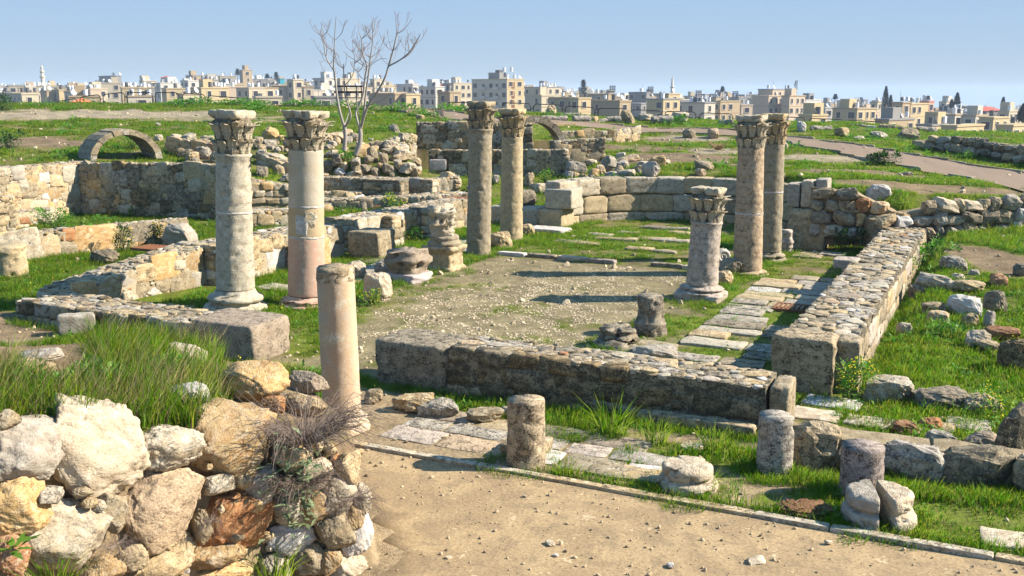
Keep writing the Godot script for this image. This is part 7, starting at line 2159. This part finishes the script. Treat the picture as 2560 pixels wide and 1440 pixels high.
func build_city() -> void:
	# houses one can pick out, left to right
	house("low cream house at the far left edge with a grey shaded side", Vector3(-120.0, 3.4, -255), 4.0, 17.4, 42, "cream", 2, "flat", 2)
	house("long cream hall with white rooftop block beside the left minaret", Vector3(-202.5, 5.9, -420), 13.8, 8.3, 26, "cream", 2, "flat", 8)
	house("small ochre house right below the left minaret", Vector3(-147.3, 4.0, -330), 2.1, 6.1, 42, "ochre", 2, "flat", 1)
	house("narrow yellow house, second right of the left minaret", Vector3(-143.4, 4.3, -330), 1.6, 5.2, 42, "yellow", 2, "flat", 1)
	house("pale house with cluttered roof, third right of the left minaret", Vector3(-134.9, 3.7, -320), 3.1, 7.4, 42, "pale", 2, "flat", 3)
	house("peach house below the grey concrete tower block", Vector3(-137.5, 4.6, -340), 3.5, 3.0, 42, "peach", 2, "flat", 1)
	house("unfinished grey concrete block standing above the left roofs", Vector3(-181.8, 10.7, -480), 2.4, 21.0, 42, "grey", 4, "flat", 1)
	house("tall cream house directly under the grey concrete block", Vector3(-157.5, 6.9, -400), 7.1, 4.2, 26, "cream", 3, "flat", 3)
	house("yellow two-storey house behind the left railing", Vector3(-108.4, 4.9, -290), 7.5, 4.5, 26, "yellow", 2, "flat", 4, "blind")
	house("low grey-cream house in front of the yellow two-storey house", Vector3(-88.5, 2.9, -240), 5.3, 3.2, 26, "pale", 1, "flat", 5)
	house("white house with dark shaded side right of the yellow two-storey house", Vector3(-134.7, 6.9, -400), 7.9, 4.8, 42, "white", 2, "flat", 3)
	house("house with a low red roof on the left skyline", Vector3(-174.3, 10.3, -520), 5.0, 3.0, 26, "white", 1, "red", 0)
	house("plain brown wall-like building behind the left railing's lowest hoops", Vector3(-97.8, 2.9, -230), 6.4, 3.9, 26, "ochre", 1, "flat", 2, "blind")
	house("low house with a bright orange hipped roof at the left crest", Vector3(-84.1, 1.9, -200), 2.9, 3.0, 26, "pale", 1, "orange", 0)
	house("buff house left of the low red roof", Vector3(-169.8, 8.4, -480), 6.8, 3.6, 42, "cream", 2, "flat", 4)
	house("white house with two dark windows left of centre of the left city", Vector3(-130.2, 8.0, -420), 4.9, 7.1, 42, "white", 2, "flat", 3)
	house("ochre house with a canopy on its roof on the left skyline", Vector3(-158.9, 11.4, -520), 8.3, 7.7, 42, "ochre", 2, "flat", 2)
	house("long pale house with a row of white tanks behind the left columns", Vector3(-127.9, 8.4, -430), 6.9, 4.2, 26, "pale", 2, "flat", 8)
	house("long cream-yellow house with four windows above the first column", Vector3(-86.4, 4.9, -290), 8.3, 7.9, 42, "yellow", 2, "flat", 4)
	house("low cream house with three windows at the crest, left of the first column", Vector3(-75.9, 3.4, -240), 4.1, 3.0, 42, "cream", 1, "flat", 1)
	house("flat-topped cream house left of the tall ochre block", Vector3(-139.6, 10.8, -500), 7.7, 4.6, 26, "cream", 2, "flat", 2)
	house("tall blank ochre block, highest on the left skyline", Vector3(-133.9, 14.0, -520), 5.2, 3.3, 42, "ochre", 2, "flat", 0, "blind")
	house("cream house with wide dark front above the gap of the left columns", Vector3(-78.2, 4.9, -310), 5.0, 8.0, 42, "cream", 2, "flat", 3)
	house("cream house with glazed balconies left of the three-storey block", Vector3(-76.1, 4.9, -320), 4.9, 3.0, 42, "cream", 3, "flat", 3)
	house("three-storey cream block with dark side above the second column", Vector3(-69.1, 7.5, -330), 3.7, 4.0, 42, "cream", 4, "flat", 2)
	house("lower cream wing right of the three-storey block", Vector3(-65.0, 5.2, -326), 3.1, 3.0, 26, "cream", 3, "flat", 0)
	house("white house with grey shaded side just left of the bare trees", Vector3(-68.2, 8.5, -380), 5.3, 7.7, 42, "white", 2, "flat", 2)
	house("bright white little house behind the long cream-yellow one", Vector3(-99.2, 6.4, -360), 2.7, 3.0, 26, "white", 1, "flat", 2)
	house("low cream wall-like house at the crest above the second column", Vector3(-56.5, 2.8, -230), 5.7, 3.4, 26, "cream", 1, "flat", 1, "blind")
	house("dark grey wall-like house at the crest left of the bare trees", Vector3(-41.6, 2.9, -220), 4.8, 3.0, 26, "grey", 1, "flat", 0, "blind")
	solo("rooftop_cabin", "small teal rooftop cabin on the left skyline", "cabin", teal_cabin(), tone("teal"), Transform3D(Basis(Vector3.UP, 0.6), Vector3(-68.82, 6.66, -312)))
	house("cream house behind the bare trees, left part", Vector3(-65.8, 8.6, -400), 9.1, 3.0, 42, "cream", 2, "flat", 4)
	house("pale cream house behind the bare trees, right part", Vector3(-52.7, 8.3, -400), 4.1, 3.0, 42, "cream", 2, "flat", 3)
	house("low cream house crossing behind both bare trees", Vector3(-52.0, 4.9, -320), 10.9, 3.0, 42, "cream", 2, "flat", 3)
	house("long brown shaded house right of the bare trees at the crest", Vector3(-28.1, 3.4, -250), 2.5, 11.0, 42, "ochre", 1, "flat", 1)
	house("small yellow house left of the green crest bank", Vector3(-25.4, 3.3, -250), 4.2, 3.0, 42, "yellow", 1, "flat", 1)
	house("white house with blue-grey shaded front right of the bare trees", Vector3(-32.3, 6.1, -340), 2.4, 9.1, 42, "white", 2, "flat", 5)
	house("white house with a wide grey front left of the big pale block", Vector3(-24.2, 5.3, -330), 6.1, 8.6, 42, "white", 2, "flat", 3)
	house("brown house with dark front just left of the big pale block", Vector3(-15.5, 3.8, -260), 3.5, 4.9, 42, "ochre", 1, "flat", 2)
	house("reddish flat house under many tanks left of the big pale block", Vector3(-31.4, 6.9, -420), 9.3, 3.0, 42, "salmon", 1, "flat", 9)
	house("cream house with balconies touching the big pale block's left side", Vector3(-23.5, 7.0, -420), 9.6, 3.0, 42, "cream", 3, "flat", 4)
	var big := house("big pale five-storey block with a yellow end wall, tallest near the middle", Vector3(-1.7, 8.0, -365), 8.0, 19.2, 42, "yellow", 4, "flat", 0, "blind", "apartment_block")
	big_block(big)
	house("cream house with stepped roof right of the big pale block", Vector3(13.5, 5.4, -400), 7.3, 12.7, 42, "cream", 2, "flat", 6)
	house("cream house with arched windows right of the big pale block's foot", Vector3(8.5, 2.8, -300), 5.1, 7.1, 42, "cream", 2, "flat", 3)
	house("wide brown shaded house behind the second railing hoop", Vector3(16.4, 2.3, -270), 1.0, 9.8, 42, "ochre", 2, "flat", 2)
	house("dark brick house before the dark conifer", Vector3(31.4, 3.0, -340), 2.3, 11.8, 42, "ochre", 2, "flat", 2)
	house("narrow yellow house left of centre of the right city", Vector3(16.6, 2.3, -260), 4.5, 3.0, 42, "yellow", 2, "flat", 1)
	house("brown house with broken roof edge behind the fourth railing hoop", Vector3(25.9, 1.7, -250), 4.0, 9.3, 42, "ochre", 2, "flat", 3)
	house("white-framed grey house below the left floodlight rack", Vector3(51.6, 3.4, -400), 1.9, 9.0, 42, "grey", 2, "flat", 3)
	house("two-storey yellow house left of the right minaret", Vector3(40.7, 1.9, -280), 7.1, 5.9, 42, "yellow", 2, "flat", 3)
	house("cream house with dark doors directly under the right minaret", Vector3(45.1, 3.2, -300), 5.1, 3.0, 42, "yellow", 2, "flat", 1)
	house("white-fronted house with arched windows left of the right columns", Vector3(53.7, 0.8, -290), 4.9, 10.2, 42, "pale", 3, "flat", 7)
	house("tan two-storey house left of the twin-wing block", Vector3(60.1, 1.1, -300), 9.5, 3.0, 42, "ochre", 2, "flat", 2)
	house("ochre block behind the tan two-storey house", Vector3(70.6, 1.9, -360), 4.6, 3.0, 42, "ochre", 2, "flat", 2)
	house("tan house tucked at the twin-wing block's left foot", Vector3(72.8, -0.4, -330), 4.5, 3.0, 26, "peach", 2, "flat", 2)
	var twin := house("left wing of the tall tan block behind the right columns", Vector3(83.8, 2.4, -340), 9.0, 6.5, 42, "peach", 4, "flat", 0, "blind", "apartment_block")
	house("right wing of the tall tan block behind the right columns", Vector3(90.1, 2.4, -338), 9.1, 3.0, 42, "peach", 4, "flat", 0, "blind", "apartment_block")
	house("upper storey with three white tanks on the tall tan block behind the right columns", Vector3(88.0, 4.5, -352), 14.5, 5.8, 42, "peach", 1, "flat", 3, "blind", "apartment_block")
	house("white house with red shutters right of the tall tan block", Vector3(102.9, 0.8, -365), 10.3, 3.0, 42, "white", 2, "flat", 1)
	house("white house with one window before the long tan house, right side", Vector3(96.5, -1.1, -320), 3.2, 3.0, 26, "white", 2, "flat", 1)
	house("low tan house with two awnings at the crest right of the right columns", Vector3(60.7, -0.7, -210), 5.7, 3.1, 42, "yellow", 1, "flat", 3, "blind")
	house("long tan house right of the white one-window house", Vector3(86.4, -0.3, -260), 9.4, 6.9, 42, "yellow", 2, "flat", 2)
	house("narrow cream house left of the tallest cypress", Vector3(133.5, 0.0, -380), 2.9, 3.0, 42, "cream", 2, "flat", 1)
	house("plain ochre block between the cypresses and the salmon tower", Vector3(101.4, 1.1, -270), 4.0, 3.0, 42, "ochre", 2, "flat", 4)
	house("tan house with white top band left of the salmon tower", Vector3(105.5, 0.7, -275), 9.8, 3.0, 42, "yellow", 3, "flat", 5, "blind")
	house("narrow salmon-red tower with tanks on top", Vector3(113.8, 1.3, -284), 3.0, 3.0, 42, "salmon", 1, "flat", 3, "blind", "tower")
	house("low ochre house at the crest under the salmon tower", Vector3(76.3, -1.6, -210), 10.7, 3.0, 42, "ochre", 1, "flat", 2, "blind")
	house("dark shaded house right of the salmon tower", Vector3(137.7, -2.3, -330), 1.6, 4.5, 42, "grey", 2, "flat", 4)
	house("grey-cream two-storey house right of centre of the far right", Vector3(111.0, -1.8, -260), 5.3, 4.4, 42, "pale", 1, "flat", 2)
	house("cream house with three windows at the far right", Vector3(114.6, -1.8, -262), 5.7, 3.0, 42, "pale", 2, "flat", 2)
	house("long white-fronted house at the far right with a white rooftop tank", Vector3(111.7, -1.8, -250), 9.3, 3.0, 42, "pale", 2, "flat", 2)
	house("tan house casting a diagonal shadow, near the right edge", Vector3(102.1, -1.5, -220), 7.8, 3.0, 42, "yellow", 2, "flat", 1)
	house("low tan house above the far right boulder wall, with brown roof band", Vector3(81.6, -2.2, -190), 11.4, 3.0, 42, "yellow", 1, "flat", 1)
	house("plain low yellow wall-like house with three white tanks, far right", Vector3(79.0, -2.2, -195), 6.5, 3.0, 42, "yellow", 1, "flat", 4, "blind")
	house("tan house cut by the right edge, nearest the hillside", Vector3(91.9, -2.1, -190), 10.3, 3.0, 42, "yellow", 1, "flat", 2)
	house("cream two-storey house just above the diagonal shadow at the right edge", Vector3(134.0, -1.3, -280), 9.1, 3.0, 42, "cream", 2, "flat", 3)
	house("white low house among tanks right of the second cypress group", Vector3(137.2, -1.6, -320), 3.8, 3.0, 42, "white", 1, "flat", 5)
	house("cream house behind the right-hand short cypress", Vector3(175.3, -0.4, -420), 12.8, 3.0, 42, "pale", 2, "flat", 4)
	house("dark house under a red roof near the right edge", Vector3(182.6, -3.7, -400), 14.4, 5.9, 42, "dark", 1, "red", 0)
	# the slope behind them, roof upon roof
	var names := ["cream", "yellow", "pale", "white", "ochre", "grey", "peach"]
	var words := ["cream", "yellowish", "pale", "white", "ochre", "grey", "peach"]
	var sizes := ["narrow", "small", "broad", "wide"]
	var sky := [[-0.62, 216], [-0.5, 214], [-0.35, 207], [-0.25, 199], [-0.18, 208], [-0.1, 214], [-0.03, 213], [0.02, 220], [0.1, 234], [0.17, 240], [0.22, 236], [0.28, 246], [0.36, 258], [0.44, 267], [0.5, 274], [0.62, 284]]
	var kinds := ["with cluttered tanks", "with bare roof", "with stair hut", "behind lower roofs", "with small dark windows"]
	var rows := [[610.0, 44, 0.0], [540.0, 44, 5.0], [480.0, 42, 11.0], [420.0, 42, 19.0], [350.0, 34, 30.0]]
	for ri in rows.size():
		var r: float = rows[ri][0]
		var n: int = rows[ri][1]
		for k in n:
			var u := lerpf(-0.6, 0.6, (k + 0.5 + rng.randf_range(-0.35, 0.35)) / n)
			var py := 0.0
			for j in sky.size() - 1:
				if u >= sky[j][0]: py = lerpf(sky[j][1], sky[j + 1][1], clampf((u - sky[j][0]) / (sky[j + 1][0] - sky[j][0]), 0, 1))
			py += rows[ri][2] * (0.55 if u < 0.1 else 0.9) + rng.randf_range(-5, 4)
			var rr := r + rng.randf_range(-25, 25)
			if r < 430.0 and ((u > -0.062 and u < 0.028) or (u > 0.212 and u < 0.30)): continue      # the two tall blocks stand clear
			var slope := tan(atan((py - 720.0) / 2560.0) + 0.19101)
			var ti := rng.randi() % 7
			var l := rng.randf_range(6.0, 13.0)
			house("%s %s house %s, %s from left in city's %s row" % [sizes[clampi(int((l - 6.0) / 1.8), 0, 3)], words[ti], kinds[rng.randi() % 5], ordinal(k), ["topmost", "second highest", "third highest", "fourth highest", "lowest back"][ri]], Vector3(u * rr, 4.2 - slope * rr, -rr), l, rng.randf_range(5.0, 9.0), rng.randf_range(24, 50), names[ti], rng.randi_range(2, 3), "flat", rng.randi_range(0, 4), "").set_meta("group", "flat-roofed houses up the city's far slope")
	minaret("slender cream minaret with two galleries on the left skyline", Vector3(-193.12, 5.98, -430), 8.2, 0.8, true)
	minaret("white minaret with a domed top on the right skyline", Vector3(72.16, 2.25, -470), 7.6, 0.75, false)
	# trees in the city
	var needle := leafy("cypress_green", lin(0.020, 0.032, 0.016), lin(0.01, 0.02, 0.01))
	for q in [[Vector3(118.35, -3.29, -330), 8.2, 1.15, "tallest dark cypress in the right city"], [Vector3(121.82, -3.4, -335), 5.6, 0.75, "slim dark cypress right beside the tallest one"], [Vector3(141.09, -1.66, -330), 4.6, 1.0, "dark cypress right of the salmon tower"], [Vector3(138.61, -1.75, -328), 2.6, 0.6, "short dark cypress left of the salmon tower's right-hand cypress"], [Vector3(160.44, -2.1, -340), 3.6, 0.6, "small pointed cypress near the right edge"], [Vector3(98.5, -2.39, -200), 3.6, 1.1, "dark tree cut by the right edge of the city"]]:
		city_tree("cypress", q[3], q[0], q[1], q[2], needle, 2.6)
	for q in [[Vector3(25.97, 2.05, -380), 5.6, 2.2, "lone dark conifer with ragged branches on the right skyline"], [Vector3(-131.21, 10.77, -500), 3.2, 1.4, "dark tree left of the tall ochre block"], [Vector3(-112.43, 9.25, -480), 2.0, 1.2, "small round tree on the left skyline"], [Vector3(-106, 8.09, -470), 3.8, 1.6, "grey-green tree left of the teal cabin"], [Vector3(86.79, 3.07, -430), 2.4, 1.0, "small dark conifer between the floodlight racks"], [Vector3(133.49, 0.14, -430), 2.2, 1.1, "small dark tree right of the tall tan block"]]:
		city_tree("dark_tree", q[3], q[0], q[1], q[2], needle, 1.0)
	for q in [[Vector3(38.51, 3.75, -400), "stadium floodlight rack right of the lone conifer"], [Vector3(54.43, 3.43, -410), "stadium floodlight rack left of the right minaret"], [Vector3(71.57, 1.94, -400), "stadium floodlight rack right of the right minaret"], [Vector3(85.71, 1.64, -400), "stadium floodlight rack left of the tall tan block"]]:
		floodlights(q[1], q[0])
	var mast := thing("phone_mast", "dark lattice phone mast on the tall tan block's roof", "mast", Vector3(93.92, 4.59, -345))
	for i in 4:
		var st := fresh()
		var x: float = [-0.4, 0.4, -0.1, 0.3][i]
		add_tube(st, [Vector3(x, -0.3, 0), Vector3(x * 0.6, 2.7, 0)], [0.08, 0.06], 5)
		part("leg", st.commit(), tone("dark"), mast)
	for i in 5:
		part("antenna_panel", cuboid(Vector3(0.22, 0.9, 0.2)), tone("grey"), mast, Transform3D(Basis(), Vector3(rng.randf_range(-0.6, 0.6), 1.2 + 0.3 * i, rng.randf_range(-0.3, 0.3))))


func ordinal(k: int) -> String:
	var small := ["first", "second", "third", "fourth", "fifth", "sixth", "seventh", "eighth", "ninth", "tenth", "eleventh", "twelfth", "thirteenth", "fourteenth", "fifteenth", "sixteenth", "seventeenth", "eighteenth", "nineteenth", "twentieth"]
	if k < 20: return small[k]
	var n := k + 1
	if n % 10 == 0: return "%sieth" % ["", "", "twent", "thirt", "fort", "fift", "sixt", "sevent", "eight", "ninet"][mini(n / 10, 9)]
	return "%s-%s" % [["", "", "twenty", "thirty", "forty", "fifty", "sixty", "seventy", "eighty", "ninety"][mini(n / 10, 9)], small[n % 10 - 1]]


func big_block(o: Node3D) -> void:
	# balconies, dark panes and the penthouse of the five-storey block: its broad face is in shade
	var m: float = (o.get_child(0).mesh as ArrayMesh).get_aabb().size.z
	var l: float = (o.get_child(0).mesh as ArrayMesh).get_aabb().size.x
	var tall: float = (o.get_child(0).mesh as ArrayMesh).get_aabb().size.y
	part("shaded_wall", cuboid(Vector3(0.1, tall - 0.4, m)), tone("pale"), o, Transform3D(Basis(), Vector3(-0.055, tall * 0.5 - 0.2, -m * 0.5)))
	for f in 4:
		var y := tall - 2.3 - f * 3.2
		for k in 3:
			bare_part("window", window_mesh(1.6, 2.0), o, Transform3D(Basis(Vector3.UP, -PI / 2), Vector3(-0.13, y, -m * [0.08, 0.44, 0.9][k])))
		for k in 2:
			var z: float = -m * [0.28, 0.66][k]
			bare_part("window", window_mesh(1.9, 1.3), o, Transform3D(Basis(Vector3.UP, -PI / 2), Vector3(-0.13, y - 0.3, z)))
			part("balcony", cuboid(Vector3(0.9, 1.0, 2.8)), tone("white"), o, Transform3D(Basis(), Vector3(-0.5, y - 0.9, z)))
		part("stair_window", cuboid(Vector3(1.5, 2.5, 0.08)), plain("stair_glass", lin(0.16, 0.07, 0.02), 0.4), o, Transform3D(Basis(), Vector3(l * 0.35, y, 0.03)))
	part("roof_storey", cuboid(Vector3(3.2, 2.3, 6.0)), tone("grey"), o, Transform3D(Basis(), Vector3(3.0, tall + 1.15, -m * 0.45)))
	part("roof_box", cuboid(Vector3(1.8, 0.9, 2.0)), tone("dark"), o, Transform3D(Basis(), Vector3(3.0, tall + 2.75, -m * 0.4)))
	for i in 5:
		part("water_tank", tank_mesh, plain("tank_white", lin(0.62, 0.62, 0.62), 0.5), o, Transform3D(Basis(), Vector3(5.5 + 0.3 * (i % 2), tall + 0.8 + 2.6 * (i % 2), -m * (0.12 + 0.1 * i))))


func minaret(label: String, foot: Vector3, h: float, r: float, two: bool) -> void:
	var o := thing("minaret", label, "minaret", foot)
	var mat := tone("pale" if two else "white")
	part("shaft", lathe([Vector2(r * 1.15, -6.0), Vector2(r, 0), Vector2(r * 0.95, h * 0.42), Vector2(r * 0.8, h * 0.44), Vector2(r * 0.78, h * 0.68), Vector2(r * 0.6, h * 0.72), Vector2(r * 0.58, h * 0.82)], 16, 0.0, 1.0, 1), mat, o)
	part("gallery", lathe([Vector2(r * 0.95, h * 0.36), Vector2(r * 1.4, h * 0.42), Vector2(r * 1.4, h * 0.47), Vector2(r * 0.8, h * 0.47)], 16, 0.0, 1.0, 1), mat, o)
	if two: part("gallery", lathe([Vector2(r * 0.78, h * 0.62), Vector2(r * 1.2, h * 0.67), Vector2(r * 1.2, h * 0.72), Vector2(r * 0.6, h * 0.72)], 16, 0.0, 1.0, 1), mat, o)
	part("cap", lathe([Vector2(r * 0.6, h * 0.82), Vector2(r * 0.72, h * 0.86), Vector2(r * 0.5, h * 0.93), Vector2(r * 0.1, h * 1.0)], 16, 0.0, 1.0, 1), mat, o)
	var st := fresh()
	add_tube(st, [Vector3(0, h * 0.99, 0), Vector3(0, h * 1.1, 0)], [0.09, 0.05], 5)
	part("spire", st.commit(), tone("grey"), o)


func teal_cabin() -> Mesh:      # a box with a shallow lid and a dark doorway standing proud
	var st := fresh()
	box_tris(st, Vector3.ZERO, Vector3(1.4, 1.5, 1.4))
	box_tris(st, Vector3(0, 0.8, 0), Vector3(1.6, 0.1, 1.6))
	box_tris(st, Vector3(0.2, -0.15, 0.71), Vector3(0.5, 1.1, 0.06))
	return st.commit()


func city_tree(called: String, label: String, foot: Vector3, h: float, r: float, mat: Material, sharp: float) -> void:
	var o := thing(called, label, "tree", foot)
	var st := fresh()
	for i in 700:
		var v := pow(rng.randf(), 0.8)
		var a := rng.randf() * TAU
		var lim := r * (pow(1.0 - v, 1.0 / sharp * 0.9) if sharp > 1.5 else (1.0 - v) * (0.65 + 0.5 * sin(v * 16.0 + a * 2.0)) + 0.12)
		if sharp > 1.5: lim = r * sin(minf(1.0, (1.0 - v) * 1.25) * PI * 0.5)
		var p := Vector3(cos(a), 0, sin(a)) * lim * sqrt(rng.randf_range(0.25, 1.0)) + Vector3(0, h * (0.06 + 0.94 * v), 0)
		add_leaf(st, p, Vector3(cos(a) * 0.5, 1.0 if sharp > 1.5 else 0.3, sin(a) * 0.5).normalized(), 0.7, 0.35, Color(1, 1, 1) * rng.randf_range(0.6, 1.6))
	part("crown", st.commit(), mat, o)
	var st2 := fresh()
	add_tube(st2, [Vector3(0, -3.0, 0), Vector3(0, h * 0.8, 0)], [0.2, 0.05], 6)
	part("trunk", st2.commit(), tone("dark"), o)


func floodlights(label: String, foot: Vector3) -> void:
	var o := thing("floodlight_rack", label, "floodlight", foot)
	var st := fresh()
	for x in [-0.5, 0.5]:
		add_tube(st, [Vector3(x, -8.0, 0), Vector3(x, 2.2, 0)], [0.1, 0.08], 5)
	part("mast", st.commit(), tone("dark"), o)
	for i in 4:
		for j in 3:
			part("lamp", cuboid(Vector3(0.62, 0.42, 0.2)), tone("dark"), o, Transform3D(Basis.from_euler(Vector3(0.3, 0.3, 0)), Vector3((j - 1) * 0.85, 0.0 + i * 0.62, 0.1)))
